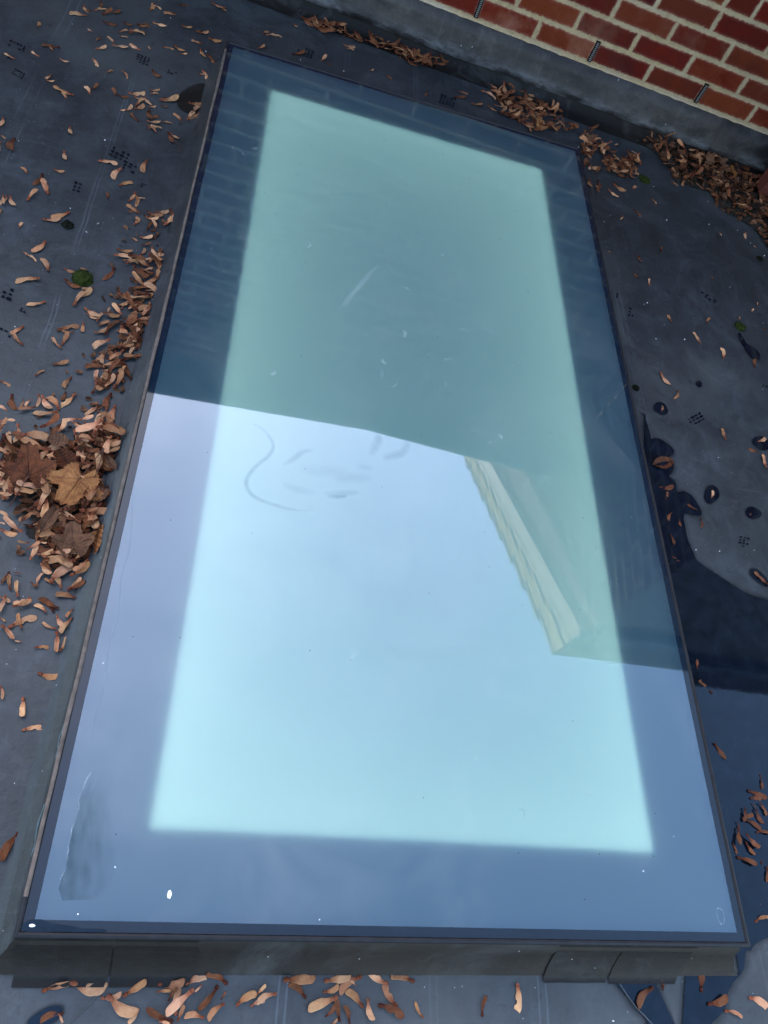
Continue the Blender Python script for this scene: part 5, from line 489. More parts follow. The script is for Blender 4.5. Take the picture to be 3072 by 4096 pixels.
(1.4422,2.6271,0.0015,0.62,0.0236,6,0,-0.04,0.11),(1.4,2.5393,0.0056,4.2,0.0378,5,2,-0.09,0.71),(1.0792,2.5939,0.0072,0.25,0.0373,3,2,0.08,0.59),(2.1284,2.6687,0.0083,5.34,0.0433,7,2,-0.01,-0.21),(1.9974,2.5649,0.0215,1.17,0.0417,2,1,0.06,-0.17),(1.1425,2.7444,0.0035,1.03,0.039,1,1,0.14,0.33),(1.9566,2.7181,0.0146,0.82,0.0428,3,2,0.14,0.31),
(1.1641,2.6368,0.0031,-1.34,0.0374,0,2,-0.07,-0.4),(1.832,2.5964,0.0092,3.79,0.0403,4,1,-0.19,0.29),(2.0574,2.5694,0.0052,3.56,0.0414,1,1,0.54,-0.1),(1.387,2.6217,0.0045,3.84,0.038,7,2,-0.03,0.94),(1.4792,2.5421,0.0102,5.82,0.0377,4,2,-0.46,-0.25),(1.9715,2.2305,0.0015,1.93,0.0162,5,0,-0.04,0.03),(0.6855,2.5973,0.0015,-1.93,0.026,5,2,-0.06,-0.06),
(1.8172,2.2602,0.0015,-1.19,0.0162,6,0,-0.02,0.11),(1.7759,1.7989,0.0015,1.29,0.0205,3,1,-0.04,-0.14),(1.0229,2.6236,0.0072,0.53,0.0366,3,2,0.03,0.44),(1.3688,2.5682,0.0045,5.03,0.0371,6,2,-0.27,-0.24),(0.7392,2.8539,0.0071,-2.02,0.0378,5,2,0.3,-0.15),(1.1614,2.6898,0.0035,-0.15,0.0375,7,1,0.12,-0.75),
(1.6591,2.78,0.0214,4.39,0.0403,3,2,0.16,0.47),(0.3694,2.8082,0.0069,-0.39,0.0367,1,1,-0.1,-0.52),(1.4883,2.5571,0.0057,5.16,0.0373,2,2,0.21,0.28),(2.0995,2.5631,0.0154,3.89,0.0408,7,1,-0.11,-0.19),(1.3184,2.4951,0.0107,0.83,0.0361,3,2,0.5,-0.19),(0.4021,2.7821,0.0062,0.19,0.0364,4,1,-0.14,-0.39),(0.7248,2.7879,0.0025,1.93,0.0369,0,2,0.4,0.29),
(1.4304,2.5404,0.0099,4.21,0.0365,4,2,0.1,0.61),(0.7236,2.8391,0.0061,-0.07,0.0372,5,1,0.32,0.04),(1.1122,2.7259,0.0074,0.26,0.0371,4,2,-0.22,-0.11),(1.9494,2.3937,0.0053,2.81,0.038,7,2,-0.54,-0.54),(1.9461,2.5983,0.0072,0.21,0.0399,3,2,0.36,0.2),(1.6766,2.7661,0.0161,0.16,0.0398,1,1,-0.12,0.79),(1.3733,2.5706,0.0071,4.84,0.0361,7,2,0.0,0.29),
(1.9068,2.4068,0.0184,1.01,0.0377,6,2,0.02,-0.6),(2.0107,2.2657,0.0158,0.05,0.0371,7,1,0.38,-0.28),(0.653,2.7876,0.0101,-0.17,0.036,6,2,-0.39,0.76),(2.1638,2.6698,0.0137,3.01,0.0412,5,1,-0.1,-0.27),(0.9476,2.7279,0.0063,0.78,0.036,1,2,0.13,-0.56),(1.4281,2.4332,0.0103,3.18,0.0348,7,1,0.14,-0.85),(1.7286,2.5242,0.0022,4.35,0.0369,0,1,-0.39,0.19),
(1.0864,2.7732,0.0053,1.88,0.0368,5,2,-0.15,-0.43),(1.0833,2.5613,0.008,-0.08,0.0345,7,2,0.23,0.5),(1.1424,2.7024,0.0075,2.1,0.0362,1,2,0.49,-0.32),(1.0639,2.7094,0.0086,1.29,0.036,0,1,-0.41,-0.67),(1.5177,2.5533,0.0033,0.44,0.0362,5,2,0.1,0.01),(1.6627,2.5704,0.0059,5.76,0.0368,3,2,-0.03,-0.63),(1.3148,2.3893,0.0105,1.03,0.0336,2,2,0.5,0.03),
(1.7759,2.709,0.0124,1.94,0.0387,4,2,-0.27,-0.56),(1.0764,2.7887,0.0056,-1.32,0.0361,5,2,0.17,0.48),(0.6055,2.7698,0.0041,-0.73,0.0348,2,2,-0.0,-0.35),(1.6546,2.6682,0.0158,5.33,0.0371,4,2,0.15,0.3),(1.3876,2.4666,0.0038,2.39,0.0342,2,2,0.13,-0.41),(2.0509,2.778,0.019,4.36,0.0401,5,2,0.32,-0.26),(1.2875,2.4467,0.0044,5.06,0.0334,3,2,0.39,0.1),
(1.7221,2.7104,0.002,1.15,0.038,3,2,0.19,-0.61),(1.8247,2.5573,0.0021,2.75,0.037,4,2,-0.26,0.07),(0.6448,2.8562,0.0085,-0.03,0.0354,3,2,-0.26,-0.42),(0.9908,2.6642,0.002,1.54,0.0344,1,1,-0.43,-0.7),(1.9192,2.748,0.0069,5.57,0.0388,5,2,-0.17,0.48),(1.7894,2.5842,0.0047,4.57,0.0363,1,2,0.18,-0.95),(1.9913,2.6531,0.0077,4.05,0.038,2,2,0.01,-0.55),
(0.7206,2.8399,0.0056,-0.15,0.0348,4,1,0.27,-0.18),(1.9423,2.8304,0.0194,4.78,0.039,5,2,-0.1,-0.04),(1.9028,2.6078,0.0225,0.28,0.0372,6,2,-0.27,-0.29),(2.0859,2.539,0.0071,5.38,0.0374,0,2,0.32,-0.23),(1.8266,2.5469,0.0083,5.43,0.0357,2,2,0.26,-0.97),(1.2877,2.4879,0.0104,6.04,0.0327,3,1,-0.22,-0.3),(1.0101,2.7214,0.0081,1.73,0.034,1,2,-0.9,-0.27),
(0.51,2.7943,0.0075,-0.51,0.0334,7,1,0.11,-0.18),(1.3054,2.6251,0.0092,4.89,0.0337,2,1,-0.27,-0.15),(1.479,2.4859,0.0034,4.83,0.0332,4,2,-0.57,0.66),(1.8461,2.6345,0.0171,3.65,0.0362,1,1,0.54,0.89),(1.3179,1.9733,0.0015,2.81,0.012,6,1,-0.07,-0.14),(1.8398,1.8582,0.0015,1.0,0.0219,1,0,-0.0,-0.07),(1.4828,2.4552,0.0103,0.3,0.0329,6,1,-0.03,0.37),
(0.38,2.812,0.007,-1.92,0.033,6,2,0.61,-0.11),(1.8242,2.7995,0.0116,5.51,0.0371,5,1,0.28,0.17),(1.1189,2.7522,0.0099,-0.02,0.0338,6,2,-0.18,-0.56),(0.9411,2.7341,0.0062,-0.48,0.033,5,1,-0.13,-0.77),(1.5461,2.5616,0.0026,4.3,0.0335,1,2,0.44,0.44),(0.9741,2.7395,0.0047,-1.38,0.033,5,2,0.27,-0.12),(1.0684,2.6154,0.0029,0.92,0.0324,3,1,0.15,0.15),
(1.6451,2.6108,0.003,1.01,0.0346,3,2,-0.24,-0.24),(1.1499,2.7266,0.0096,0.18,0.0335,1,1,-0.06,0.22),(1.1728,2.6984,0.0028,-0.25,0.0333,6,2,-0.33,0.15),(1.8512,2.7326,0.0159,4.52,0.0362,1,2,-0.12,-0.32),(1.9563,2.4206,0.0238,0.43,0.0345,7,2,0.2,0.07),(1.4929,2.5843,0.0047,5.59,0.0332,2,2,0.04,0.15),(1.9745,2.583,0.0148,4.61,0.0354,0,2,0.26,-0.34),
(0.3091,2.8139,0.0079,-0.68,0.0322,5,2,0.17,-0.15),(1.3288,2.6413,0.0074,0.82,0.033,6,2,0.29,0.36),(1.8141,2.5589,0.0063,5.78,0.0341,7,1,-0.12,-0.57),(1.4914,2.5788,0.0066,5.6,0.0323,7,2,-0.11,0.41),(2.071,2.5028,0.0234,1.71,0.0346,0,2,0.17,-0.25),(1.8717,2.6653,0.0064,4.15,0.0342,6,2,-0.36,0.31),(2.1098,2.382,0.0121,1.66,0.0334,7,1,-0.01,0.05),
(1.6889,2.6329,0.0069,1.72,0.0329,2,1,0.39,0.68),(1.8776,1.8995,0.0015,1.47,0.0156,1,1,0.1,-0.05),(1.3277,0.082,0.0015,-1.54,0.012,4,2,0.11,-0.19),(2.1061,2.623,0.0034,3.84,0.0344,2,2,-0.29,-0.11),(2.0748,2.6494,0.0073,2.02,0.0346,3,1,0.12,0.18),(1.8098,2.6545,0.0247,3.24,0.0328,7,2,0.06,0.11),(2.0887,2.4011,0.0134,5.65,0.0323,5,1,0.73,0.36),
(1.7709,2.6409,0.0073,2.36,0.0324,1,2,-0.1,0.28),(2.0515,2.7497,0.0026,4.18,0.0333,1,2,0.62,1.26),(1.9934,2.7888,0.012,0.07,0.0332,6,1,-0.42,-0.84),(1.9677,2.7237,0.0097,0.38,0.0326,4,2,0.06,0.43),(-0.2444,2.6434,0.0015,2.12,0.0129,6,1,-0.09,0.07),(1.7163,1.9768,0.0015,1.9,0.012,7,2,0.07,-0.17),(1.8763,1.7929,0.0015,-2.33,0.0136,4,2,-0.06,-0.03),
(1.588,1.0147,0.0015,-2.21,0.012,2,2,0.09,-0.1),
]
PUDDLE=[(1.2905, 1.2017), (1.3128, 1.2029), (1.3368, 1.2119), (1.3618, 1.2014), (1.3797, 1.1815), (1.374, 1.1672), (1.3587, 1.1535), (1.3676, 1.1322), (1.3591, 1.105), (1.3439, 1.0869), (1.3581, 1.0748), (1.3594, 1.0552), (1.3583, 1.0379), (1.3699, 1.0425), (1.3827, 1.0459), (1.4021, 1.0364), (1.4154, 1.0122), (1.4208, 0.9915), (1.4172, 0.9771), (1.3917, 0.974), (1.3682, 0.9746), (1.3591, 0.9598), (1.3578, 0.9364), (1.3564, 0.8951), (1.3642, 0.8606), (1.3717, 0.8354), (1.4069, 0.8125), (1.4468, 0.7904), (1.4825, 0.7699), (1.5165, 0.7598), (1.5607, 0.7531), (1.6457, 0.7368), (1.746, 0.6824), (1.654, 0.4425), (1.5048, 0.1571), (1.4352, 0.0709), (1.3649, 0.0272), (1.3291, 0.0177), (1.306, 0.0111), (1.2896, 0.0033), (1.2801, -0.0048), (1.2691, -0.0069), (1.2591, -0.0291), (1.2487, -0.0413), (1.2237, -0.0581), (1.2074, -0.0746), (1.1968, -0.0954), (1.1807, -0.1067), (1.1616, -0.1175), (1.1311, -0.1373), (1.0378, -0.138), (1.0339, -0.1118), (1.0158, -0.094), (1.0008, -0.076), (0.9878, -0.0624), (0.9817, -0.0533), (0.9844, -0.043), (1.0568, -0.0452), (1.1277, -0.0451), (1.245, -0.042), (1.255, 0.2), (1.262, 0.7), (1.266, 1.1)]
WET_SPOTS=[[(1.39, 1.3181), (1.3853, 1.3111), (1.3785, 1.3061), (1.3713, 1.3041), (1.365, 1.3045), (1.3598, 1.3061), (1.355, 1.308), (1.3505, 1.3106), (1.3469, 1.3148), (1.3455, 1.3208), (1.3469, 1.3278), (1.3506, 1.3346), (1.3557, 1.3405), (1.3617, 1.3454), (1.3682, 1.349), (1.375, 1.3508), (1.3812, 1.3501), (1.3859, 1.3469), (1.3887, 1.3423), (1.3904, 1.3372), (1.3916, 1.3317), (1.3918, 1.3253)], [(1.4956, 1.0579), (1.4911, 1.049), (1.485, 1.0415), (1.4787, 1.0356), (1.4724, 1.0303), (1.4655, 1.0251), (1.4578, 1.0212), (1.4502, 1.0205), (1.4448, 1.0242), (1.4428, 1.0314), (1.4438, 1.0402), (1.4466, 1.0487), (1.45, 1.0566), (1.454, 1.0646), (1.4594, 1.0724), (1.4663, 1.0791), (1.4739, 1.0832), (1.4811, 1.0844), (1.4873, 1.083), (1.4924, 1.0796), (1.496, 1.0743), (1.4973, 1.0669)], [(1.7244, 1.2685), (1.7212, 1.262), (1.7154, 1.2556), (1.7068, 1.2509), (1.697, 1.2491), (1.6879, 1.2502), (1.6806, 1.2533), (1.6748, 1.2575), (1.6705, 1.2625), (1.6682, 1.2685), (1.6687, 1.2751), (1.6722, 1.2817), (1.6779, 1.2874), (1.6848, 1.2923), (1.6926, 1.2965), (1.7016, 1.2998), (1.7115, 1.3011), (1.7206, 1.2992), (1.7267, 1.2942), (1.7289, 1.2875), (1.7281, 1.2807), (1.7264, 1.2746)], [(1.621, 1.0215), (1.619, 1.0153), (1.6136, 1.0092), (1.6063, 1.0043), (1.5987, 1.001), (1.5915, 0.9988), (1.5846, 0.9975), (1.5781, 0.9974), (1.5728, 0.9991), (1.5696, 1.0025), (1.5685, 1.0071), (1.569, 1.0123), (1.5709, 1.0178), (1.5745, 1.0238), (1.5802, 1.0297), (1.5879, 1.0343), (1.5959, 1.0365), (1.6028, 1.0362), (1.608, 1.0344), (1.6121, 1.0322), (1.6161, 1.0298), (1.6196, 1.0265)], [(1.5769, 0.7964), (1.5714, 0.7933), (1.564, 0.7934), (1.5563, 0.7958), (1.5494, 0.7991), (1.5431, 0.8028), (1.5369, 0.8072), (1.5314, 0.8125), (1.5276, 0.8188), (1.5264, 0.825), (1.5276, 0.8304), (1.5306, 0.8348), (1.5351, 0.8381), (1.541, 0.8399), (1.5484, 0.8395), (1.5561, 0.8365), (1.5628, 0.8315), (1.5678, 0.8258), (1.5715, 0.8202), (1.5749, 0.8146), (1.5778, 0.8084), (1.579, 0.8019)], [(1.5417, 1.4618), (1.5411, 1.4588), (1.5399, 1.4553), (1.5374, 1.4516), (1.5339, 1.4486), (1.5301, 1.4471), (1.5268, 1.447), (1.5243, 1.448), (1.5224, 1.4493), (1.5208, 1.451), (1.5198, 1.4532), (1.5198, 1.4562), (1.521, 1.4596), (1.5232, 1.463), (1.526, 1.4661), (1.5292, 1.4687), (1.5327, 1.4709), (1.5363, 1.4721), (1.5394, 1.4719), (1.5414, 1.4702), (1.5422, 1.4675), (1.5421, 1.4646)], [(0.0747, -0.0886), (0.0744, -0.0914), (0.0735, -0.0942), (0.0718, -0.0972), (0.0683, -0.1004), (0.0631, -0.1032), (0.0567, -0.1053), (0.0503, -0.1064), (0.0443, -0.1068), (0.0389, -0.1064), (0.0344, -0.1052), (0.0319, -0.103), (0.0318, -0.1001), (0.0341, -0.0969), (0.0377, -0.094), (0.0418, -0.0913), (0.0462, -0.0886), (0.0517, -0.0858), (0.0585, -0.0836), (0.0655, -0.0827), (0.071, -0.0836), (0.074, -0.0859)], [(1.7516, 1.7353), (1.7626, 1.7211), (1.7724, 1.693), (1.7986, 1.6799), (1.8113, 1.6563), (1.8022, 1.6324), (1.7827, 1.6271), (1.7638, 1.6432), (1.7562, 1.668), (1.7485, 1.693)], [(-0.0026, 2.2176), (0.0004, 2.1992), (0.0011, 2.1797), (-0.0009, 2.1597), (-0.0058, 2.1403), (-0.0135, 2.1231), (-0.0233, 2.1094), (-0.0342, 2.0999), (-0.0453, 2.0941), (-0.0563, 2.0912), (-0.0672, 2.0903), (-0.0782, 2.0919), (-0.089, 2.097), (-0.0987, 2.1069), (-0.1059, 2.1219), (-0.1094, 2.1408), (-0.1088, 2.1614), (-0.1046, 2.1814), (-0.0981, 2.1994), (-0.0903, 2.2151), (-0.0818, 2.2291), (-0.0723, 2.2417), (-0.0617, 2.2524), (-0.0498, 2.2596), (-0.0374, 2.2616), (-0.0256, 2.2576), (-0.0156, 2.248), (-0.0079, 2.2342)]]
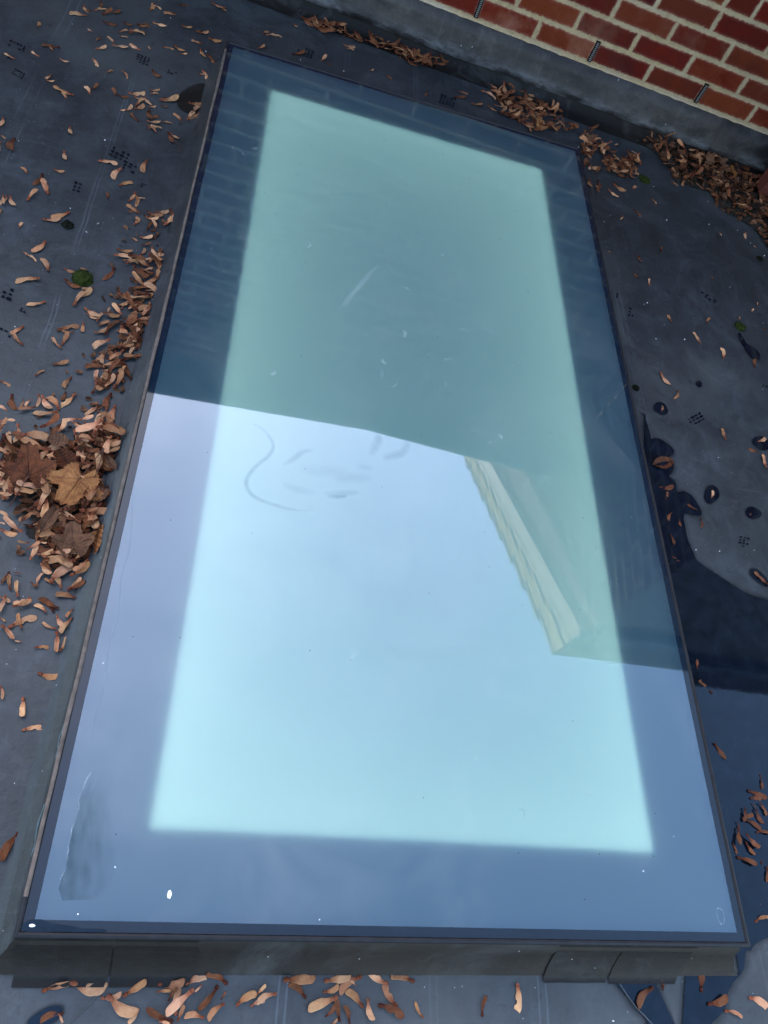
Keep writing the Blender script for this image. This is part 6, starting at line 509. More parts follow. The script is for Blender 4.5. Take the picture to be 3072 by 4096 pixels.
PRINTS=[[[(-0.2352,1.8511),(-0.2338,1.8526),(-0.23,1.8505),(-0.2288,1.8485),(-0.2296,1.8438),(-0.2305,1.843),(-0.2346,1.8436),(-0.2354,1.8457)],[(-0.2373,1.8367),(-0.2353,1.8369),(-0.2297,1.8354),(-0.2284,1.8328),(-0.2296,1.827),(-0.2314,1.8262),(-0.2365,1.8281),(-0.2375,1.8306)],[(-0.2393,1.8211),(-0.2376,1.8216),(-0.2302,1.8193),(-0.2296,1.817),(-0.2294,1.8117),(-0.2319,1.8108),(-0.2381,1.8125),(-0.2392,1.8154)],[(-0.2251,1.8325),(-0.2231,1.8329),(-0.2164,1.8314),(-0.2151,1.8278),(-0.2153,1.8226),(-0.2174,1.8222),(-0.2242,1.8242),(-0.2254,1.826)],[(-0.2262,1.8181),(-0.2242,1.8198),(-0.2172,1.8165),(-0.2165,1.8134),(-0.2164,1.8057),(-0.2189,1.8051),(-0.2257,1.8067),(-0.2267,1.8104)],[(-0.2091,1.8429),(-0.2078,1.8443),(-0.2033,1.8427),(-0.2023,1.8395),(-0.2029,1.8344),(-0.2043,1.8332),(-0.2088,1.8353),(-0.2091,1.8371)],[(-0.2119,1.8285),(-0.2095,1.8301),(-0.2026,1.827),(-0.2021,1.8243),(-0.2016,1.817),(-0.2047,1.8166),(-0.2117,1.8183),(-0.2131,1.8214)],[(-0.2108,1.8106),(-0.2096,1.8115),(-0.2058,1.8101),(-0.205,1.8081),(-0.2054,1.8042),(-0.2069,1.8036),(-0.2107,1.8051),(-0.2114,1.8068)],[(-0.1959,1.8387),(-0.1942,1.84),(-0.1899,1.8384),(-0.1894,1.8359),(-0.19,1.8296),(-0.1912,1.8289),(-0.1955,1.8294),(-0.1959,1.8322)],[(-0.1973,1.8219),(-0.1958,1.8225),(-0.1912,1.8208),(-0.1904,1.8191),(-0.1909,1.8154),(-0.1923,1.8147),(-0.1967,1.8161),(-0.1979,1.818)],[(-0.1984,1.8073),(-0.1973,1.8079),(-0.1922,1.8067),(-0.1909,1.804),(-0.1917,1.7986),(-0.1931,1.7983),(-0.1985,1.7993),(-0.1993,1.802)]],[[(-0.1936,1.8057),(-0.1924,1.8062),(-0.1887,1.8047),(-0.1875,1.8028),(-0.1881,1.8),(-0.1891,1.7996),(-0.1932,1.8015),(-0.1943,1.8028)],[(-0.1949,1.794),(-0.1936,1.795),(-0.1894,1.7931),(-0.1892,1.7907),(-0.1897,1.7864),(-0.1907,1.7858),(-0.1949,1.787),(-0.1956,1.7894)],[(-0.1959,1.7826),(-0.1947,1.7834),(-0.1914,1.782),(-0.1912,1.7794),(-0.192,1.7733),(-0.193,1.7721),(-0.1961,1.7742),(-0.1963,1.7759)],[(-0.182,1.8024),(-0.1808,1.8039),(-0.1749,1.8012),(-0.1744,1.7982),(-0.175,1.7923),(-0.1769,1.7917),(-0.1819,1.7935),(-0.1827,1.7966)],[(-0.1839,1.7894),(-0.1823,1.7902),(-0.1766,1.7873),(-0.1752,1.7849),(-0.176,1.7809),(-0.1782,1.7808),(-0.1838,1.7829),(-0.1844,1.7848)],[(-0.1694,1.7968),(-0.1679,1.7973),(-0.164,1.7951),(-0.1633,1.7929),(-0.1634,1.7889),(-0.1653,1.7884),(-0.1688,1.7896),(-0.1696,1.7917)],[(-0.1741,1.7719),(-0.172,1.7727),(-0.1659,1.7704),(-0.1646,1.7675),(-0.1643,1.7629),(-0.1672,1.7622),(-0.1738,1.7659),(-0.175,1.7673)]],[[(-0.2955,1.6735),(-0.2942,1.6756),(-0.2886,1.6747),(-0.287,1.6721),(-0.2873,1.6667),(-0.2884,1.6658),(-0.2937,1.6653),(-0.2949,1.6678)],[(-0.2935,1.6601),(-0.2923,1.6613),(-0.289,1.6605),(-0.2885,1.6583),(-0.2881,1.6515),(-0.2891,1.6506),(-0.2923,1.65),(-0.2933,1.6531)],[(-0.2935,1.644),(-0.2922,1.6447),(-0.2881,1.6443),(-0.2871,1.6429),(-0.2871,1.6391),(-0.2882,1.6382),(-0.2923,1.638),(-0.2933,1.6398)],[(-0.2838,1.6717),(-0.2824,1.6726),(-0.2776,1.6719),(-0.2765,1.6703),(-0.2767,1.6662),(-0.2778,1.6658),(-0.2824,1.6656),(-0.284,1.6674)],[(-0.2824,1.657),(-0.2815,1.6578),(-0.2783,1.6574),(-0.277,1.6559),(-0.2769,1.6524),(-0.278,1.652),(-0.2816,1.6519),(-0.2826,1.6534)],[(-0.2828,1.6432),(-0.2813,1.6441),(-0.2772,1.6436),(-0.2758,1.6417),(-0.2757,1.6379),(-0.2772,1.6373),(-0.2818,1.6374),(-0.2826,1.6389)]],[[(-0.1394,1.7322),(-0.1384,1.7325),(-0.1358,1.7328),(-0.1352,1.731),(-0.1353,1.7278),(-0.1361,1.7273),(-0.1385,1.7274),(-0.1392,1.7284)],[(-0.1395,1.7224),(-0.1386,1.7227),(-0.1357,1.7226),(-0.1349,1.7215),(-0.135,1.7188),(-0.1358,1.718),(-0.1389,1.7183),(-0.1397,1.7191)],[(-0.1316,1.7308),(-0.1305,1.7312),(-0.1282,1.7314),(-0.1278,1.7302),(-0.1275,1.7277),(-0.1283,1.727),(-0.1309,1.7271),(-0.1312,1.7283)]],[[(-0.2555,2.3154),(-0.254,2.3157),(-0.2485,2.3155),(-0.2475,2.3137),(-0.2467,2.3097),(-0.2487,2.3088),(-0.255,2.3102),(-0.256,2.3112)],[(-0.256,2.3041),(-0.2538,2.3054),(-0.2492,2.3042),(-0.2479,2.3027),(-0.2473,2.2978),(-0.2492,2.2969),(-0.2547,2.2976),(-0.2556,2.2986)],[(-0.2559,2.2917),(-0.254,2.2925),(-0.2487,2.2916),(-0.247,2.29),(-0.2475,2.2868),(-0.2492,2.2863),(-0.2549,2.287),(-0.2557,2.2882)],[(-0.2445,2.3138),(-0.2432,2.3144),(-0.2387,2.314),(-0.2369,2.3119),(-0.2369,2.3086),(-0.2387,2.3083),(-0.2441,2.3089),(-0.2452,2.31)],[(-0.2438,2.303),(-0.2429,2.3039),(-0.2393,2.3041),(-0.2385,2.3013),(-0.2387,2.2957),(-0.2394,2.2945),(-0.2434,2.2955),(-0.2439,2.2973)],[(-0.2437,2.2911),(-0.2426,2.2923),(-0.2397,2.2916),(-0.239,2.2899),(-0.2393,2.285),(-0.2402,2.2835),(-0.2431,2.2838),(-0.2436,2.2857)],[(-0.2451,2.279),(-0.2435,2.2796),(-0.2389,2.2787),(-0.2377,2.2772),(-0.2383,2.2739),(-0.2395,2.2731),(-0.2437,2.2736),(-0.2445,2.2752)],[(-0.2334,2.3122),(-0.2322,2.3131),(-0.2286,2.3127),(-0.2279,2.3111),(-0.2282,2.3076),(-0.229,2.307),(-0.2326,2.3067),(-0.2337,2.3083)],[(-0.2336,2.3009),(-0.2326,2.3018),(-0.2288,2.301),(-0.2276,2.2993),(-0.2276,2.2955),(-0.2292,2.2943),(-0.233,2.2956),(-0.2338,2.2967)],[(-0.2348,2.2901),(-0.2335,2.2911),(-0.2282,2.2906),(-0.2266,2.2879),(-0.2261,2.2834),(-0.2286,2.2822),(-0.2336,2.2829),(-0.2349,2.2852)],[(-0.2346,2.2784),(-0.2335,2.2795),(-0.2282,2.2786),(-0.227,2.2766),(-0.2276,2.2719),(-0.2286,2.2709),(-0.2339,2.2715),(-0.2352,2.2736)],[(-0.223,2.3105),(-0.222,2.3111),(-0.2184,2.3103),(-0.2177,2.3094),(-0.2177,2.3065),(-0.2186,2.3061),(-0.2223,2.3064),(-0.2229,2.3076)],[(-0.2242,2.2999),(-0.2222,2.3011),(-0.2178,2.3),(-0.2166,2.298),(-0.217,2.2941),(-0.2182,2.2929),(-0.2228,2.2935),(-0.2237,2.295)],[(-0.2225,2.2873),(-0.2216,2.2876),(-0.2191,2.2871),(-0.2184,2.2863),(-0.2185,2.2833),(-0.2193,2.2829),(-0.222,2.2835),(-0.2226,2.2843)],[(-0.2248,2.2762),(-0.2229,2.277),(-0.2179,2.2757),(-0.2171,2.2747),(-0.2172,2.2714),(-0.2185,2.2709),(-0.2232,2.2715),(-0.2247,2.2729)]],[[(-0.1601,2.2805),(-0.1586,2.2812),(-0.1545,2.281),(-0.153,2.2793),(-0.1533,2.2757),(-0.1547,2.2748),(-0.1591,2.2745),(-0.1594,2.2759)],[(-0.1598,2.2691),(-0.1588,2.2703),(-0.1542,2.2702),(-0.1531,2.2681),(-0.1529,2.2635),(-0.1548,2.2626),(-0.1592,2.2624),(-0.1596,2.264)],[(-0.1502,2.2686),(-0.1486,2.2691),(-0.1426,2.2693),(-0.1419,2.2673),(-0.1422,2.2636),(-0.1433,2.2626),(-0.1489,2.2632),(-0.151,2.2643)],[(-0.1382,2.2796),(-0.1373,2.28),(-0.1334,2.2799),(-0.1324,2.2785),(-0.1322,2.2751),(-0.1338,2.2739),(-0.1378,2.274),(-0.1387,2.2755)]],[[(-0.5859,2.2013),(-0.5842,2.2027),(-0.5792,2.201),(-0.5786,2.1994),(-0.578,2.1949),(-0.5798,2.1941),(-0.5841,2.1957),(-0.5856,2.1973)],[(-0.5829,2.1805),(-0.5825,2.1815),(-0.5796,2.1804),(-0.5788,2.1787),(-0.5785,2.1741),(-0.5796,2.1731),(-0.5823,2.174),(-0.5831,2.1753)],[(-0.5762,2.1985),(-0.5751,2.1986),(-0.5698,2.1974),(-0.5684,2.1962),(-0.5679,2.1933),(-0.5696,2.1933),(-0.5748,2.1945),(-0.5765,2.1957)],[(-0.5662,2.1975),(-0.565,2.1983),(-0.5607,2.1977),(-0.5598,2.1954),(-0.5593,2.1902),(-0.5606,2.1895),(-0.5648,2.19),(-0.5661,2.1918)],[(-0.5558,2.1945),(-0.555,2.1958),(-0.5515,2.1952),(-0.5501,2.1929),(-0.5498,2.1882),(-0.5512,2.1878),(-0.5549,2.188),(-0.5562,2.1902)],[(-0.5559,2.1729),(-0.5547,2.1733),(-0.5496,2.172),(-0.5482,2.1708),(-0.5485,2.1677),(-0.5497,2.1674),(-0.5548,2.1688),(-0.5562,2.1701)],[(-0.5458,2.1918),(-0.5449,2.1925),(-0.5421,2.1918),(-0.5415,2.1903),(-0.5414,2.1865),(-0.542,2.1856),(-0.545,2.1865),(-0.5457,2.188)],[(-0.5461,2.1817),(-0.5449,2.1817),(-0.5411,2.1813),(-0.54,2.1795),(-0.5402,2.1761),(-0.5413,2.1757),(-0.545,2.1761),(-0.5459,2.1778)],[(-0.5449,2.1704),(-0.5441,2.1708),(-0.541,2.17),(-0.5401,2.169),(-0.5404,2.1661),(-0.5412,2.1651),(-0.5444,2.1663),(-0.5452,2.1674)]],[[(-0.5416,2.077),(-0.5408,2.0774),(-0.537,2.076),(-0.5365,2.0741),(-0.5361,2.0695),(-0.5376,2.0696),(-0.5411,2.0708),(-0.5421,2.0725)],[(-0.5414,2.066),(-0.5404,2.0662),(-0.5379,2.0652),(-0.5374,2.0637),(-0.5374,2.06),(-0.5381,2.0593),(-0.5409,2.0606),(-0.5412,2.0618)],[(-0.5428,2.0563),(-0.5414,2.0566),(-0.537,2.0547),(-0.5357,2.0528),(-0.5363,2.0484),(-0.5376,2.0482),(-0.5419,2.0503),(-0.543,2.0516)],[(-0.5336,2.0736),(-0.5326,2.074),(-0.528,2.0718),(-0.5274,2.0703),(-0.5272,2.066),(-0.5289,2.0659),(-0.5331,2.0669),(-0.5337,2.0689)],[(-0.5347,2.052),(-0.5331,2.0519),(-0.5282,2.05),(-0.5275,2.0485),(-0.5278,2.0462),(-0.529,2.0461),(-0.5337,2.0481),(-0.5347,2.0491)],[(-0.5257,2.07),(-0.5242,2.0704),(-0.5193,2.0686),(-0.5183,2.0663),(-0.5184,2.0622),(-0.5201,2.0619),(-0.5247,2.0642),(-0.5252,2.0653)],[(-0.524,2.0584),(-0.5233,2.0585),(-0.5206,2.0575),(-0.5198,2.056),(-0.5202,2.0529),(-0.521,2.0522),(-0.5239,2.0534),(-0.5243,2.055)],[(-0.5243,2.0477),(-0.5237,2.048),(-0.5206,2.0465),(-0.5199,2.0452),(-0.52,2.0426),(-0.5211,2.0427),(-0.524,2.0436),(-0.5245,2.0447)],[(-0.5152,2.0661),(-0.5145,2.0671),(-0.5118,2.0661),(-0.5112,2.0635),(-0.5115,2.0591),(-0.5123,2.058),(-0.5148,2.0588),(-0.5154,2.0613)],[(-0.5163,2.0563),(-0.515,2.0571),(-0.5118,2.056),(-0.5108,2.0528),(-0.5109,2.0484),(-0.5122,2.0473),(-0.5155,2.0491),(-0.5164,2.0509)],[(-0.5165,2.045),(-0.5153,2.0459),(-0.5115,2.0438),(-0.5111,2.0423),(-0.5106,2.0378),(-0.5123,2.0377),(-0.5162,2.0392),(-0.5171,2.0411)]],[[(-0.5808,2.1311),(-0.5797,2.1314),(-0.5752,2.1303),(-0.5746,2.1293),(-0.574,2.1266),(-0.5756,2.1262),(-0.5798,2.1272),(-0.5806,2.1285)],[(-0.572,2.1196),(-0.5707,2.1209),(-0.5666,2.1196),(-0.5647,2.1174),(-0.5647,2.1134),(-0.5663,2.1123),(-0.5708,2.1137),(-0.5719,2.1153)],[(-0.5621,2.1173),(-0.5614,2.1181),(-0.5585,2.1175),(-0.5582,2.1158),(-0.5579,2.1119),(-0.5585,2.1108),(-0.5613,2.1115),(-0.562,2.1131)]],[[(-0.3551,1.2524),(-0.3535,1.2526),(-0.3481,1.252),(-0.347,1.25),(-0.3474,1.2458),(-0.3487,1.2451),(-0.3535,1.2461),(-0.3551,1.2476)],[(-0.3536,1.2389),(-0.3527,1.2395),(-0.3481,1.2388),(-0.3473,1.2366),(-0.3471,1.2317),(-0.3485,1.2311),(-0.3531,1.2318),(-0.3539,1.2332)],[(-0.342,1.2643),(-0.3407,1.265),(-0.336,1.2641),(-0.3345,1.2617),(-0.3343,1.256),(-0.3358,1.2553),(-0.3408,1.2566),(-0.3423,1.2582)],[(-0.342,1.2489),(-0.3401,1.2495),(-0.3354,1.2482),(-0.3346,1.2467),(-0.3345,1.2437),(-0.336,1.2435),(-0.3403,1.244),(-0.342,1.2456)],[(-0.3435,1.2366),(-0.3409,1.2375),(-0.3338,1.236),(-0.3327,1.2339),(-0.3323,1.2282),(-0.3346,1.2269),(-0.3413,1.2282),(-0.3435,1.2312)]],[[(-0.3337,1.1447),(-0.3319,1.1448),(-0.3272,1.1437),(-0.3262,1.1418),(-0.3265,1.1381),(-0.3278,1.1377),(-0.3326,1.1394),(-0.3338,1.141)],[(-0.3236,1.1412),(-0.3217,1.1415),(-0.3167,1.1396),(-0.315,1.1383),(-0.3158,1.1359),(-0.3167,1.1355),(-0.3225,1.1372),(-0.3233,1.1381)],[(-0.3117,1.1277),(-0.3105,1.128),(-0.3073,1.1271),(-0.3065,1.1255),(-0.3069,1.1228),(-0.3078,1.1224),(-0.3109,1.1232),(-0.3114,1.1243)]],[[(-0.3074,1.2136),(-0.3068,1.2141),(-0.3044,1.2134),(-0.304,1.2119),(-0.3039,1.209),(-0.3046,1.2087),(-0.3071,1.2092),(-0.3075,1.2103)],[(-0.3086,1.2071),(-0.3076,1.2072),(-0.304,1.2062),(-0.3031,1.205),(-0.3027,1.2028),(-0.3041,1.2025),(-0.3079,1.2037),(-0.3093,1.2048)],[(-0.3006,1.2053),(-0.2996,1.2056),(-0.2965,1.2045),(-0.2957,1.2034),(-0.2961,1.2007),(-0.2969,1.2003),(-0.3,1.2012),(-0.301,1.2023)]],[[(0.2173,2.6142),(0.2189,2.6149),(0.225,2.614),(0.2254,2.6116),(0.2249,2.6065),(0.223,2.6051),(0.2169,2.607),(0.2157,2.6089)],[(0.2165,2.601),(0.2181,2.6028),(0.2218,2.601),(0.2227,2.5986),(0.2214,2.5925),(0.2199,2.5899),(0.2158,2.5919),(0.2151,2.594)],[(0.2319,2.6245),(0.2327,2.6251),(0.2356,2.6242),(0.236,2.6232),(0.2359,2.6198),(0.2346,2.6191),(0.2317,2.6198),(0.2311,2.6211)],[(0.2278,2.6115),(0.2297,2.6121),(0.2353,2.6107),(0.2362,2.6091),(0.2351,2.605),(0.2336,2.6048),(0.2286,2.6058),(0.2273,2.6071)],[(0.2259,2.599),(0.2286,2.6005),(0.2339,2.5989),(0.2345,2.5959),(0.2338,2.5893),(0.2316,2.5884),(0.2262,2.5902),(0.225,2.5918)],[(0.2443,2.6376),(0.2459,2.6389),(0.2493,2.6381),(0.2497,2.636),(0.2494,2.6305),(0.248,2.6296),(0.2441,2.6303),(0.2434,2.632)],[(0.2395,2.6097),(0.241,2.6107),(0.2461,2.6096),(0.247,2.6073),(0.2469,2.6021),(0.2451,2.6012),(0.2397,2.6031),(0.2382,2.6043)],[(0.2362,2.5952),(0.2387,2.5958),(0.2448,2.5947),(0.246,2.5928),(0.2454,2.5891),(0.243,2.588),(0.2374,2.5892),(0.2366,2.591)],[(0.2553,2.6341),(0.2566,2.6351),(0.2604,2.634),(0.2608,2.6325),(0.2608,2.6294),(0.2591,2.6289),(0.2554,2.6297),(0.2547,2.6309)],[(0.252,2.6206),(0.254,2.6213),(0.2594,2.6201),(0.26,2.6187),(0.2596,2.6145),(0.258,2.614),(0.2523,2.6154),(0.251,2.617)],[(0.2506,2.6077),(0.2521,2.6093),(0.257,2.6075),(0.2586,2.6054),(0.2572,2.5995),(0.2559,2.5987),(0.2503,2.5996),(0.2499,2.6014)],[(0.248,2.5929),(0.25,2.5935),(0.2553,2.5925),(0.2559,2.5905),(0.2554,2.5872),(0.2539,2.5864),(0.2488,2.5871),(0.2479,2.5887)],[(0.2661,2.6334),(0.2675,2.6349),(0.2716,2.6335),(0.2724,2.6311),(0.2722,2.6256),(0.2705,2.6244),(0.2658,2.6258),(0.2656,2.6277)],[(0.2655,2.6201),(0.2665,2.6218),(0.2696,2.6212),(0.2696,2.6182),(0.2689,2.611),(0.2673,2.609),(0.2647,2.61),(0.2643,2.6122)],[(0.2625,2.6061),(0.2637,2.6076),(0.2677,2.6074),(0.2687,2.6035),(0.2676,2.5968),(0.2661,2.595),(0.262,2.5966),(0.2611,2.5988)],[(0.2599,2.5919),(0.2614,2.5926),(0.2663,2.592),(0.2672,2.5894),(0.2662,2.5833),(0.2643,2.5825),(0.2596,2.5826),(0.2594,2.5857)]],[[(0.739,2.616),(0.7409,2.6175),(0.7472,2.6161),(0.7484,2.614),(0.7473,2.6085),(0.7446,2.6063),(0.7386,2.6069),(0.7367,2.6098)],[(0.7358,2.6021),(0.738,2.6029),(0.7449,2.603),(0.7454,2.6006),(0.7444,2.5948),(0.7417,2.5938),(0.7353,2.5938),(0.7346,2.5959)],[(0.734,2.5884),(0.7361,2.5907),(0.7405,2.5902),(0.7405,2.5873),(0.7393,2.5812),(0.7376,2.5792),(0.7335,2.5798),(0.7329,2.5818)],[(0.7316,2.5756),(0.7329,2.5766),(0.7377,2.5757),(0.7375,2.5733),(0.7363,2.5676),(0.7349,2.5659),(0.7301,2.5666),(0.73,2.5687)],[(0.7269,2.5607),(0.729,2.5619),(0.7352,2.5617),(0.7361,2.5596),(0.7348,2.5548),(0.7326,2.5541),(0.7273,2.5547),(0.7256,2.5561)],[(0.7521,2.6134),(0.754,2.6149),(0.7583,2.6139),(0.7597,2.6122),(0.758,2.6081),(0.7565,2.6069),(0.7518,2.6076),(0.7511,2.6088)],[(0.7498,2.6006),(0.7514,2.6023),(0.7552,2.6017),(0.7555,2.5995),(0.7538,2.5931),(0.7525,2.5917),(0.7487,2.5922),(0.7483,2.5947)],[(0.7443,2.5734),(0.7456,2.5754),(0.7484,2.5743),(0.7487,2.5722),(0.7479,2.5669),(0.7462,2.5654),(0.7433,2.5662),(0.7426,2.5677)],[(0.74,2.5604),(0.742,2.5625),(0.7464,2.5615),(0.747,2.5586),(0.746,2.5526),(0.7438,2.5519),(0.7394,2.5521),(0.7383,2.5542)],[(0.7619,2.5984),(0.7632,2.599),(0.7667,2.5989),(0.7675,2.5971),(0.7662,2.5935),(0.7651,2.5931),(0.7613,2.5935),(0.7608,2.5946)],[(0.7581,2.5857),(0.76,2.587),(0.7642,2.5867),(0.7652,2.5844),(0.7635,2.5793),(0.7622,2.5785),(0.7576,2.5786),(0.7566,2.5805)],[(0.7539,2.5721),(0.7561,2.5736),(0.7624,2.5726),(0.763,2.5705),(0.7626,2.5661),(0.7598,2.565),(0.7539,2.565),(0.7522,2.5673)],[(0.7534,2.5589),(0.7545,2.5608),(0.7576,2.5601),(0.758,2.5576),(0.7567,2.5521),(0.7551,2.5505),(0.752,2.5511),(0.7516,2.5529)],[(0.7753,2.6122),(0.7778,2.6133),(0.7847,2.613),(0.7857,2.6103),(0.7843,2.6047),(0.7816,2.6035),(0.7746,2.6046),(0.7733,2.6063)],[(0.7745,2.5992),(0.776,2.6003),(0.7799,2.6006),(0.78,2.5969),(0.7785,2.5907),(0.7769,2.5893),(0.7731,2.5905),(0.7728,2.5923)],[(0.7718,2.5854),(0.7731,2.5866),(0.7761,2.5859),(0.7765,2.5839),(0.7747,2.5768),(0.7735,2.5765),(0.77,2.5759),(0.7697,2.5781)],[(0.765,2.5708),(0.7675,2.5717),(0.7748,2.5713),(0.775,2.5693),(0.7746,2.565),(0.7724,2.5639),(0.7655,2.564),(0.7641,2.566)],[(0.7647,2.5567),(0.7657,2.557),(0.7694,2.5571),(0.7701,2.5554),(0.7694,2.5524),(0.768,2.5513),(0.7642,2.5522),(0.7637,2.5531)],[(0.7887,2.6116),(0.7904,2.612),(0.7956,2.6126),(0.7959,2.6095),(0.7942,2.6032),(0.7924,2.6015),(0.7882,2.6025),(0.7874,2.6047)],[(0.7816,2.5844),(0.7841,2.5852),(0.7894,2.5848),(0.7905,2.5825),(0.788,2.5759),(0.7866,2.5746),(0.7811,2.5753),(0.7807,2.5772)],[(0.78,2.5703),(0.7812,2.5718),(0.7856,2.5715),(0.7861,2.5692),(0.7844,2.5627),(0.7831,2.5616),(0.7787,2.5612),(0.7784,2.5636)],[(0.7748,2.5564),(0.7767,2.5572),(0.7832,2.5569),(0.7849,2.5547),(0.7829,2.5498),(0.7814,2.5492),(0.7749,2.5492),(0.7734,2.5514)]],[[(1.4565,1.3077),(1.4577,1.3089),(1.4617,1.312),(1.4629,1.3118),(1.4639,1.3097),(1.4625,1.3078),(1.4588,1.3052),(1.4577,1.3055)],[(1.4586,1.2971),(1.4602,1.299),(1.4655,1.3032),(1.467,1.3028),(1.4677,1.2998),(1.4665,1.2977),(1.4604,1.294),(1.4592,1.2937)],[(1.468,1.3174),(1.4702,1.3207),(1.4776,1.325),(1.479,1.3245),(1.4811,1.3204),(1.4783,1.3176),(1.4723,1.3128),(1.4703,1.3135)],[(1.4739,1.3078),(1.475,1.3093),(1.4796,1.3129),(1.4809,1.3125),(1.481,1.3096),(1.4799,1.3083),(1.476,1.3053),(1.4742,1.3049)],[(1.475,1.2963),(1.4764,1.2981),(1.4842,1.304),(1.4863,1.3039),(1.4863,1.3008),(1.4846,1.2991),(1.4775,1.2941),(1.4752,1.2934)],[(1.4824,1.3266),(1.4846,1.3288),(1.4928,1.3349),(1.4948,1.3349),(1.4949,1.3318),(1.4934,1.3298),(1.4852,1.3245),(1.4832,1.3237)],[(1.4865,1.3181),(1.488,1.3195),(1.4952,1.3247),(1.4962,1.3239),(1.4978,1.321),(1.4959,1.3183),(1.4893,1.3137),(1.4871,1.3135)],[(1.4884,1.3067),(1.4913,1.3094),(1.4981,1.3145),(1.5009,1.3149),(1.5014,1.3109),(1.4992,1.3085),(1.4917,1.3031),(1.4896,1.303)],[(1.499,1.3399),(1.5007,1.3418),(1.5054,1.3457),(1.5073,1.3447),(1.5083,1.3407),(1.5072,1.3381),(1.502,1.3345),(1.501,1.3356)],[(1.4995,1.3268),(1.5023,1.3303),(1.5104,1.336),(1.5133,1.3364),(1.5135,1.3323),(1.511,1.3295),(1.5026,1.3238),(1.5006,1.3231)],[(1.5033,1.3165),(1.505,1.3187),(1.5139,1.3248),(1.5158,1.3249),(1.5165,1.3226),(1.5141,1.3203),(1.506,1.3146),(1.5045,1.3144)]],[[(1.3412,1.7251),(1.3432,1.7264),(1.3496,1.7267),(1.3497,1.7243),(1.3485,1.7194),(1.3462,1.7179),(1.3401,1.7183),(1.3395,1.7193)],[(1.3365,1.708),(1.3385,1.7093),(1.3423,1.7091),(1.3428,1.7074),(1.3417,1.7037),(1.3401,1.7024),(1.3357,1.7021),(1.3357,1.7037)],[(1.3319,1.6925),(1.3339,1.6948),(1.3378,1.6947),(1.3381,1.6921),(1.336,1.6866),(1.3345,1.6854),(1.3298,1.6841),(1.3294,1.6863)],[(1.3446,1.6945),(1.3462,1.6963),(1.3499,1.6963),(1.3496,1.6936),(1.3471,1.6859),(1.3455,1.6852),(1.342,1.6843),(1.3421,1.6869)]],[[(1.3047,1.7758),(1.3065,1.778),(1.3097,1.7788),(1.3096,1.7756),(1.3078,1.7694),(1.3067,1.7682),(1.3037,1.7677),(1.3032,1.7692)],[(1.3009,1.7615),(1.3022,1.762),(1.3062,1.7634),(1.3063,1.7617),(1.3053,1.7573),(1.3042,1.7563),(1.3005,1.7558),(1.2999,1.7569)]],[[(1.6502,1.8971),(1.6527,1.8969),(1.658,1.8943),(1.6576,1.8923),(1.6557,1.8882),(1.6535,1.8882),(1.6485,1.8907),(1.6482,1.8928)],[(1.6662,1.8899),(1.6682,1.8901),(1.6729,1.888),(1.6732,1.8849),(1.6702,1.88),(1.6671,1.8792),(1.6624,1.8816),(1.6623,1.8844)],[(1.6552,1.8788),(1.6587,1.8779),(1.6663,1.8744),(1.6675,1.8718),(1.6646,1.8693),(1.6625,1.8691),(1.6544,1.8735),(1.6536,1.8755)],[(1.6725,1.8721),(1.6752,1.8718),(1.6809,1.8692),(1.6811,1.8657),(1.6777,1.8605),(1.6751,1.861),(1.6694,1.8633),(1.669,1.866)],[(1.6934,1.8752),(1.696,1.8756),(1.7043,1.8715),(1.7044,1.8686),(1.7011,1.8641),(1.6978,1.8634),(1.6908,1.868),(1.6893,1.87)],[(1.6862,1.8626),(1.6884,1.8621),(1.6943,1.8595),(1.6954,1.8573),(1.6932,1.8545),(1.6907,1.8548),(1.6852,1.8582),(1.6844,1.8593)]],[[(1.7813,1.5205),(1.7832,1.5218),(1.7868,1.5218),(1.7864,1.5194),(1.784,1.5153),(1.7823,1.5138),(1.7789,1.5142),(1.7792,1.516)],[(1.7919,1.5198),(1.7938,1.5204),(1.7997,1.5203),(1.7999,1.5182),(1.7981,1.5144),(1.7953,1.5136),(1.7898,1.5135),(1.7896,1.5152)]],[[(1.5271,0.9329),(1.5289,0.9337),(1.5334,0.9336),(1.5335,0.9322),(1.5323,0.9293),(1.5307,0.929),(1.5265,0.9292),(1.5258,0.9301)],[(1.5227,0.9236),(1.5245,0.9242),(1.5294,0.9242),(1.5294,0.9232),(1.5288,0.9207),(1.5266,0.9201),(1.522,0.9205),(1.5219,0.9213)],[(1.5186,0.9156),(1.5205,0.9167),(1.5255,0.9161),(1.5264,0.9149),(1.5242,0.9112),(1.5222,0.9102),(1.5168,0.9104),(1.516,0.9117)],[(1.5388,0.9324),(1.5402,0.9327),(1.5445,0.933),(1.545,0.9317),(1.5442,0.9294),(1.542,0.929),(1.538,0.929),(1.5377,0.9298)],[(1.5352,0.9246),(1.5367,0.9251),(1.5407,0.9255),(1.5408,0.9237),(1.5387,0.9194),(1.5371,0.9187),(1.5329,0.9182),(1.5328,0.9202)],[(1.5287,0.9149),(1.5306,0.9154),(1.537,0.9158),(1.5375,0.9143),(1.5362,0.9113),(1.5339,0.9106),(1.5279,0.9109),(1.5278,0.9117)],[(1.5245,0.9055),(1.5265,0.9061),(1.5323,0.9058),(1.5331,0.905),(1.5319,0.9029),(1.5297,0.9022),(1.5242,0.9027),(1.5229,0.9034)],[(1.5497,0.9322),(1.5512,0.9332),(1.5566,0.933),(1.5571,0.9316),(1.5554,0.9286),(1.5537,0.9277),(1.5485,0.9281),(1.5478,0.9293)],[(1.5416,0.9148),(1.5428,0.9155),(1.5479,0.9153),(1.5484,0.9142),(1.5463,0.9103),(1.5445,0.9094),(1.54,0.9098),(1.5395,0.911)]]]
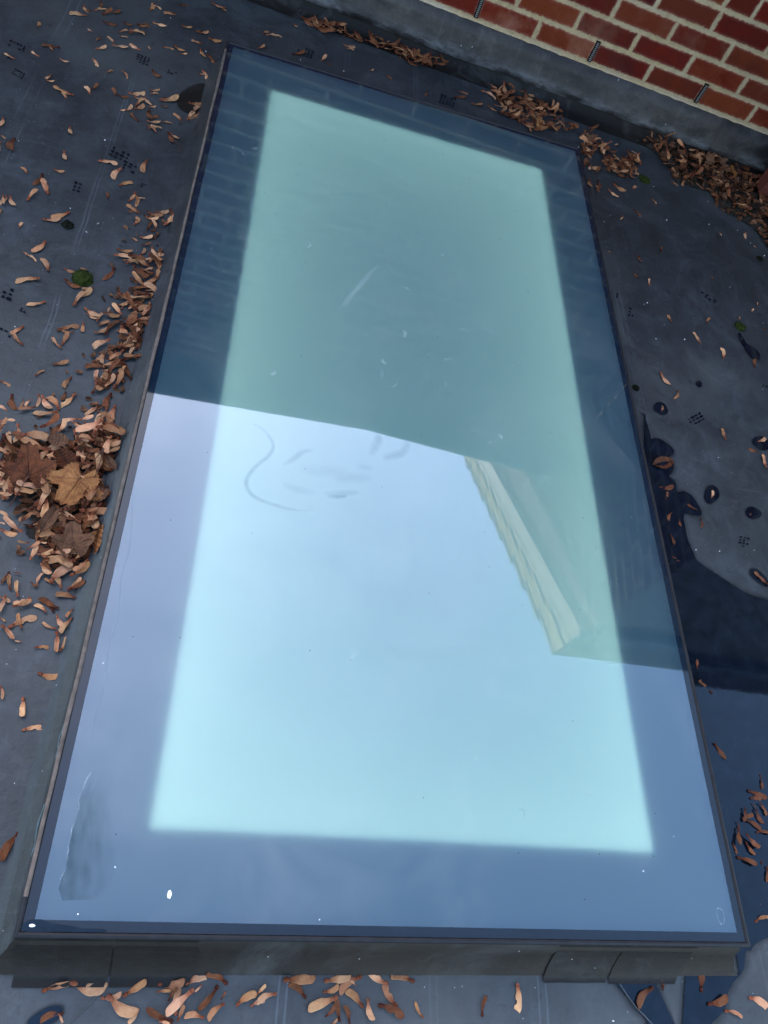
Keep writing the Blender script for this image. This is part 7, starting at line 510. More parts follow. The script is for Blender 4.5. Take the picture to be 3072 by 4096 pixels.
SMEARS=[([(0.2259, 0.9285), (0.2514, 0.9161), (0.2736, 0.8851), (0.2669, 0.8543), (0.242, 0.8205), (0.2292, 0.7845), (0.2443, 0.7547), (0.2868, 0.7411), (0.3334, 0.7367), (0.3706, 0.7423)], 0.006, 0.3), ([(0.2968, 0.837), (0.3177, 0.8564), (0.3364, 0.8787), (0.3589, 0.8882)], 0.008, 0.22), ([(0.5004, 0.9641), (0.498, 0.9389), (0.4825, 0.9002)], 0.013, 0.25), ([(0.5095, 0.8995), (0.5286, 0.9083), (0.5561, 0.9254), (0.5703, 0.9614)], 0.013, 0.25), ([(0.3932, 0.7807), (0.4159, 0.7829), (0.436, 0.7888)], 0.006, 0.4), ([(0.3855, 0.7851), (0.4256, 0.7927), (0.4613, 0.8024)], 0.01, 0.2), ([(0.3005, 0.7935), (0.3307, 0.7848), (0.368, 0.7832)], 0.012, 0.14), ([(0.4036, 0.8255), (0.4446, 0.8351), (0.4864, 0.8434)], 0.016, 0.13), ([(0.454, 0.8661), (0.4699, 0.8678), (0.4912, 0.8659)], 0.01, 0.12), ([(0.3319, 0.8352), (0.3875, 0.8404), (0.4388, 0.8507)], 0.018, 0.09), ([(0.3975, 1.3212), (0.4357, 1.3979), (0.4843, 1.4939)], 0.01, 0.16), ([(0.7352, 0.4952), (0.5826, 0.4642), (0.5101, 0.4741)], 0.02, 0.05)]
STAIN_LINE=[(0.0233, 0.7868), (0.0227, 0.7337), (0.0294, 0.6839), (0.0394, 0.6079), (0.0373, 0.5431), (0.0451, 0.4745), (0.0416, 0.4162), (0.0474, 0.3616), (0.044, 0.3087), (0.044, 0.2655)]
STAIN_L=[(0.0563, 0.2231), (0.0498, 0.1959), (0.0466, 0.1804), (0.0475, 0.161), (0.0457, 0.1398), (0.0462, 0.1232), (0.0471, 0.1049), (0.048, 0.0869), (0.0449, 0.073), (0.0445, 0.0613), (0.0531, 0.0462)]
STAIN_R=[(0.0924, 0.2233), (0.0927, 0.1984), (0.0921, 0.1785), (0.0955, 0.1613), (0.1029, 0.1403), (0.1091, 0.1196), (0.1152, 0.0993), (0.1173, 0.0832), (0.1161, 0.0672), (0.1101, 0.0553), (0.1008, 0.0492)]
MISC={'frost_stamp': (1.142, 0.0471), 'dropping': (0.1971, 0.0574), 'moss': [(-0.205, 1.3418, 0.029), (1.7665, 1.7663, 0.03), (-0.2751, 1.5094, 0.026), (1.5429, 2.4605, 0.042), (1.2988, 1.3848, 0.016), (1.9669, 2.1705, 0.018)], 'oval': (1.3279, 1.124), 'leaf1': (-0.1785, 0.769), 'leaf1d': (-0.1921, 0.8246), 'pet1': (-0.1932, 0.6937), 'leaf2': (-0.0873, 0.7734), 'leaf2d': (-0.1074, 0.6921), 'pet2': (-0.0569, 0.8527), 'leaf3': (-0.0671, 0.6331), 'leaf3d': (-0.08, 0.6842), 'leaf3e': (-0.1049, 0.6231), 'rib': [[(-0.1288, 0.6473), (-0.1134, 0.7036)], [(-0.0479, 0.6463), (-0.0322, 0.6694)], [(-0.2119, 0.8341), (-0.1755, 0.828)], [(-0.1411, 0.8398), (-0.1074, 0.8009)], [(-0.1677, 0.8622), (-0.128, 0.8613)], [(-0.0515, 0.8444), (-0.0269, 0.8123)], [(-0.0628, 0.7669), (-0.0662, 0.7162)], [(-0.0465, 0.7305), (-0.0379, 0.7672)], [(-0.0303, 0.6188), (-0.0283, 0.6846)]], 'twig': [[(-0.1707, 0.6505), (-0.1609, 0.6704)], [(-0.0625, 0.7737), (-0.0555, 0.846)]], 'rleaf': [(1.8535, 2.7686), (1.9183, 2.7768), (2.002, 2.7827), (2.0383, 2.7778), (2.0353, 2.7144), (1.9573, 2.6209), (1.921, 2.6753), (2.1332, 2.6645), (1.8585, 2.6584), (1.6987, 2.7397), (1.1182, 2.5786), (1.3354, 2.6222), (1.9082, 2.6002)], 'pl': [-0.0008, 0.1305, 0.25, 0.8407, 0.9649, 1.1048], 'seamG': [(0.1217, -0.0663), (0.1063, -0.085), (0.0853, -0.1047), (0.0754, -0.1156)], 'curve': [(1.002, -0.009), (0.9916, -0.0232), (0.9831, -0.0395), (0.989, -0.0556), (1.0012, -0.0737), (1.0163, -0.0918), (1.0321, -0.1052), (1.0438, -0.1161), (1.0631, -0.1341)]}
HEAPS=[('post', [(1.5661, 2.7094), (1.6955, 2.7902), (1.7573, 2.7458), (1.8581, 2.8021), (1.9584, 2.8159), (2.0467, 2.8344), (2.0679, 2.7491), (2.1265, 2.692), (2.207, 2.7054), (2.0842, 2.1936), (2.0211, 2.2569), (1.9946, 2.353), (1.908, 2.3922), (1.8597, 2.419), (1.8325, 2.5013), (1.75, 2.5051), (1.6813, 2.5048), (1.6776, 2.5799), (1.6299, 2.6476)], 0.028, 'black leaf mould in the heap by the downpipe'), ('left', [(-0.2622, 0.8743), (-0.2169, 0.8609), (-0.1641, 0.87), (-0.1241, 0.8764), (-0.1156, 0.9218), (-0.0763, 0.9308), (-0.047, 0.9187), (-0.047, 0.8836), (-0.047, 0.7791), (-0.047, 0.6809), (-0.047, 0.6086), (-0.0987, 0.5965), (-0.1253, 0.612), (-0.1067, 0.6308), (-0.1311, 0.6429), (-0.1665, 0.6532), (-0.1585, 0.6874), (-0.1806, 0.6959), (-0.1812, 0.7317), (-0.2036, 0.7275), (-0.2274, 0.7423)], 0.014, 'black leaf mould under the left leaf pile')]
CRUMBS=[('drift', [(-0.2, 0.62), (-0.06, 0.6), (-0.055, 1.0), (-0.055, 1.5), (-0.06, 1.62), (-0.16, 1.62), (-0.15, 1.2), (-0.2, 1.0)], 0.002, 'broken brown leaf crumbs in the drift along the left edge'), ('far', [(0.2294, 2.8228), (0.3306, 2.8309), (0.4467, 2.8034), (0.5519, 2.8328), (0.772, 2.8887), (0.7683, 2.7843), (0.6528, 2.752), (0.5641, 2.7651), (0.4649, 2.7715), (0.3677, 2.7674), (0.3065, 2.7521), (0.2593, 2.7927)], 0.002, 'broken brown leaf crumbs between the rooflight and the wall'), ('corner', [(1.2964, 2.6237), (1.365, 2.6862), (1.373, 2.6101), (1.4178, 2.5623), (1.4553, 2.5501), (1.5268, 2.6113), (1.5545, 2.5458), (1.5042, 2.458), (1.4197, 2.422), (1.3437, 2.4261), (1.2973, 2.37), (1.2874, 2.4292)], 0.002, 'broken brown leaf crumbs at the far right corner')]


# ---------------------------------------------------------------- node helper
class M:
    def __init__(s, name):
        s.m = bpy.data.materials.new(name); s.m.use_nodes = True
        s.t = s.m.node_tree; s.t.nodes.clear()
        s.out = s.n('ShaderNodeOutputMaterial')
    def n(s, k, **kw):
        nd = s.t.nodes.new(k)
        for a, v in kw.items(): setattr(nd, a, v)
        return nd
    def put(s, sock, v):
        if isinstance(v, bpy.types.NodeSocket): s.t.links.new(v, sock)
        elif isinstance(v, (tuple, list)) and sock.type == 'RGBA': sock.default_value = tuple(v) + ((1,) if len(v) == 3 else ())
        else: sock.default_value = v
    def math(s, op, a, b=0.5, c=None, clamp=False):
        nd = s.n('ShaderNodeMath', operation=op, use_clamp=clamp); s.put(nd.inputs[0], a); s.put(nd.inputs[1], b)
        if c is not None: s.put(nd.inputs[2], c)
        return nd.outputs[0]
    def mix(s, f, a, b, mode='MIX'):
        nd = s.n('ShaderNodeMix', data_type='RGBA', blend_type=mode)
        s.put(nd.inputs[0], f); s.put(nd.inputs[6], a); s.put(nd.inputs[7], b); return nd.outputs[2]
    def ramp(s, f, stops, interp='LINEAR'):
        nd = s.n('ShaderNodeValToRGB'); cr = nd.color_ramp; cr.interpolation = interp
        while len(cr.elements) < len(stops): cr.elements.new(0.5)
        for e, (p, c) in zip(cr.elements, stops):
            e.position = p; e.color = (c, c, c, 1) if isinstance(c, (int, float)) else tuple(c) + (1,)
        s.put(nd.inputs[0], f); return nd.outputs[0]
    def coord(s, kind='Object', scale=None, rot=None, loc=None):
        v = s.n('ShaderNodeTexCoord').outputs[kind]
        if scale or rot or loc:
            mp = s.n('ShaderNodeMapping'); s.put(mp.inputs[0], v)
            if scale: mp.inputs['Scale'].default_value = scale
            if rot: mp.inputs['Rotation'].default_value = rot
            if loc: mp.inputs['Location'].default_value = loc
            v = mp.outputs[0]
        return v
    def noise(s, v, scale, detail=4, rough=.55, dist=0):
        nd = s.n('ShaderNodeTexNoise'); s.put(nd.inputs['Vector'], v); nd.inputs['Scale'].default_value = scale
        nd.inputs['Detail'].default_value = detail; nd.inputs['Roughness'].default_value = rough; nd.inputs['Distortion'].default_value = dist
        return nd.outputs['Fac']
    def voro(s, v, scale):
        nd = s.n('ShaderNodeTexVoronoi', voronoi_dimensions='2D'); s.put(nd.inputs['Vector'], v); nd.inputs['Scale'].default_value = scale
        return nd.outputs['Distance'], nd.outputs['Color']
    def attr(s, name, out='Fac'):
        return s.n('ShaderNodeAttribute', attribute_name=name).outputs[out]
    def sep(s, v):
        nd = s.n('ShaderNodeSeparateXYZ'); s.put(nd.inputs[0], v); return nd.outputs
    def bump(s, h, strength=.3, dist=.01):
        nd = s.n('ShaderNodeBump'); s.put(nd.inputs['Height'], h); nd.inputs['Strength'].default_value = strength; nd.inputs['Distance'].default_value = dist
        return nd.outputs[0]
    def pbsdf(s, color, rough=.6, spec=.5, normal=None, metallic=0, **kw):
        p = s.n('ShaderNodeBsdfPrincipled'); s.put(p.inputs['Base Color'], color); s.put(p.inputs['Roughness'], rough)
        s.put(p.inputs['Specular IOR Level'], spec); s.put(p.inputs['Metallic'], metallic)
        if normal is not None: s.put(p.inputs['Normal'], normal)
        for a, v in kw.items(): s.put(p.inputs[a], v)
        return p.outputs[0]
    def mixs(s, f, a, b):
        nd = s.n('ShaderNodeMixShader'); s.put(nd.inputs[0], f); s.put(nd.inputs[1], a); s.put(nd.inputs[2], b); return nd.outputs[0]
    def done(s, sh):
        s.t.links.new(sh, s.out.inputs[0]); return s.m

def m_membrane(name, base=(.0185, .0212, .0240), var=.95, rough=.42, seams=True, spec=.30, lead=False):
    q = M(name); v = q.coord('Object')
    big = q.noise(v, 1.7, 5, .6); mid = q.noise(v, 9, 6, .65, .4); fine = q.noise(v, 120, 3, .6)
    streak = q.noise(q.coord('Object', scale=(40, 5, 1), rot=(0, 0, .25)), 1.5, 5, .6)
    spk = q.noise(v, 46, 5, .75)
    f = q.math('ADD', q.math('ADD', q.math('MULTIPLY', big, .40), q.math('MULTIPLY', mid, .38)), q.math('MULTIPLY', spk, .22))
    dark = tuple(c * (1 - var * .55) for c in base); lite = tuple(c * (1 + var * 1.0) for c in base)
    col = q.ramp(f, [(.34, dark), (.50, base), (.66, lite)])
    col = q.mix(q.ramp(streak, [(.55, 0), (.75, .35)]), col, tuple(c * 2.0 for c in base))
    chalk = q.ramp(q.noise(v, 4.3, 7, .72, .8), [(.54, 0), (.74, .6)])
    col = q.mix(chalk, col, (.050, .052, .052))
    tn = q.noise(v, 2.6, 5, .55, .5)
    tide = q.ramp(tn, [(.455, 0), (.470, .16), (.478, .04), (.50, 0)])
    col = q.mix(tide, col, tuple(c * 3.0 for c in base))
    silt = q.ramp(q.noise(q.coord('Object', loc=(4, 2, 0)), 1.3, 6, .6, .3), [(.50, 0), (.66, .55)])
    col = q.mix(silt, col, (base[0] * 2.4, base[1] * 2.2, base[2] * 1.9))
    sc = q.ramp(q.noise(q.coord('Object', scale=(3, 70, 1), rot=(0, 0, .9)), 1.2, 4, .6), [(.62, 0), (.74, .35)])
    col = q.mix(sc, col, tuple(c * 2.6 for c in base))
    blk = q.ramp(q.noise(q.coord('Object', loc=(1, 7, 0)), 19, 5, .7), [(.62, 0), (.72, .7)])
    col = q.mix(blk, col, tuple(c * .25 for c in base))
    if lead:
        hz = q.sep(v)[2]
        wear = q.math('MULTIPLY', q.ramp(hz, [(.05, 1), (.085, 0)]), q.ramp(q.noise(q.coord('Object', scale=(1, 1, 2.5)), 11, 6, .7), [(.46, 0), (.62, .8)]))
        col = q.mix(wear, col, (.085, .088, .095))
        run = q.ramp(q.noise(q.coord('Object', scale=(30, 1, 1.2)), 1.0, 4, .6), [(.60, 0), (.68, .55)])
        col = q.mix(run, col, (.045, .042, .042))
        drk = q.ramp(q.noise(q.coord('Object', scale=(5, 1, 9), loc=(3, 0, 0)), 1.6, 5, .65), [(.5, 0), (.65, .75)])
        col = q.mix(drk, col, (.005, .005, .006))
    d, cc = q.voro(v, 75)
    rnd = q.sep(cc)[0]
    sp = q.math('MULTIPLY', q.math('LESS_THAN', d, .045), q.math('GREATER_THAN', rnd, .975))
    col = q.mix(q.math('MULTIPLY', sp, .8), col, (.5, .52, .55))
    if seams:
        x, y, z = q.sep(v)[:3]
        xx = q.math('ADD', x, q.math('MULTIPLY', q.math('SUBTRACT', q.noise(v, 6, 2), .5), .012))
        tot = None
        for sx in (-.487, -.462, -.247, -.238, -.72, .385, .398, .636, .648, .83, .845, 1.30, 1.318, 1.84):
            l = q.math('SUBTRACT', 1, q.math('MULTIPLY', q.math('ABSOLUTE', q.math('SUBTRACT', xx, sx)), 420), clamp=True)
            tot = l if tot is None else q.math('MAXIMUM', tot, l)
        brk = q.ramp(q.noise(v, 3.3, 4), [(.42, 0), (.6, .55)])
        col = q.mix(q.math('MULTIPLY', tot, brk), col, (.075, .085, .095))
    r = q.math('ADD', rough - .1, q.math('MULTIPLY', mid, .25))
    h = q.math('ADD', q.math('ADD', q.math('MULTIPLY', fine, .3), q.math('MULTIPLY', mid, 1.0)), q.math('MULTIPLY', spk, .8))
    return q.done(q.pbsdf(col, r, spec, q.bump(h, .35, .005)))

def m_flat(name, col, rough=.5, spec=.5, var=.25, scale=30, metallic=0, bump=.1):
    q = M(name); v = q.coord('Object'); f = q.noise(v, scale, 5, .62)
    c = q.ramp(f, [(.3, tuple(x * (1 - var) for x in col)), (.7, tuple(min(1, x * (1 + var)) for x in col))])
    return q.done(q.pbsdf(c, q.math('ADD', rough - .08, q.math('MULTIPLY', f, .16)), spec, q.bump(f, bump, .003), metallic))

def m_brick():
    q = M('red brick'); uv = q.attr('uvb', 'Vector'); wh = q.attr('whb', 'Vector'); v = q.coord('Object')
    r1, r2, r3 = q.sep(q.attr('rnd', 'Vector'))[:3]
    u, vv = q.sep(uv)[:2]; W_, H_ = q.sep(wh)[:2]
    ed = q.math('MINIMUM', q.math('MINIMUM', u, q.math('SUBTRACT', W_, u)), q.math('MINIMUM', vv, q.math('SUBTRACT', H_, vv)))
    base = q.ramp(r1, [(0, (.045, .0045, .003)), (.35, (.080, .0058, .0028)), (.65, (.058, .0075, .0036)), (.85, (.088, .018, .006)), (1, (.040, .006, .005))])
    sand = q.noise(v, 260, 4, .7); blotch = q.noise(v, 14, 6, .65, .6)
    c = q.mix(q.ramp(blotch, [(.35, 0), (.7, .7)]), base, q.mix(r2, (.026, .005, .005), (.115, .026, .011)))
    c = q.mix(q.ramp(sand, [(.45, 0), (.75, .5)]), c, (.032, .009, .006))
    bloom = q.math('MULTIPLY', q.ramp(q.noise(v, 7, 5, .6), [(.50, 0), (.78, .35)]), q.ramp(r3, [(.55, 0), (.9, 1)]))
    c = q.mix(bloom, c, (.32, .19, .13))
    ragged = q.math('ADD', ed, q.math('MULTIPLY', q.math('SUBTRACT', q.noise(v, 80, 6, .75), .5), .017))
    sm = q.ramp(ragged, [(.0004, 1), (.0020, 0)])
    halo = q.ramp(ragged, [(.002, .28), (.009, 0)])
    c = q.mix(halo, c, (.24, .11, .10))
    c = q.mix(sm, c, (.24, .178, .102))
    return q.done(q.pbsdf(c, .9, .06, q.bump(q.math('ADD', sand, q.math('MULTIPLY', blotch, 2)), .5, .003)))

def m_mortar():
    q = M('cream mortar'); v = q.coord('Object'); f = q.noise(v, 60, 6, .7); g_ = q.noise(v, 5, 3)
    c = q.ramp(f, [(.3, (.165, .120, .068)), (.7, (.275, .208, .122))]); c = q.mix(q.ramp(g_, [(.4, 0), (.7, .35)]), c, (.27, .25, .22))
    return q.done(q.pbsdf(c, .9, .2, q.bump(f, .6, .004)))

def m_seed():
    q = M('dry maple seed'); a = q.attr('sv', 'Vector'); al, ac, _ = q.sep(a)[:3]; v = q.coord('Object')
    tone = q.attr('tone', 'Color'); oc = q.n('ShaderNodeObjectInfo').outputs['Color']
    orr = q.n('ShaderNodeObjectInfo').outputs['Random']
    col = q.ramp(al, [(.0, (.07, .020, .009)), (.17, (.10, .026, .012)), (.28, (.22, .092, .048)), (.5, (.31, .172, .100)), (.9, (.325, .185, .108)), (1, (.28, .15, .085))])
    vein = q.n('ShaderNodeTexWave', wave_type='BANDS', bands_direction='DIAGONAL')
    q.put(vein.inputs['Vector'], a); vein.inputs['Scale'].default_value = 5; vein.inputs['Distortion'].default_value = 4; vein.inputs['Detail'].default_value = 3
    pat = q.noise(v, 7, 5, .65)
    col = q.mix(q.ramp(pat, [(.45, 0), (.75, .6)]), col, (.17, .070, .042))
    col = q.mix(q.math('MULTIPLY', vein.outputs['Fac'], .28), col, (.13, .055, .033))
    col = q.mix(q.ramp(ac, [(.0, 0), (.85, 0), (1, .35)]), col, (.42, .29, .19))
    col = q.mix(1.0, col, tone, 'MULTIPLY'); col = q.mix(1.0, col, oc, 'MULTIPLY')
    return q.done(q.pbsdf(col, .65, .14, q.bump(q.math('ADD', vein.outputs['Fac'], pat), .5, .02)))

def m_leaf(name, c1, c2, vein):
    q = M(name); a = q.attr('lv', 'Vector'); vn, rr, _ = q.sep(a)[:3]; v = q.coord('Object')
    f = q.noise(v, 4, 6, .7, .5); g_ = q.noise(v, 22, 4, .6)
    c = q.ramp(f, [(.28, c1), (.68, c2)]); c = q.mix(q.ramp(g_, [(.55, 0), (.75, .5)]), c, tuple(x * .35 for x in c1))
    c = q.mix(q.math('MULTIPLY', vn, .75), c, vein)
    oc = q.n('ShaderNodeObjectInfo').outputs['Color']; c = q.mix(1.0, c, oc, 'MULTIPLY')
    c = q.mix(1.0, c, q.attr('tone', 'Color'), 'MULTIPLY')
    return q.done(q.pbsdf(c, .6, .16, q.bump(q.math('ADD', g_, q.math('MULTIPLY', vn, -.6)), .5, .03)))

def m_glass_pane():
    q = M('frosted laminated glass'); v = q.coord('Object')
    fr = q.n('ShaderNodeFresnel'); fr.inputs['IOR'].default_value = 1.5
    fac = q.math('MINIMUM', q.math('MULTIPLY', fr.outputs[0], PANE_REFL, clamp=True), .100)
    gl = q.n('ShaderNodeBsdfGlossy'); gl.inputs['Roughness'].default_value = 0.02; q.put(gl.inputs['Color'], (.75, .86, 1.0))
    dust = q.ramp(q.noise(v, 5, 7, .7, .6), [(.50, 0), (.85, .07)])
    fine = q.ramp(q.noise(v, 230, 3, .7), [(.62, 0), (.8, .03)])
    d, cc = q.voro(v, 26); rn = q.sep(cc)[0]
    sw = q.math('MULTIPLY', q.math('LESS_THAN', d, q.math('MULTIPLY', rn, .024)), q.math('GREATER_THAN', rn, .975))
    d2, c2 = q.voro(q.coord('Object', loc=(3.1, 1.7, 0)), 13); rn2 = q.sep(c2)[1]
    sb = q.math('MULTIPLY', q.math('LESS_THAN', d2, q.math('MULTIPLY', rn2, .013)), q.math('GREATER_THAN', rn2, .82))
    df = q.n('ShaderNodeBsdfDiffuse'); q.put(df.inputs['Color'], PANE_DIFF)
    tr = q.n('ShaderNodeBsdfTranslucent'); q.put(tr.inputs['Color'], PANE_TRANS)
    add = q.n('ShaderNodeAddShader'); q.t.links.new(df.outputs[0], add.inputs[0]); q.t.links.new(tr.outputs[0], add.inputs[1])
    dd = q.n('ShaderNodeBsdfDiffuse'); q.put(dd.inputs['Color'], (.5, .48, .42))
    base = q.mixs(q.math('ADD', dust, fine), add.outputs[0], dd.outputs[0])
    sh = q.mixs(fac, base, gl.outputs[0])
    wht = q.n('ShaderNodeBsdfDiffuse'); q.put(wht.inputs['Color'], (.85, .87, .88)); blk = q.n('ShaderNodeBsdfDiffuse'); q.put(blk.inputs['Color'], (.02, .015, .012))
    sh = q.mixs(q.math('MULTIPLY', sw, .8), sh, wht.outputs[0]); sh = q.mixs(sb, sh, blk.outputs[0])
    return q.done(sh)

def m_film(name, col, rough=.8, gloss=False):
    q = M(name); a = q.attr('al', 'Fac'); v = q.coord('Object')
    a = q.math('MULTIPLY', a, q.ramp(q.noise(v, 40, 4, .6), [(.25, .55), (.7, 1.0)]))
    tp = q.n('ShaderNodeBsdfTransparent'); df = q.pbsdf(col, rough, .2)
    return q.done(q.mixs(a, tp.outputs[0], df))

def m_water():
    q = M('shallow rain water'); v = q.coord('Object')
    f = q.noise(v, 26, 5, .65)
    gr = q.ramp(q.noise(v, 60, 3, .6), [(.55, .015), (.8, .07)])
    col = q.ramp(f, [(.35, (.002, .0035, .0065)), (.7, (.005, .008, .014))])
    return q.done(q.pbsdf(col, gr, .5, q.bump(f, .03, .002), IOR=1.34, **{'Specular Tint': (.55, .78, 1, 1)}))

PANE_REFL = 2.1
PANE_DIFF = (.006, .017, .032)
PANE_TRANS = (.695, .825, .675)
MAT = dict(
    membrane=m_membrane('grey roofing membrane'),
    membrane_dark=m_membrane('newer black membrane', (.006, .0052, .005), .4, .5, False, .12),
    skirt=m_membrane('taupe weathered flashing', (.0095, .0080, .0073), .5, .55, False, .12),
    lead=m_membrane('weathered lead', (.0165, .0155, .0165), 1.2, .45, False, .16, True),
    brick=m_brick(), mortar=m_mortar(), seed=m_seed(),
    leaf_tan=m_leaf('tan dead leaf', (.13, .040, .013), (.36, .155, .052), (.13, .035, .014)),
    leaf_dark=m_leaf('dark dead leaf', (.022, .007, .004), (.125, .034, .010), (.016, .007, .005)),
    leaf_olive=m_leaf('olive dead leaf', (.045, .018, .009), (.16, .072, .036), (.06, .027, .017)),
    frame=m_flat('dark grey frame coating', (.008, .008, .010), .48, .15, .4, 45),
    frame_worn=m_flat('worn taupe sealant', (.075, .056, .046), .7, .25, .45, 60),
    band=m_flat('black glass edge', (.005, .010, .018), .03, .30, .1, 20, 0, 0.0),
    ledge=m_flat('ledge', (.010, .017, .032), .7, .3, .1, 12),
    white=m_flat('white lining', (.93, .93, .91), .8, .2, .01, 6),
    bounce_plate=m_flat('room below', (.24, .29, .36), .8, .2, .06, 3), dark_block=m_flat('added dark block', (.07, .10, .15), .9, .1, .2, 5),  # added shaft plate and dark block, toned to grade the pane's glow
    black=m_flat('black plastic', (.003, .003, .003), .5, .12, .1, 30), vent=m_flat('pale vent slat', (.10, .095, .09), .5, .4, .2, 40),
    brown=m_flat('brown painted downpipe', (.058, .015, .010), .6, .2, .25, 25),
    fascia=m_flat('dark fascia', (.05, .05, .05), .4, .5, .2, 10), barge=m_flat('tan barge board', (.20, .13, .052), .5, .4, .2, 8),
    tile=m_flat('concrete roof tile', (.16, .13, .10), .85, .2, .35, 12), verge=m_flat('sandy verge mortar', (.27, .185, .075), .9, .2, .25, 30),
    water=m_water(), moss=m_flat('green moss', (.016, .022, .003), .9, .1, .8, 160), moss_dry=m_flat('dry dark moss', (.007, .008, .004), .9, .1, .8, 160),
    drop=m_flat('white bird dropping', (.80, .80, .76), .7, .3, .1, 150),
    damp=m_film('damp margin', (.006, .007, .009)), smear=m_film('wiped smear on glass', (.16, .22, .26)), stain=m_film('dried water stain', (.022, .042, .058)), stainlight=m_film('pale stain rim', (.62, .66, .66)),
    paint=m_flat('pale blue paint scrape', (.035, .06, .065), .6, .3, .3, 60),
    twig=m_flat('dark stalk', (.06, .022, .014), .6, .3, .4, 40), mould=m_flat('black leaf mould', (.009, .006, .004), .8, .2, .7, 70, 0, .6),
    grass=m_flat('lawn', (.04, .07, .02), .9, .1, .5, 2), stone=m_flat('grit', (.45, .44, .42), .8, .3, .3, 80),
)

# ---------------------------------------------------------------- mesh helper
def obj(name, V, F, mat, parent=None, smooth=False, attrs=None):
    me = bpy.data.meshes.new(name)
    me.from_pydata([tuple(float(c) for c in v) for v in V], [], [tuple(f) for f in F]); me.update()
    for k, (kind, data) in (attrs or {}).items():
        at = me.attributes.new(k, kind, 'POINT')
        if kind == 'FLOAT': at.data.foreach_set('value', np.asarray(data, dtype=np.float32).ravel())
        elif kind == 'FLOAT_VECTOR': at.data.foreach_set('vector', np.asarray(data, dtype=np.float32).ravel())
        else: at.data.foreach_set('color', np.asarray(data, dtype=np.float32).ravel())
    if smooth: me.polygons.foreach_set('use_smooth', [True] * len(me.polygons))
    o = bpy.data.objects.new(name, me); C.objects.link(o)
    if mat is not None: me.materials.append(MAT[mat] if isinstance(mat, str) else mat)
    if parent is not None: o.parent = parent
    return o
def empty(name, loc=(0, 0, 0), rz=0):
    o = bpy.data.objects.new(name, None); C.objects.link(o); o.location = loc; o.rotation_euler = (0, 0, rz); o.empty_display_size = .05
    return o
def tag(o, label=None, cat=None, group=None, kind=None):
    for k, v in (('label', label), ('category', cat), ('group', group), ('kind', kind)):
        if v: o[k] = v
    return o
class MB:
    def __init__(s): s.V = []; s.F = []
    def add(s, V, F):
        b = len(s.V); s.V += [tuple(v) for v in V]; s.F += [tuple(i + b for i in f) for f in F]; return s
    def box(s, x0, x1, y0, y1, z0, z1, bv=0.0):
        bm = bmesh.new(); bmesh.ops.create_cube(bm, size=1)
        for v in bm.verts: v.co = Vector(((x0 + x1) / 2 + v.co.x * (x1 - x0), (y0 + y1) / 2 + v.co.y * (y1 - y0), (z0 + z1) / 2 + v.co.z * (z1 - z0)))
        if bv: bmesh.ops.bevel(bm, geom=bm.edges[:], offset=bv, segments=2, affect='EDGES')
        bm.verts.index_update()
        s.add([v.co[:] for v in bm.verts], [[v.index for v in f.verts] for f in bm.faces]); bm.free(); return s
    def tube(s, P, r, n=8, cap=True):
        P = [Vector(p) for p in P]; V = []; F = []
        rr = r if isinstance(r, (list, tuple)) else [r] * len(P)
        for i, p in enumerate(P):
            t = (P[min(i + 1, len(P) - 1)] - P[max(i - 1, 0)]).normalized(); a = t.cross(Vector((0, 0, 1)))
            if a.length < .01: a = t.cross(Vector((1, 0, 0)))
            a.normalize(); b = a.cross(t)
            for j in range(n): V.append(p + (a * math.cos(6.28319 * j / n) + b * math.sin(6.28319 * j / n)) * rr[i])
        for i in range(len(P) - 1):
            for j in range(n): F.append((i * n + j, i * n + (j + 1) % n, (i + 1) * n + (j + 1) % n, (i + 1) * n + j))
        if cap: F.append(tuple(range(n))); F.append(tuple((len(P) - 1) * n + j for j in reversed(range(n))))
        return s.add(V, F)
    def build(s, name, mat, parent=None, smooth=False): return obj(name, s.V, s.F, mat, parent, smooth)

def smooth_loop(P, sub=4):
    n = len(P); out = []
    for i in range(n):
        p0, p1, p2, p3 = (Vector(P[(i + k) % n]).to_2d() for k in (-1, 0, 1, 2))
        for j in range(sub):
            t = j / sub
            out.append(.5 * ((2 * p1) + (p2 - p0) * t + (2 * p0 - 5 * p1 + 4 * p2 - p3) * t * t + (3 * p1 - p0 - 3 * p2 + p3) * t ** 3))
    return out
def ngon(pts, z, z1=None):
    V = [(p[0], p[1], z) for p in pts]; return V, [tuple(range(len(pts)))]

# ================================================================ SETTING
# flat roof with a rectangular hole under the rooflight
W0, L0 = 1.192, 2.3283                 # rooflight outer size
OX0, OX1, OY0, OY1 = .153, 1.028, .143, 2.143      # clear opening
xs = [-5, -.02, W0 + .02, 6]; ys = [-3, -.02, L0 + .02, 6.5]
mb = MB()
for i in range(3):
    for j in range(3):
        if i == 1 and j == 1: continue
        mb.add([(xs[i], ys[j], 0), (xs[i + 1], ys[j], 0), (xs[i + 1], ys[j + 1], 0), (xs[i], ys[j + 1], 0)], [(0, 1, 2, 3)])
roof = mb.build('flat_roof', 'membrane'); tag(roof, 'blue grey rubber membrane covering the flat roof', 'roof', kind='structure')
MB().box(-5, 6, -3, -2.9, -2.9, -.01).box(-5, -4.9, -2.9, 6.5, -2.9, -.01).box(5.9, 6, -2.9, 6.5, -2.9, -.01).build('ground_storey', 'brick_plain' if 'brick_plain' in MAT else 'tile')
tag(bpy.data.objects['ground_storey'], 'outer walls of the extension below the flat roof', 'wall', kind='structure')
tag(MB().add([(-900, -900, -2.9), (900, -900, -2.9), (900, 900, -2.9), (-900, 900, -2.9)], [(0, 1, 2, 3)]).build('ground', 'grass'), 'garden ground round the building', 'ground', kind='structure')

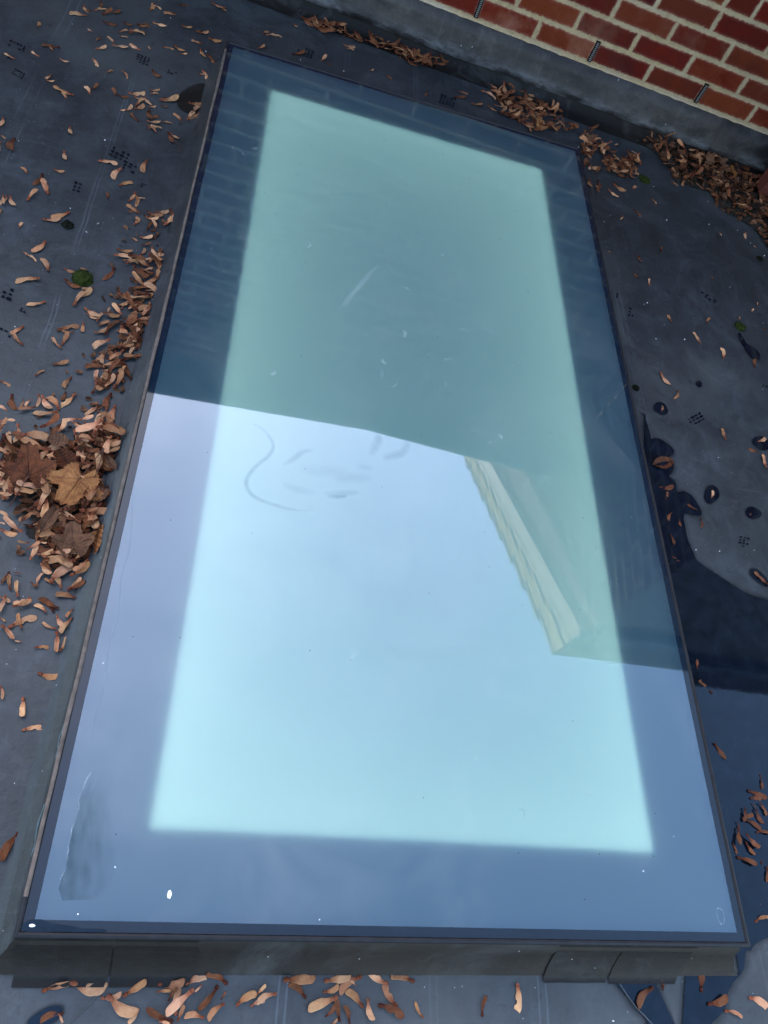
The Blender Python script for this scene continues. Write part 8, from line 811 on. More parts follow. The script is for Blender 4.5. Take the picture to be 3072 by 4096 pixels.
# puddle and wet spots
pl = smooth_loop(PUDDLE[:-4], 3)[:(len(PUDDLE) - 5) * 3 + 1] + [Vector(p) for p in PUDDLE[-4:]]
bm = bmesh.new(); vs = [bm.verts.new((p.x, p.y, .0026)) for p in pl]; bm.faces.new(vs); bmesh.ops.triangulate(bm, faces=bm.faces[:]); bm.normal_update()
me = bpy.data.meshes.new('puddle'); 
for f in bm.faces:
    if f.normal.z < 0: f.normal_flip()
bm.to_mesh(me); bm.free()
po = bpy.data.objects.new('puddle', me); C.objects.link(po); me.materials.append(MAT['water'])
def margin(loop, z, parent, wd=.010, al=.55):
    n = len(loop); area = sum(loop[i].x * loop[(i + 1) % n].y - loop[(i + 1) % n].x * loop[i].y for i in range(n)); sg = 1 if area > 0 else -1
    V = []; F = []; A = []
    for i in range(n):
        t = (loop[(i + 1) % n] - loop[i - 1]).normalized(); nn = Vector((t.y, -t.x)) * sg
        k = .6 + .8 * abs(noise.noise((loop[i].x * 40, loop[i].y * 40, 3)))
        for d_, a_ in ((-.3, al), (.0, al), (.45, al * .45), (1, 0)):
            p = loop[i] + nn * d_ * wd * k; V.append((p.x, p.y, z)); A.append(a_)
    for i in range(n):
        for k in range(3): a = i * 4 + k; b = ((i + 1) % n) * 4 + k; F.append((a, b, b + 1, a + 1))
    return obj('damp_margin', V, F, 'damp', parent, False, dict(al=('FLOAT', A)))
margin(pl, .0016, po, .018)
tag(po, 'large shallow dark puddle along the right side of the rooflight', 'puddle', kind='structure')
WL = ['small wet oval above the big puddle', 'round wet patch beyond the puddle edge', 'wet oval at the right edge of the photo', 'small wet patch right of the puddle', 'slanting wet patch near the puddle bend', 'tiny wet dot above the wet ovals',
      'dark wet patch by the near left corner', 'wet trail running from the moss cushion', 'dark round wet patch at the upper left frame']
for sp, lb in zip(WET_SPOTS, WL):
    V, F = ngon(smooth_loop(sp, 3), .0022); o = obj('wet_patch', V, F, 'membrane_dark' if 'dark round' in lb else 'water'); margin(smooth_loop(sp, 3), .0015, o, .007); tag(o, lb, 'wet patch', kind='structure')
for k, pr in enumerate(PRINTS):
    mb = MB()
    for qd in pr: mb.add(*ngon(qd, .0018))
    if pr:
        cx = sum(p[0] for q_ in pr for p in q_) / sum(len(q_) for q_ in pr)
        tag(mb.build('boot_print', 'water'), 'wet boot tread print of dark blocks on the membrane', 'boot print', 'wet boot prints on the roof', 'structure')
# membrane laps near the camera
cv = MISC['curve']
mb = MB(); pts = [(c[0], c[1]) for c in cv] + [(1.45, -.30), (1.45, -.005), (1.235, -.005)]
pts = [(.99, -.001)] + pts[1:]
o = obj('membrane_patch', *ngon(pts, .0011), 'membrane'); tag(o, 'corner patch of membrane lapped at the near right corner', 'patch', kind='structure')
tube = [(c[0], c[1], .0018) for c in cv[2:]]
MB().tube(tube, .0016, 6).build('lap_edge', 'membrane', o, True)
sg = MISC['seamG']
o = obj('membrane_patch', *ngon([(sg[0][0], sg[0][1]), (sg[1][0], sg[1][1]), (sg[2][0], sg[2][1]), (.06, -.16), (-.3, -.16), (-.3, .03), (-.043, .03), (-.043, -.043), (.12, -.043)], .0011), 'membrane')
tag(o, 'corner patch of membrane lapped at the near left corner', 'patch', kind='structure')
MB().tube([(c[0], c[1], .0016) for c in sg], .0014, 6).build('lap_edge', 'membrane', o, True)

# ================================================================ BRICK HOUSE
house = tag(empty('brick_house', (0, 0, 0), TH), 'red brick house wall with cream mortar and grey lead flashing behind the rooflight', 'house')
D, V0, U0 = 2.90488, .16962, .77588
def brick_field(fn, u0, u1, nrows, z0, clip, phase, skip=None, half=False, jt=.0055):
    V = []; F = []; rnd = []; uvb = []; whb = []
    for i in range(-2 if z0 > .1 else 0, nrows):
        ph = phase(i); step = .225
        a = u0 + ((ph - u0) % step) - step
        while a < u1:
            st = step
            if half and i == 4 and a > 1.16: st = .1125
            x0, x1 = a + jt, a + st - jt; a += st
            z_0 = z0 + .075 * i + jt; z_1 = z_0 + .075 - 2 * jt
            x0 = max(x0, u0); x1 = min(x1, u1)
            if x1 - x0 < .02 or not clip((x0 + x1) / 2, z_1): continue
            j = lambda s=.0012: rng.uniform(-s, s)
            dz = j(.0015); b = len(V); c = .0035
            dep = .0 + j(.001)
            q = [(x0 + j(), z_0 + j()), (x1 + j(), z_0 + j()), (x1 + j(), z_1 + j()), (x0 + j(), z_1 + j())]
            ins = [(q[0][0] + c, q[0][1] + c), (q[1][0] - c, q[1][1] + c), (q[2][0] - c, q[2][1] - c), (q[3][0] + c, q[3][1] - c)]
            V += [fn(x, z, .005) for x, z in q] + [fn(x, z, .0006 + dep) for x, z in q] + [fn(x, z, dep - .0005) for x, z in ins]
            r = (rng.random(), rng.random(), rng.random()); rnd += [r] * 12
            wv, hv = x1 - x0, z_1 - z_0
            o4 = [(0, 0, 0), (wv, 0, 0), (wv, hv, 0), (0, hv, 0)]; i4 = [(c, c, 0), (wv - c, c, 0), (wv - c, hv - c, 0), (c, hv - c, 0)]
            uvb += o4 + o4 + i4; whb += [(wv, hv, 0)] * 12
            for k in range(4):
                n2 = (k + 1) % 4
                F.append((b + k, b + n2, b + 4 + n2, b + 4 + k)); F.append((b + 4 + k, b + 4 + n2, b + 8 + n2, b + 8 + k))
            F.append((b + 8, b + 9, b + 10, b + 11))
    return V, F, dict(rnd=('FLOAT_VECTOR', rnd), uvb=('FLOAT_VECTOR', uvb), whb=('FLOAT_VECTOR', whb))
f1 = lambda u, z, d: (u, D + d, z)
V, F, A = brick_field(f1, -6.5, 2.06, 30, V0, lambda u, z: z < 2.42, lambda i: U0 + (0, .54)[i % 2] * .225 if i < 30 else 0, half=True)
wall = obj('wall', V, F, 'brick', house, attrs=A)
# mortar bed with a rough face
def sheet(fn, u0, u1, z0, z1, nu, nz, amp=.0012, d=.003):
    V = []; F = []
    for i in range(nu + 1):
        for j in range(nz + 1):
            u = u0 + (u1 - u0) * i / nu; z = z0 + (z1 - z0) * j / nz
            V.append(fn(u, z, d + amp * noise.noise((u * 60, z * 60, 1.3))))
    for i in range(nu):
        for j in range(nz):
            a = i * (nz + 1) + j; F.append((a, a + nz + 1, a + nz + 2, a + 1))
    return V, F
mo = obj('mortar', *sheet(f1, .2, 2.06, 0, .8, 230, 90), 'mortar', wall, True)
V, F = sheet(f1, -6.5, .2, 0, 2.4, 4, 4, 0); V2, F2 = sheet(f1, .2, 2.06, .8, 2.4, 4, 4, 0)
mb = MB(); mb.add(V, F); mb.add(V2, F2); mb.build('mortar', 'mortar', wall)
# wing gable wall, facing the roof side
UB = 2.06; slope = .653; zt = lambda n: 2.20 + slope * (n - 1.55)
f2 = lambda n, z, d: (UB + d, n, z)
V, F, A = brick_field(f2, 1.62, 6.4, 70, .02, lambda n, z: z < zt(n) - .1, lambda i: .1 + .1125 * (i % 2), jt=.0085)
g = obj('gable_wall', [(v[0], v[1], v[2]) for v in V], [tuple(reversed(f)) for f in F], 'brick', house, attrs=A)
obj('mortar', [f2(n, z, .003) for n, z in ((1.62, 0), (6.4, 0), (6.4, zt(6.4) - .05), (1.62, zt(1.62) - .05))], [(3, 2, 1, 0)], 'mortar', g)
obj('side_wall', [(UB + .003, 1.68, 0), (9, 2.26, 0), (9, 2.26, zt(1.62) - .05), (UB + .003, 1.68, zt(1.62) - .05)], [(0, 1, 2, 3)], 'tile', house)
# wing roof: lapped tile courses with a stepped verge, barge board
mb = MB(); vb = MB()
gauge = .33; cs = 1 / math.hypot(1, slope)
n0 = 1.54
for k in range(18):
    na = n0 + k * gauge * cs; nb = na + (gauge + .06) * cs
    za = 2.20 + slope * (na - 1.55) + .052; zb = 2.20 + slope * (nb - 1.55) + .002
    for (uu0, uu1, T, dz) in ((1.955, 8, mb, 0),):
        T.add([(uu0, na, za - .03), (uu1, na, za - .03), (uu1, na, za), (uu0, na, za), (uu0, nb, zb - .03), (uu1, nb, zb - .03), (uu1, nb, zb), (uu0, nb, zb)],
              [(0, 1, 2, 3), (5, 4, 7, 6), (3, 2, 6, 7), (1, 0, 4, 5), (0, 3, 7, 4), (2, 1, 5, 6)])
    vb.add([(1.962, na, za - .125), (UB + .01, na, za - .125), (UB + .01, na, za - .031), (1.962, na, za - .031), (1.962, nb, zb - .125), (UB + .01, nb, zb - .125), (UB + .01, nb, zb - .031), (1.962, nb, zb - .031)],
           [(0, 1, 2, 3), (5, 4, 7, 6), (3, 2, 6, 7), (1, 0, 4, 5), (0, 3, 7, 4), (2, 1, 5, 6)])
for T_ in (mb, vb): T_.V = [(x, y + .083 * (x - 1.96), z) for x, y, z in T_.V]
wr = mb.build('wing_roof', 'tile', house); vb.build('verge', 'verge', wr)
bb = MB()
def slab(T, u0, u1, n0, n1, zo0, zo1):
    z = lambda n: 2.20 + slope * (n - 1.55)
    T.add([(u0, n0, z(n0) + zo0), (u1, n0, z(n0) + zo0), (u1, n0, z(n0) + zo1), (u0, n0, z(n0) + zo1), (u0, n1, z(n1) + zo0), (u1, n1, z(n1) + zo0), (u1, n1, z(n1) + zo1), (u0, n1, z(n1) + zo1)],
          [(0, 1, 2, 3), (5, 4, 7, 6), (3, 2, 6, 7), (1, 0, 4, 5), (0, 3, 7, 4), (2, 1, 5, 6)])
slab(bb, 1.975, 2.0, 1.56, 6.3, -.26, -.05); slab(bb, 2.0, UB + .01, 1.58, 6.3, -.27, -.25); slab(bb, 1.969, 1.975, 1.57, 6.3, -.27, -.235); slab(bb, 1.969, 1.975, 1.57, 6.3, -.155, -.135)
bb.build('barge_board', 'barge', house)
mb = MB().box(2.0, 8, 1.60, 1.63, 2.06, 2.17); mb.V = [(x, y + .083 * (x - 1.96), z) for x, y, z in mb.V]; mb.build('fascia', 'fascia', house)
# main roof, eaves board and gutter
ea = Vector((-0.286, 2.710, 2.36)); eb = Vector((1.681, 2.745, 2.36))
def loc(p): return Vector((p.dot(DR), p.dot(NR), p.z))
ea, eb = loc(ea), loc(eb); ed = (eb - ea).normalized()
A0 = ea - ed * 6.5; A1 = ea + ed * ((1.95 - ea.x) / ed.x); inn = Vector((-ed.y, ed.x, 0))
gt = MB(); P0 = A0 + inn * .05; P1 = A1 + inn * .05
for (a0, a1, ra) in ((0, 0, .05),):
    n = 10; V = []; F = []
    for P_ in (P0, P1):
        for r_ in (.05, .044):
            for j in range(n + 1):
                t = math.pi + math.pi * j / n
                V.append(P_ + inn * (math.cos(t) * r_) + Vector((0, 0, math.sin(t) * r_)))
    m_ = n + 1
    for j in range(n):
        F.append((j, j + 1, 2 * m_ + j + 1, 2 * m_ + j)); F.append((m_ + j + 1, m_ + j, 3 * m_ + j, 3 * m_ + j + 1))
    F.append((0, 2 * m_, 3 * m_, m_)); F.append((n, m_ + n, 3 * m_ + n, 2 * m_ + n))
    gt.add(V, F)
gt.build('gutter', 'fascia', house, True)
fb = MB(); a, b = A0 + inn * .102, A1 + inn * .102
fb.add([a + Vector((0, 0, -.10)), b + Vector((0, 0, -.10)), b + Vector((0, 0, .05)), a + Vector((0, 0, .05)), a + inn * .4 + Vector((0, 0, -.10)), b + inn * .4 + Vector((0, 0, -.10)), b + inn * .4 + Vector((0, 0, .05)), a + inn * .4 + Vector((0, 0, .05))],
       [(0, 1, 2, 3), (4, 7, 6, 5), (0, 4, 5, 1), (3, 2, 6, 7), (0, 3, 7, 4), (1, 5, 6, 2)])
fb.build('eaves_board', 'fascia', house)
mb = MB()
for k in range(18):
    na = 2.80 + k * .27; nb = na + .32; za = 2.31 + .60 * (na - 2.8) + .03; zb = 2.31 + .60 * (nb - 2.8)
    mb.add([(-7, na, za - .03), (UB - .005, na, za - .03), (UB - .005, na, za), (-7, na, za), (-7, nb, zb - .03), (UB - .005, nb, zb - .03), (UB - .005, nb, zb), (-7, nb, zb)],
           [(0, 1, 2, 3), (5, 4, 7, 6), (3, 2, 6, 7), (1, 0, 4, 5), (0, 3, 7, 4), (2, 1, 5, 6)])
mb.build('main_roof', 'tile', house)
# lead flashing, upstand, pointing
prof = [(D + .001, .166), (D - .009, .163), (D - .017, .120), (D - .028, .062), (D - .034, .044), (D - .029, .043), (D - .02, .07)]
V = []; F = []; us = np.arange(-3.0, 2.035, .012); npf = len(prof)
for u in us:
    wv = .004 * noise.noise((u * 3.1, 0, 0)) + .002 * noise.noise((u * 17, 3, 0))
    for k, (n_, z) in enumerate(prof):
        lap = .0022 if (.2 < (u % .97) < .62) else 0
        zz = z + (wv if k >= 3 else wv * .2) + (.012 * max(0, (u - 1.55)) * math.sin(u * 30) if k in (3, 4, 5) else 0)
        V.append((u, n_ - lap - (abs(wv) if k >= 3 else 0), zz))
for i in range(len(us) - 1):
    for k in range(npf - 1): F.append((i * npf + k, i * npf + k + 1, (i + 1) * npf + k + 1, (i + 1) * npf + k))
obj('lead_flashing', V, F, 'lead', house, True)
V = []; F = []; us = np.arange(-3.0, 2.035, .01)
for u in us:
    a = .0035 * noise.noise((u * 22, 1, 0)); b = .003 * noise.noise((u * 31, 7, 0))
    V += [(u, D + .004, .172 + a), (u, D - .004 + b, .168 + a), (u, D - .009 + b, .165 + b), (u, D - .006, .156 + a)]
for i in range(len(us) - 1):
    for k in range(3): F.append((i * 4 + k, i * 4 + k + 1, (i + 1) * 4 + k + 1, (i + 1) * 4 + k))
obj('pointing', V, F, 'mortar', house, True)
V = []; F = []; us = np.arange(-3.0, 2.035, .03)
for u in us:
    wv = .005 * noise.noise((u * 4, 9, 0))
    V += [(u, D - .006, .09), (u, D - .014, .05), (u, D - .022 + wv, .022), (u, D - .05 + wv, .006), (u, D - .085 + wv, .0006)]
for i in range(len(us) - 1):
    for k in range(4): F.append((i * 5 + k, i * 5 + k + 1, (i + 1) * 5 + k + 1, (i + 1) * 5 + k))
obj('membrane_upstand', V, F, 'membrane_dark', house, True)
for k in (-3, -1, 1, 3):
    u = U0 + .225 * k
    v_ = MB().box(u - .0085, u + .0085, D - .004, D + .004, V0 + .004, V0 + .076, .001).build('weep_vent', 'black', house)
    sl = MB()
    for j in range(11): sl.box(u - .0040, u + .0040, D - .0058, D - .0039, V0 + .009 + j * .006, V0 + .0115 + j * .006)
    sl.build('slat_grid', 'vent', v_)
# square brown downpipe in the corner
MB().box(1.808, 1.886, 2.705, 2.783, .034, 2.26, .005).build('downpipe', 'brown', house)
MB().box(1.804, 1.890, 2.701, 2.787, .34, .40, .004).build('pipe_bracket', 'brown', house)

# ================================================================ ROOFLIGHT
rl = tag(empty('rooflight', (0, 0, 0)), 'long flat rooflight of frosted glass in a slim dark frame set in the roof', 'rooflight')
HG = .110
def ring(T, a, b):
    # a, b: (inset, z) two rectangular loops joined by faces
    def lp(i, z): return [(i, i, z), (W0 - i, i, z), (W0 - i, L0 - i, z), (i, L0 - i, z)]
    T.add(lp(*a) + lp(*b), [(k, (k + 1) % 4, 4 + (k + 1) % 4, 4 + k) for k in range(4)])
fr = MB()
prof = [(.004, .080), (.002, .084), (.002, .094), (0, .097), (0, .108), (.0015, .1115), (.0045, .1128), (.0072, .1122), (.0085, .1095), (.0085, .1085)]
for a, b in zip(prof[:-1], prof[1:]): ring(fr, a, b)
frame = fr.build('frame', 'frame', rl)
sk = MB()
for a, b in zip([(.006, .086), (.003, .076), (-.012, .045), (-.030, .018), (-.046, .0016)], [(.003, .076), (-.012, .045), (-.030, .018), (-.046, .0016), (-.060, .0009)]): ring(sk, a, b)
skirt = sk.build('membrane_skirt', 'membrane', rl, True)
V = []; F = []
for i in range(61):
    for k, (y, z) in enumerate([(.0015, .0800), (-.0045, .0765), (-.0135, .0455), (-.0315, .0185), (-.0420, .0075), (-.0455, .0045)]): x = min(0, y) + (W0 - 2 * min(0, y)) * i / 60; V.append((x, y, z + (.0006 * noise.noise((x * 14, k, 1)) if k > 3 else 0)))
for i in range(60):
    for k in range(5): F.append((i * 6 + k, i * 6 + k + 1, (i + 1) * 6 + k + 1, (i + 1) * 6 + k))
obj('near_flashing', V, F, 'skirt', rl, True)
# worn sealant line on the left lip
ws = MB(); V = []; F = []
for i in range(120):
    y = .05 + (L0 - .1) * i / 119; a = .0012 * noise.noise((y * 9, 0, 2)); wd = .004 + .002 * noise.noise((y * 4, 5, 2))
    V += [(.0012 + a, y, .1124), (.0035 + a, y, .1140), (.0035 + wd * .7 + a, y, .1139), (.0035 + wd + a, y, .1122)]
for i in range(119):
    for k in range(3): F.append((i * 4 + k, (i + 1) * 4 + k, (i + 1) * 4 + k + 1, i * 4 + k + 1))
tag(obj('sealant_line', V, F, 'frame_worn', frame, True), 'worn taupe sealant along the left lip')
# black glass edge band and frosted pane, butted
I1, I2 = .0085, .0225
bd = MB(); ring(bd, (I1, HG), (I2, HG)); band = bd.build('glass_edge_band', 'band', rl)
pane = obj('glass_pane', [(I2, I2, HG), (W0 - I2, I2, HG), (W0 - I2, L0 - I2, HG), (I2, L0 - I2, HG)], [(0, 1, 2, 3)], 'pane' if 'pane' in MAT else m_glass_pane(), rl)
# ledge just below the glass, white reveal and the pieces added below to grade the glow
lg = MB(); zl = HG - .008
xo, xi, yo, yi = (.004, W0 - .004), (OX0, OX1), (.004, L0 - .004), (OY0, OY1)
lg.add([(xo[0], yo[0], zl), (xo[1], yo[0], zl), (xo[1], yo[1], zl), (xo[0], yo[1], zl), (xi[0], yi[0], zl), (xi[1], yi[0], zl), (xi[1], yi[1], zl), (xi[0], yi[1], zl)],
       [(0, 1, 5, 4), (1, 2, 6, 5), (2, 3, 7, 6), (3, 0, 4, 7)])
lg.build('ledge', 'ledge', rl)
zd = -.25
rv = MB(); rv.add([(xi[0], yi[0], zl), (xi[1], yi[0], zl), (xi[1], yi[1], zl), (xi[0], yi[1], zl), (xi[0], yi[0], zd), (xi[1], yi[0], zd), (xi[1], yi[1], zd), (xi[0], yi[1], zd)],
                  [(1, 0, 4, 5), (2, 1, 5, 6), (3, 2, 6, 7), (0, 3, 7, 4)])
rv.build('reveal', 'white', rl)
obj('bounce_panel', [(xi[0], yi[0], zd), (xi[1], yi[0], zd), (xi[1], yi[1], zd), (xi[0], yi[1], zd)], [(0, 1, 2, 3)], 'bounce_plate', rl)  # unseen plate added across the shaft to bounce skylight back up through the pane
MB().box(.37, .79, .40, 1.66, zd, zd + .10, .03).build('added_dark_block', 'dark_block', rl)  # unseen block, put in only to darken the middle of the glowing pane
# rubber patches on the near skirt
def skirt_pt(x, t, out=.0032):
    P_ = [(.003, .080), (.012, .045), (.030, .018), (.046, .0016), (.062, .0012)]
    f = t * (len(P_) - 1); i = min(int(f), len(P_) - 2); f -= i
    y = P_[i][0] + (P_[i + 1][0] - P_[i][0]) * f; z = P_[i][1] + (P_[i + 1][1] - P_[i][1]) * f
    if P_[i][0] == .003: y = -.003 + (.015) * f
    return (x, -y - out if i or 1 else 0, z + out)
for (x0, x1, wob, te) in ((MISC['pl'][0], MISC['pl'][1] - .0012, 0, .93), (MISC['pl'][1] + .0012, MISC['pl'][2], .006, .93), (MISC['pl'][3], MISC['pl'][4] - .0015, .006, .85), (MISC['pl'][4] + .0015, MISC['pl'][5], .010, .88)):
    V = []; F = []; nx, nt_ = 14, 10
    for i in range(nx + 1):
        for j in range(nt_ + 1):
            t = j / nt_; x = x0 + (x1 - x0) * i / nx
            if i == nx and j > 7: x -= .004 * (j - 7) / 3
            x += wob * math.sin(t * 3) * (.4 if i == nx else (.15 if i == 0 else 0))
            V.append(skirt_pt(x, t * te + .01 * noise.noise((x * 20, t, 4))))
    for i in range(nx):
        for j in range(nt_): a = i * (nt_ + 1) + j; F.append((a, a + nt_ + 1, a + nt_ + 2, a + 1))
    tag(obj('rubber_patch', V, F, 'membrane_dark', skirt, True), 'black rubber repair patch on the near skirt')
# marks lying on the glass
def ribbon(name, P, hw, al, mat, parent, z):
    P = [Vector((p[0], p[1], 0)) for p in P]; Q = []
    for i in range(len(P) - 1):
        p0, p1, p2, p3 = P[max(i - 1, 0)], P[i], P[i + 1], P[min(i + 2, len(P) - 1)]
        for j in range(5):
            t = j / 5; Q.append(.5 * ((2 * p1) + (p2 - p0) * t + (2 * p0 - 5 * p1 + 4 * p2 - p3) * t * t + (3 * p1 - p0 - 3 * p2 + p3) * t ** 3))
    Q.append(P[-1]); V = []; F = []; A = []; n = len(Q); prof = (-1, -.6, 0, .6, 1)
    for i, q in enumerate(Q):
        t = (Q[min(i + 1, n - 1)] - Q[max(i - 1, 0)]).normalized(); s_ = Vector((-t.y, t.x, 0)); e = math.sin(math.pi * (i + .15) / (n - .7)) ** .6 if n > 2 else 1
        for p in prof: V.append(q + s_ * p * hw * (.45 + .55 * e) + Vector((0, 0, z))); A.append(al * e * (1 - abs(p) ** 1.6))
    for i in range(n - 1):
        for k in range(4): F.append((i * 5 + k, i * 5 + k + 1, (i + 1) * 5 + k + 1, (i + 1) * 5 + k))
    return obj(name, V, F, mat, parent, True, dict(al=('FLOAT', A)))
for k, (P_, hw, al) in enumerate(SMEARS): ribbon('smear_mark', P_, hw, al * (1.05 if k != 10 else .7), 'smear' if k != 10 else 'stainlight', pane, HG + .0006)
rg = random.Random(41)
for _ in range(34):
    x, y = (rg.gauss(.62, .12), rg.gauss(1.22, .10)) if _ < 16 else (rg.uniform(.05, 1.14), rg.uniform(.05, 2.2)); a = rg.uniform(0, 6.28); l_ = rg.uniform(.004, .018)
    ribbon('dirt_mark', [(x, y), (x + l_ * math.cos(a), y + l_ * math.sin(a)), (x + l_ * 1.6 * math.cos(a + .6), y + l_ * 1.6 * math.sin(a + .6))], rg.uniform(.002, .006), rg.uniform(.06, .22), 'stainlight', pane, HG + .0005)
V = []; F = []; A = []
for (l, r_) in zip(STAIN_L, STAIN_R):
    for k in range(16):
        t = k / 15; V.append((l[0] + (r_[0] - l[0]) * t, l[1] + (r_[1] - l[1]) * t, HG + .0004))
        A.append(.55 * min(1, len(A) / 64) * (1 - t) ** .8 * (.65 + .7 * noise.noise((l[0] * 90 + t * 7, l[1] * 40, 2))))
for i in range(len(STAIN_L) - 1):
    for k in range(15): a = i * 16 + k; F.append((a, a + 1, a + 17, a + 16))
obj('water_stain', V, F, 'stain', pane, True, dict(al=('FLOAT', A)))
jl = []
for i in range(len(STAIN_L) - 1):
    for k in range(4):
        t = k / 4; p = Vector(STAIN_L[i]).lerp(Vector(STAIN_L[i + 1]), t); jl.append((p.x + rng.uniform(-.0022, .0022), p.y))
for a in range(0, len(jl) - 7, 7): ribbon('stain_rim', jl[a:a + 6], .0009, .22, 'stainlight', pane, HG + .0008)
ribbon('stain_rim', [STAIN_LINE[i] for i in range(len(STAIN_LINE))], .0022, .16, 'smear', pane, HG + .0008)
# etched round stamp in the near right corner
sx, sy = MISC['frost_stamp']; V = []; F = []; A = []
for i in range(33):
    t = 6.28319 * i / 32
    for rr, al in ((.0090, 0), (.0098, .13), (.0102, .13), (.0110, 0)): V.append((sx + .7 * rr * math.cos(t), sy + 1.25 * rr * math.sin(t), HG + .0007)); A.append(al)
for i in range(32):
    for k in range(3): F.append((i * 4 + k, (i + 1) * 4 + k, (i + 1) * 4 + k + 1, i * 4 + k + 1))
obj('etched_stamp', V, F, 'stainlight', pane, False, dict(al=('FLOAT', A)))
# wet silt in the near left corner of the band, scrapes on the lip
silt = smooth_loop([(.012, .0085), (.012, .020), (.03, .023), (.045, .0185), (.07, .016), (.09, .0125), (.114, .0128), (.115, .0088), (.06, .0086)], 4)
obj('wet_silt', *ngon(silt, HG + .0009), 'water', band)
for (x, y, l_) in ((-.004, .235, .05), (-.005, .10, .07)):
    mb = MB()
    mb.tube([(x + .004 + .0012 * math.sin(k), y + l_ * k / 8, .1115) for k in range(9)], [.0004 + .0012 * abs(math.sin(k * 1.7)) for k in range(9)], 5); mb.build('paint_scrape', 'paint', frame, True)

# ================================================================ SMALL THINGS
def blob(name, r, mat, seed, flat=.6, spikes=260, sl=.003):
    bm = bmesh.new(); bmesh.ops.create_icosphere(bm, subdivisions=4, radius=1)
    for v in bm.verts:
        n_ = noise.noise(v.co * 2.2 + Vector((seed, 0, 0))) * .28 + noise.noise(v.co * 7 + Vector((0, seed, 0))) * .14
        v.co *= (1 + n_); v.co.z = max(v.co.z * flat, -.02); v.co *= r
    V = [v.co.copy() for v in bm.verts]; F = [[v.index for v in f.verts] for f in bm.faces]; bm.free()
    rg = random.Random(seed); top = [v for v in V if v.z > r * .02]
    for _ in range(spikes):
        p = rg.choice(top); d = Vector((p.x, p.y, p.z + r * .3)).normalized() + Vector((rg.gauss(0, .4), rg.gauss(0, .4), rg.gauss(0, .2)))
        s_ = d.cross(Vector((rg.random(), rg.random(), rg.random()))).normalized() * .0009; b = len(V)
        V += [p - s_, p + s_, p + d.normalized() * sl * rg.uniform(.5, 1.3)]; F.append((b, b + 1, b + 2))
    return obj(name, V, F, mat)
ML = ['bright green moss cushion among seeds left of the rooflight', 'small green moss cushion with a wet trail on the right', 'dark dry moss tuft on the left of the roof', 'flat dark moss pad beyond the far right corner', 'brown green moss tuft against the right frame', 'dark moss tuft at the right edge of the photo']
for k, (x, y, r_) in enumerate(MISC['moss']):
    o = blob('moss_cushion', r_ * (.8, .62, .5, .55, .6, .6)[k], 'moss' if k in (0, 1, 3) else 'moss_dry', k + 2, .55 if k != 3 else .25, 420); o.location = (x, y, .001); o.rotation_euler.z = k
    tag(o, ML[k], 'moss', 'moss cushions on the roof')
o = blob('bird_dropping', .0042, 'drop', 31, .35, 0); o.location = (*MISC['dropping'], HG + .0004); o.scale = (.7, 1.15, 1); tag(o, 'small white bird dropping on the near left of the glass', 'bird dropping')
o = blob('bird_dropping', .0026, 'drop', 37, .35, 0); o.location = (.021, .0155, HG + .0012); o.scale = (1.4, .7, 1); tag(o, 'tiny white dropping on the near left corner of the frame', 'bird dropping')
mb = MB(); rg = random.Random(5)
for _ in range(150):
    x, y = rg.uniform(-.6, 2.0), rg.uniform(-.12, 2.6)
    if -.06 < x < W0 + .06 and y > -.06 and y < L0 + .06: continue
    r_ = rg.uniform(.0006, .0017); mb.box(x - r_, x + r_, y - r_ * .7, y + r_ * .7, .0005, .001 + r_)
tag(mb.build('grit_specks', 'stone'), 'pale grit specks scattered over the membrane', 'grit', kind='stuff')

# ---- maple seeds
def seed_wing(k):
    rg = random.Random(100 + k); V = []; F = []; A = []; nx, ny = 18, 5
    bend = rg.uniform(-.14, .14); wid = rg.uniform(.24, .32); cup = rg.uniform(.02, .10) * rg.choice((-1, 1)); tw = rg.uniform(-.5, .5); wav = rg.uniform(.01, .03); fold = (k in (3, 6))
    for i in range(nx + 1):
        t = .10 + .90 * i / nx
        prof = (.36 + .64 * (lambda q: q * q * (3 - 2 * q))(min(1, max(0, (t - .16) / .40)))) * max(.03, 1 - max(0, (t - .80) / .20) ** 2.2) ** .55
        up = .10 * prof ** .6 * wid / .3; lo = -wid * prof * .72
        if fold: up, lo = up * .8, lo * .55
        if k == 5 and .5 < t < .68: lo *= .62
        for j in range(ny + 1):
            s_ = j / ny; y = up + (lo - up) * s_ + bend * math.sin(t * 3.0) + .015 * noise.noise((t * 9, s_ * 2, k)) * (1 if j == ny else 0)
            z = cup * (t - .1) ** 2 + .05 * (s_ - .4) * tw * t + wav * math.sin(t * 11 + s_ * 3 + k) + (.16 * abs(s_ - .45) * prof if fold else 0) + .03
            V.append((t, y, z)); A.append((t, abs(2 * s_ - 1), rg.random()))
    m_ = ny + 1
    for i in range(nx):
        for j in range(ny): a = i * m_ + j; F.append((a, a + m_, a + m_ + 1, a + 1))
    n = len(V); V2 = [(x, y, z - .018) for x, y, z in V]; F2 = [tuple(reversed([i + n for i in f])) for f in F]
    rim = [i * m_ for i in range(nx + 1)] + [nx * m_ + j for j in range(1, m_)] + [i * m_ + ny for i in range(nx - 1, -1, -1)] + [j for j in range(ny - 1, 0, -1)]
    F3 = [(rim[(i + 1) % len(rim)], rim[i], rim[i] + n, rim[(i + 1) % len(rim)] + n) for i in range(len(rim))]
    return V + V2, F + F2 + F3, A + A
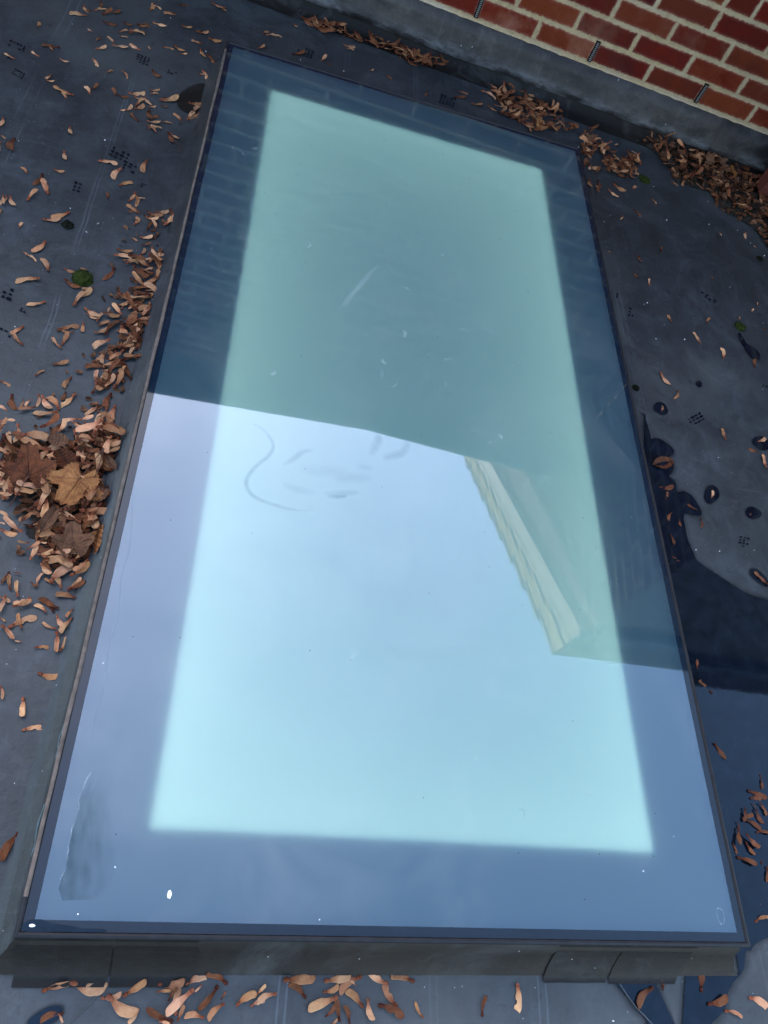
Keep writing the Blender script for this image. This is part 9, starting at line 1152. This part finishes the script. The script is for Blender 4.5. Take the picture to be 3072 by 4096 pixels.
def seed_nut(k):
    rg = random.Random(200 + k); V = []; F = []; A = []; n, m_ = 9, 8; b = bend_at[k]
    for i in range(n + 1):
        t = i / n; x = -.02 + .23 * t; r_ = .066 * math.sin(math.pi * min(1, .12 + .88 * t)) ** .7 + .012
        for j in range(m_):
            a = 6.28319 * j / m_; rr = r_ * (1 + .06 * math.sin(a * 3 + k)); V.append((x, rr * math.cos(a) + b * (.4 + t) * .3, .045 + rr * .55 * math.sin(a))); A.append((.04 + .15 * t, .3, .5))
    for i in range(n):
        for j in range(m_): F.append((i * m_ + j, i * m_ + (j + 1) % m_, (i + 1) * m_ + (j + 1) % m_, (i + 1) * m_ + j))
    F.append(tuple(reversed(range(m_)))); F.append(tuple(n * m_ + j for j in range(m_)))
    return V, F, A
bend_at = [random.Random(100 + k).uniform(-.14, .14) for k in range(8)]
TONES = [(1.72, 1.58, 1.42, 1), (1.2, .98, .78, 1), (.50, .31, .22, 1)]
wingD = [seed_wing(k) for k in range(8)]; nutD = [seed_nut(k) for k in range(8)]
protos = []
for k in range(8):
    r_ = empty('maple_seed'); V, F, A = wingD[k]
    wg = obj('wing', V, F, 'seed', r_, True, dict(sv=('FLOAT_VECTOR', A), tone=('FLOAT_COLOR', [(1, 1, 1, 1)] * len(V))))
    V, F, A = nutD[k]
    nu = obj('seed_case', V, F, 'seed', r_, True, dict(sv=('FLOAT_VECTOR', A), tone=('FLOAT_COLOR', [(1, 1, 1, 1)] * len(V))))
    protos.append([r_, wg, nu, False])
def settle(x, y, z, yaw, ln, k, pitch, roll):
    # lift so that the tilted seed just clears what it lies on
    low = min(0, math.sin(pitch)) * ln
    return Matrix.Translation((x, y, z - low * .8)) @ Matrix.Rotation(yaw, 4, 'Z') @ Matrix.Rotation(-pitch, 4, 'Y') @ Matrix.Rotation(roll, 4, 'X') @ Matrix.Diagonal((ln, ln, ln, 1))
for (x, y, z, yaw, ln, k, tone, pitch, roll, lab, zi) in SEEDS:
    p = protos[k]
    if not p[3]: r_, ch, p[3] = p[0], p[1:3], True
    else:
        r_ = p[0].copy(); C.objects.link(r_); ch = []
        for c_ in p[1:3]:
            c2 = c_.copy(); C.objects.link(c2); c2.parent = r_; ch.append(c2)
    r_.matrix_world = settle(x, y, z, yaw, ln, k, pitch, roll)
    j = rng.uniform(.68, 1.25); tn = TONES[tone]
    for c_ in ch: c_.color = (tn[0] * j, tn[1] * j * rng.uniform(.94, 1.04), tn[2] * j * rng.uniform(.9, 1.06), 1)
    tag(r_, lab, 'maple seed', ZONES[zi])
V = []; F = []; A = []; T = []
for (x, y, z, yaw, ln, k, tone, pitch, roll) in MORE_SEEDS:
    mt = settle(x, y, z, yaw, ln, k, pitch, roll); j = rng.uniform(.75, 1.12); tn = tuple(c_ * j for c_ in TONES[tone][:3]) + (1,)
    for (v_, f_, a_) in (wingD[k], nutD[k]):
        b = len(V); V += [tuple(mt @ Vector(q)) for q in v_]; F += [tuple(i + b for i in f) for f in f_]; A += a_; T += [tn] * len(v_)
tag(obj('fallen_maple_seeds', V, F, 'seed', None, True, dict(sv=('FLOAT_VECTOR', A), tone=('FLOAT_COLOR', T))), 'smaller and buried brown maple seeds strewn over the roof and heaped in drifts', 'maple seeds', kind='stuff')

# ---- dead leaves
LOBES = [(-128, .50), (-66, .82), (0, 1.0), (66, .82), (128, .50)]
def maple_mesh(curl, seed, na=96, nr=7, sharp=1.0):
    V = [(0, 0, 0)]; F = []; A = [(1, 0, 0)]; rg = random.Random(seed)
    def rad(deg):
        best = .50
        for c_, l_ in LOBES:
            d = abs((deg - c_ + 180) % 360 - 180); wd = 36
            if d < 40:
                r_ = l_ * (1 - (d / wd) ** 1.0 * .46) if d < wd else l_ * .54 * max(0, 1 - (d - wd) / 26)
                if 10 < d < 19: r_ += .07
                best = max(best, r_)
        d = abs(abs(deg) - 180)
        if d < 24: best = min(best, .05 + .17 * d / 24)
        return best * (1 + .05 * math.sin(deg * .53 + seed))
    for i in range(na):
        deg = -180 + 360 * i / na; R_ = rad(deg); vn = 1 if any(abs(deg - c_) < 2.2 for c_, l_ in LOBES) else 0
        for j in range(1, nr + 1):
            t = j / nr; r_ = R_ * t; x = r_ * math.cos(R(deg)); y = r_ * math.sin(R(deg))
            z = curl * (r_ ** 2) * (.6 + .5 * math.sin(R(deg) * 2 + seed)) + .10 * noise.noise((x * 2.2, y * 2.2, seed)) + .03 * noise.noise((x * 9, y * 9, seed)) - .025 * vn * (1 - t)
            V.append((x, y, z)); A.append((vn * (1 - .4 * t), t, 0))
    for i in range(na):
        i2 = (i + 1) % na; F.append((0, 1 + i * nr, 1 + i2 * nr))
        for j in range(nr - 1): a = 1 + i * nr + j; b = 1 + i2 * nr + j; F.append((a, a + 1, b + 1, b))
    n = len(V); V2 = [(x, y, z - .006) for x, y, z in V]; F2 = [tuple(reversed([q + n for q in f])) for f in F]
    F3 = [(nr + i * nr, nr + ((i + 1) % na) * nr, nr + ((i + 1) % na) * nr + n, nr + i * nr + n) for i in range(na)]
    return V + V2, F + F2 + F3, A + A
def maple_leaf(base, tip, z, curl, seed, mat, label, pitch=0, roll=0, pet=None, sc=1.0):
    base = Vector(base); d = Vector(tip) - base; ln = d.length * sc; r_ = empty('maple_leaf')
    V, F, A = maple_mesh(curl, seed)
    bl = obj('blade', V, F, mat, r_, True, dict(lv=('FLOAT_VECTOR', A), tone=('FLOAT_COLOR', [(1, 1, 1, 1)] * len(V))))
    r_.matrix_world = Matrix.Translation((base.x, base.y, z)) @ Matrix.Rotation(math.atan2(d.y, d.x), 4, 'Z') @ Matrix.Rotation(-pitch, 4, 'Y') @ Matrix.Rotation(roll, 4, 'X') @ Matrix.Diagonal((ln, ln, ln, 1))
    if pet is not None:
        inv = r_.matrix_world.inverted(); p = Vector((pet[0], pet[1], z + .004)); mid = (Vector((base.x, base.y, z)) + p) / 2 + Vector((.003, 0, .006))
        MB().tube([inv @ Vector((base.x, base.y, z)), inv @ mid, inv @ p], [.012, .010, .016], 6).build('stalk', 'twig', r_, True)
    tag(r_, label, 'dead leaf'); return r_
mi = MISC
maple_leaf(mi['leaf1'], mi['leaf1d'], .031, .25, 3, 'leaf_dark', 'large dark brown maple leaf with long black stalk in the left leaf pile', .05, .05, mi['pet1'], 1.2)
maple_leaf(mi['leaf2'], mi['leaf2d'], .037, .22, 8, 'leaf_tan', 'large tan orange maple leaf on top of the left leaf pile', .02, -.12, mi['pet2'], .88)
maple_leaf(mi['leaf3'], mi['leaf3d'], .028, .30, 5, 'leaf_olive', 'dull brown lobed leaf low in the left leaf pile', .1, .1, None, 1.0)
RL = ['small tan leaf standing up against the lead flashing', 'orange brown leaf in the heap by the flashing', 'reddish leaf below the flashing end', 'red brown curled leaf beside the downpipe', 'rust coloured leaf below the downpipe', 'tan leaf in the middle of the right heap', 'folded brown leaf behind the right heap', 'pale brown leaf below the downpipe foot', 'brown leaf in front of the upright tan leaf', 'small brown leaf at the left end of the right heap', 'pinkish leaf beyond the far right corner', 'small tan leaf at the far right corner of the frame', 'dull leaf at the near side of the right heap']
for k, (x, y) in enumerate(mi['rleaf']):
    a = rng.uniform(0, 6.28) if k else 1.9; l_ = rng.uniform(.03, .05) if k not in (10, 11) else .035
    col = ('leaf_tan', 'leaf_tan', 'leaf_dark', 'leaf_dark', 'leaf_dark', 'leaf_tan', 'leaf_olive', 'leaf_tan', 'leaf_olive', 'leaf_olive', 'leaf_tan', 'leaf_olive', 'leaf_olive')[k]
    o = maple_leaf((x, y), (x + l_ * math.cos(a), y + l_ * math.sin(a)), .035 if k < 10 else .01, rng.uniform(.3, .9), 20 + k, col, RL[k], .9 if k == 0 else rng.uniform(-.2, .5), rng.uniform(-.5, .5))
    o['group'] = 'maple leaves heaped by the downpipe'
def rib_leaf(P0, P1, z, w_, ribs, seed, mat, label, nm='ribbed_leaf', amp=1.0):
    P0 = Vector(P0); d = Vector(P1) - P0; ln = d.length; V = []; F = []; A = []; nx, ny = ribs * 4, 8
    for i in range(nx + 1):
        t = i / nx; ww = w_ * math.sin(math.pi * min(1, .04 + .93 * t)) ** .65
        for j in range(ny + 1):
            s_ = j / ny * 2 - 1; sk = t + abs(s_) * .12
            rb = math.sin(sk * ribs * 6.28319)
            V.append((t + abs(s_) * .05, s_ * ww / 2 / ln, abs(s_) * .10 + .02 * amp * rb * (abs(s_) > .05) + .05 * math.sin(t * 3 + seed))); A.append((max(0, -rb) * .8 if abs(s_) > .1 else 1, t, 0))
    m_ = ny + 1
    for i in range(nx):
        for j in range(ny): a = i * m_ + j; F.append((a, a + m_, a + m_ + 1, a + 1))
    n = len(V); V2 = [(x, y, z_ - .012) for x, y, z_ in V]; F2 = [tuple(reversed([q + n for q in f])) for f in F]
    o = obj(nm, V + V2, F2 + F, mat, None, True, dict(lv=('FLOAT_VECTOR', A + A), tone=('FLOAT_COLOR', [(1, 1, 1, 1)] * 2 * n)))
    o.matrix_world = Matrix.Translation((P0.x, P0.y, z)) @ Matrix.Rotation(math.atan2(d.y, d.x), 4, 'Z') @ Matrix.Rotation(rng.uniform(-.4, .4), 4, 'X') @ Matrix.Diagonal((ln, ln, ln, 1))
    tag(o, label, 'dead leaf'); return o
RB = ['grey and tan ribbed leaf below the two large maple leaves', 'small ribbed brown leaf against the frame low in the pile', 'narrow ribbed leaf above the dark maple leaf', 'dark ribbed leaf right of the dark maple leaf', 'curled olive leaf at the top of the leaf pile', 'long ribbed leaf against the frame beside the thin stalk', 'curled dark leaf right of the tan maple leaf', 'shrivelled brown leaf between tan leaf and frame', 'long folded tan leaf against the frame at the pile foot']
for k, (a, b) in enumerate(mi['rib']):
    o = rib_leaf(a, b, .028 if k else .034, (.024, .012, .016, .042, .03, .016, .018, .026, .014)[k], (11, 9, 9, 8, 6, 12, 6, 7, 6)[k], k, ('leaf_olive', 'leaf_tan', 'leaf_dark', 'leaf_dark', 'leaf_olive', 'leaf_olive', 'leaf_dark', 'leaf_olive', 'leaf_tan')[k], RB[k])
    o['group'] = 'ribbed leaves in the left pile'
ox, oy = mi['oval']
rib_leaf((ox - .034, oy - .012), (ox + .034, oy + .014), .004, .036, 5, 3, 'leaf_dark', 'oval amber leaf lying in the puddle by the right frame', 'oval_leaf', .2)
TW = ['thin dark stalk lying at the lower left of the leaf pile', 'thin reddish stalk leaning from the tan maple leaf towards the frame']
for k, (a, b) in enumerate(mi['twig']):
    o = MB().tube([(a[0], a[1], .03), ((a[0] + b[0]) / 2 + .002, (a[1] + b[1]) / 2, .042), (b[0], b[1], .046)], [.0008, .0009, .0012], 6).build('leaf_stalk', 'twig', None, True); tag(o, TW[k], 'leaf stalk')
o = MB().tube([(-.115, 1.985, .004), (-.09, 1.95, .006), (-.06, 1.90, .003)], [.0007, .0008, .0006], 6).build('leaf_stalk', 'twig', None, True); tag(o, 'thin dry stalk on the dark patch at the upper left frame', 'leaf stalk')
# dark mould and crumbs under the heaps
def inpoly(x, y, pg):
    c_ = False
    for i in range(len(pg)):
        x1, y1 = pg[i]; x2, y2 = pg[(i + 1) % len(pg)]
        if (y1 > y) != (y2 > y) and x < (x2 - x1) * (y - y1) / (y2 - y1) + x1: c_ = not c_
    return c_
def edge_d(x, y, pg):
    b = 9
    for i in range(len(pg)):
        a_, c_ = Vector(pg[i]), Vector(pg[(i + 1) % len(pg)]); t = max(0, min(1, (Vector((x, y)) - a_).dot(c_ - a_) / max(1e-9, (c_ - a_).length_squared))); b = min(b, (a_ + (c_ - a_) * t - Vector((x, y))).length)
    return b
for nm, pg, hh, lb in HEAPS + CRUMBS:
    X0, X1 = min(p[0] for p in pg), max(p[0] for p in pg); Y0, Y1 = min(p[1] for p in pg), max(p[1] for p in pg); st = .006; V = []; F = []; ix = {}
    nxg, nyg = int((X1 - X0) / st) + 1, int((Y1 - Y0) / st) + 1
    for i in range(nxg):
        for j in range(nyg):
            x, y = X0 + i * st, Y0 + j * st
            if inpoly(x, y, pg):
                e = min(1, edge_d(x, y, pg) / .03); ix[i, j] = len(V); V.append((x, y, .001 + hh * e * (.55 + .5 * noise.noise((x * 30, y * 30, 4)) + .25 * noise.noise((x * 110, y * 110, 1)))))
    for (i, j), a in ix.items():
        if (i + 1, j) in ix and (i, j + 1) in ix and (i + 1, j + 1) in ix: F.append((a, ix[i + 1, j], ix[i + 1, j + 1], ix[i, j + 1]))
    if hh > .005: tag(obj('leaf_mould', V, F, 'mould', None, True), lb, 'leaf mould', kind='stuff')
    rg = random.Random(len(V)); V2 = []; F2 = []; A2 = []; T2 = []
    cells = list(ix.values())
    for _ in range(len(cells) // (7 if hh > .005 else 26)):
        v_ = V[rg.choice(cells)]; s_ = rg.uniform(.006, .017) * (1 if hh > .005 else .6); mt = Matrix.Translation((v_[0], v_[1], v_[2] + rg.uniform(.001, .012 if hh > .005 else .004))) @ Matrix.Rotation(rg.uniform(0, 6.28), 4, 'Z') @ Matrix.Rotation(rg.gauss(0, .6), 4, 'X') @ Matrix.Rotation(rg.gauss(0, .5), 4, 'Y') @ Matrix.Diagonal((s_, s_, s_, 1))
        b = len(V2); cu = rg.uniform(-.4, .5); tn = rg.uniform(.35, 1.1)
        out_ = [(-1, -.3), (-.4, -.7), (.3, -.45), (1, -.15), (.75, .3), (.1, .65), (-.6, .4)]
        V2 += [tuple(mt @ Vector((0, 0, 0)))] + [tuple(mt @ Vector((x * rg.uniform(.7, 1.2), y * rg.uniform(.7, 1.2), cu * x * x + .3 * cu * y))) for x, y in out_]
        F2 += [(b, b + 1 + q, b + 1 + (q + 1) % 7) for q in range(7)]; A2 += [(.6, 0, 0)] + [(0, 1, 0)] * 7; T2 += [(tn, tn * .9, tn * .8, 1)] * 8
    tag(obj('leaf_crumbs', V2, F2, 'leaf_olive', None, True, dict(lv=('FLOAT_VECTOR', A2), tone=('FLOAT_COLOR', T2))), lb.replace('black leaf mould', 'broken brown leaf crumbs'), 'leaf crumbs', kind='stuff')
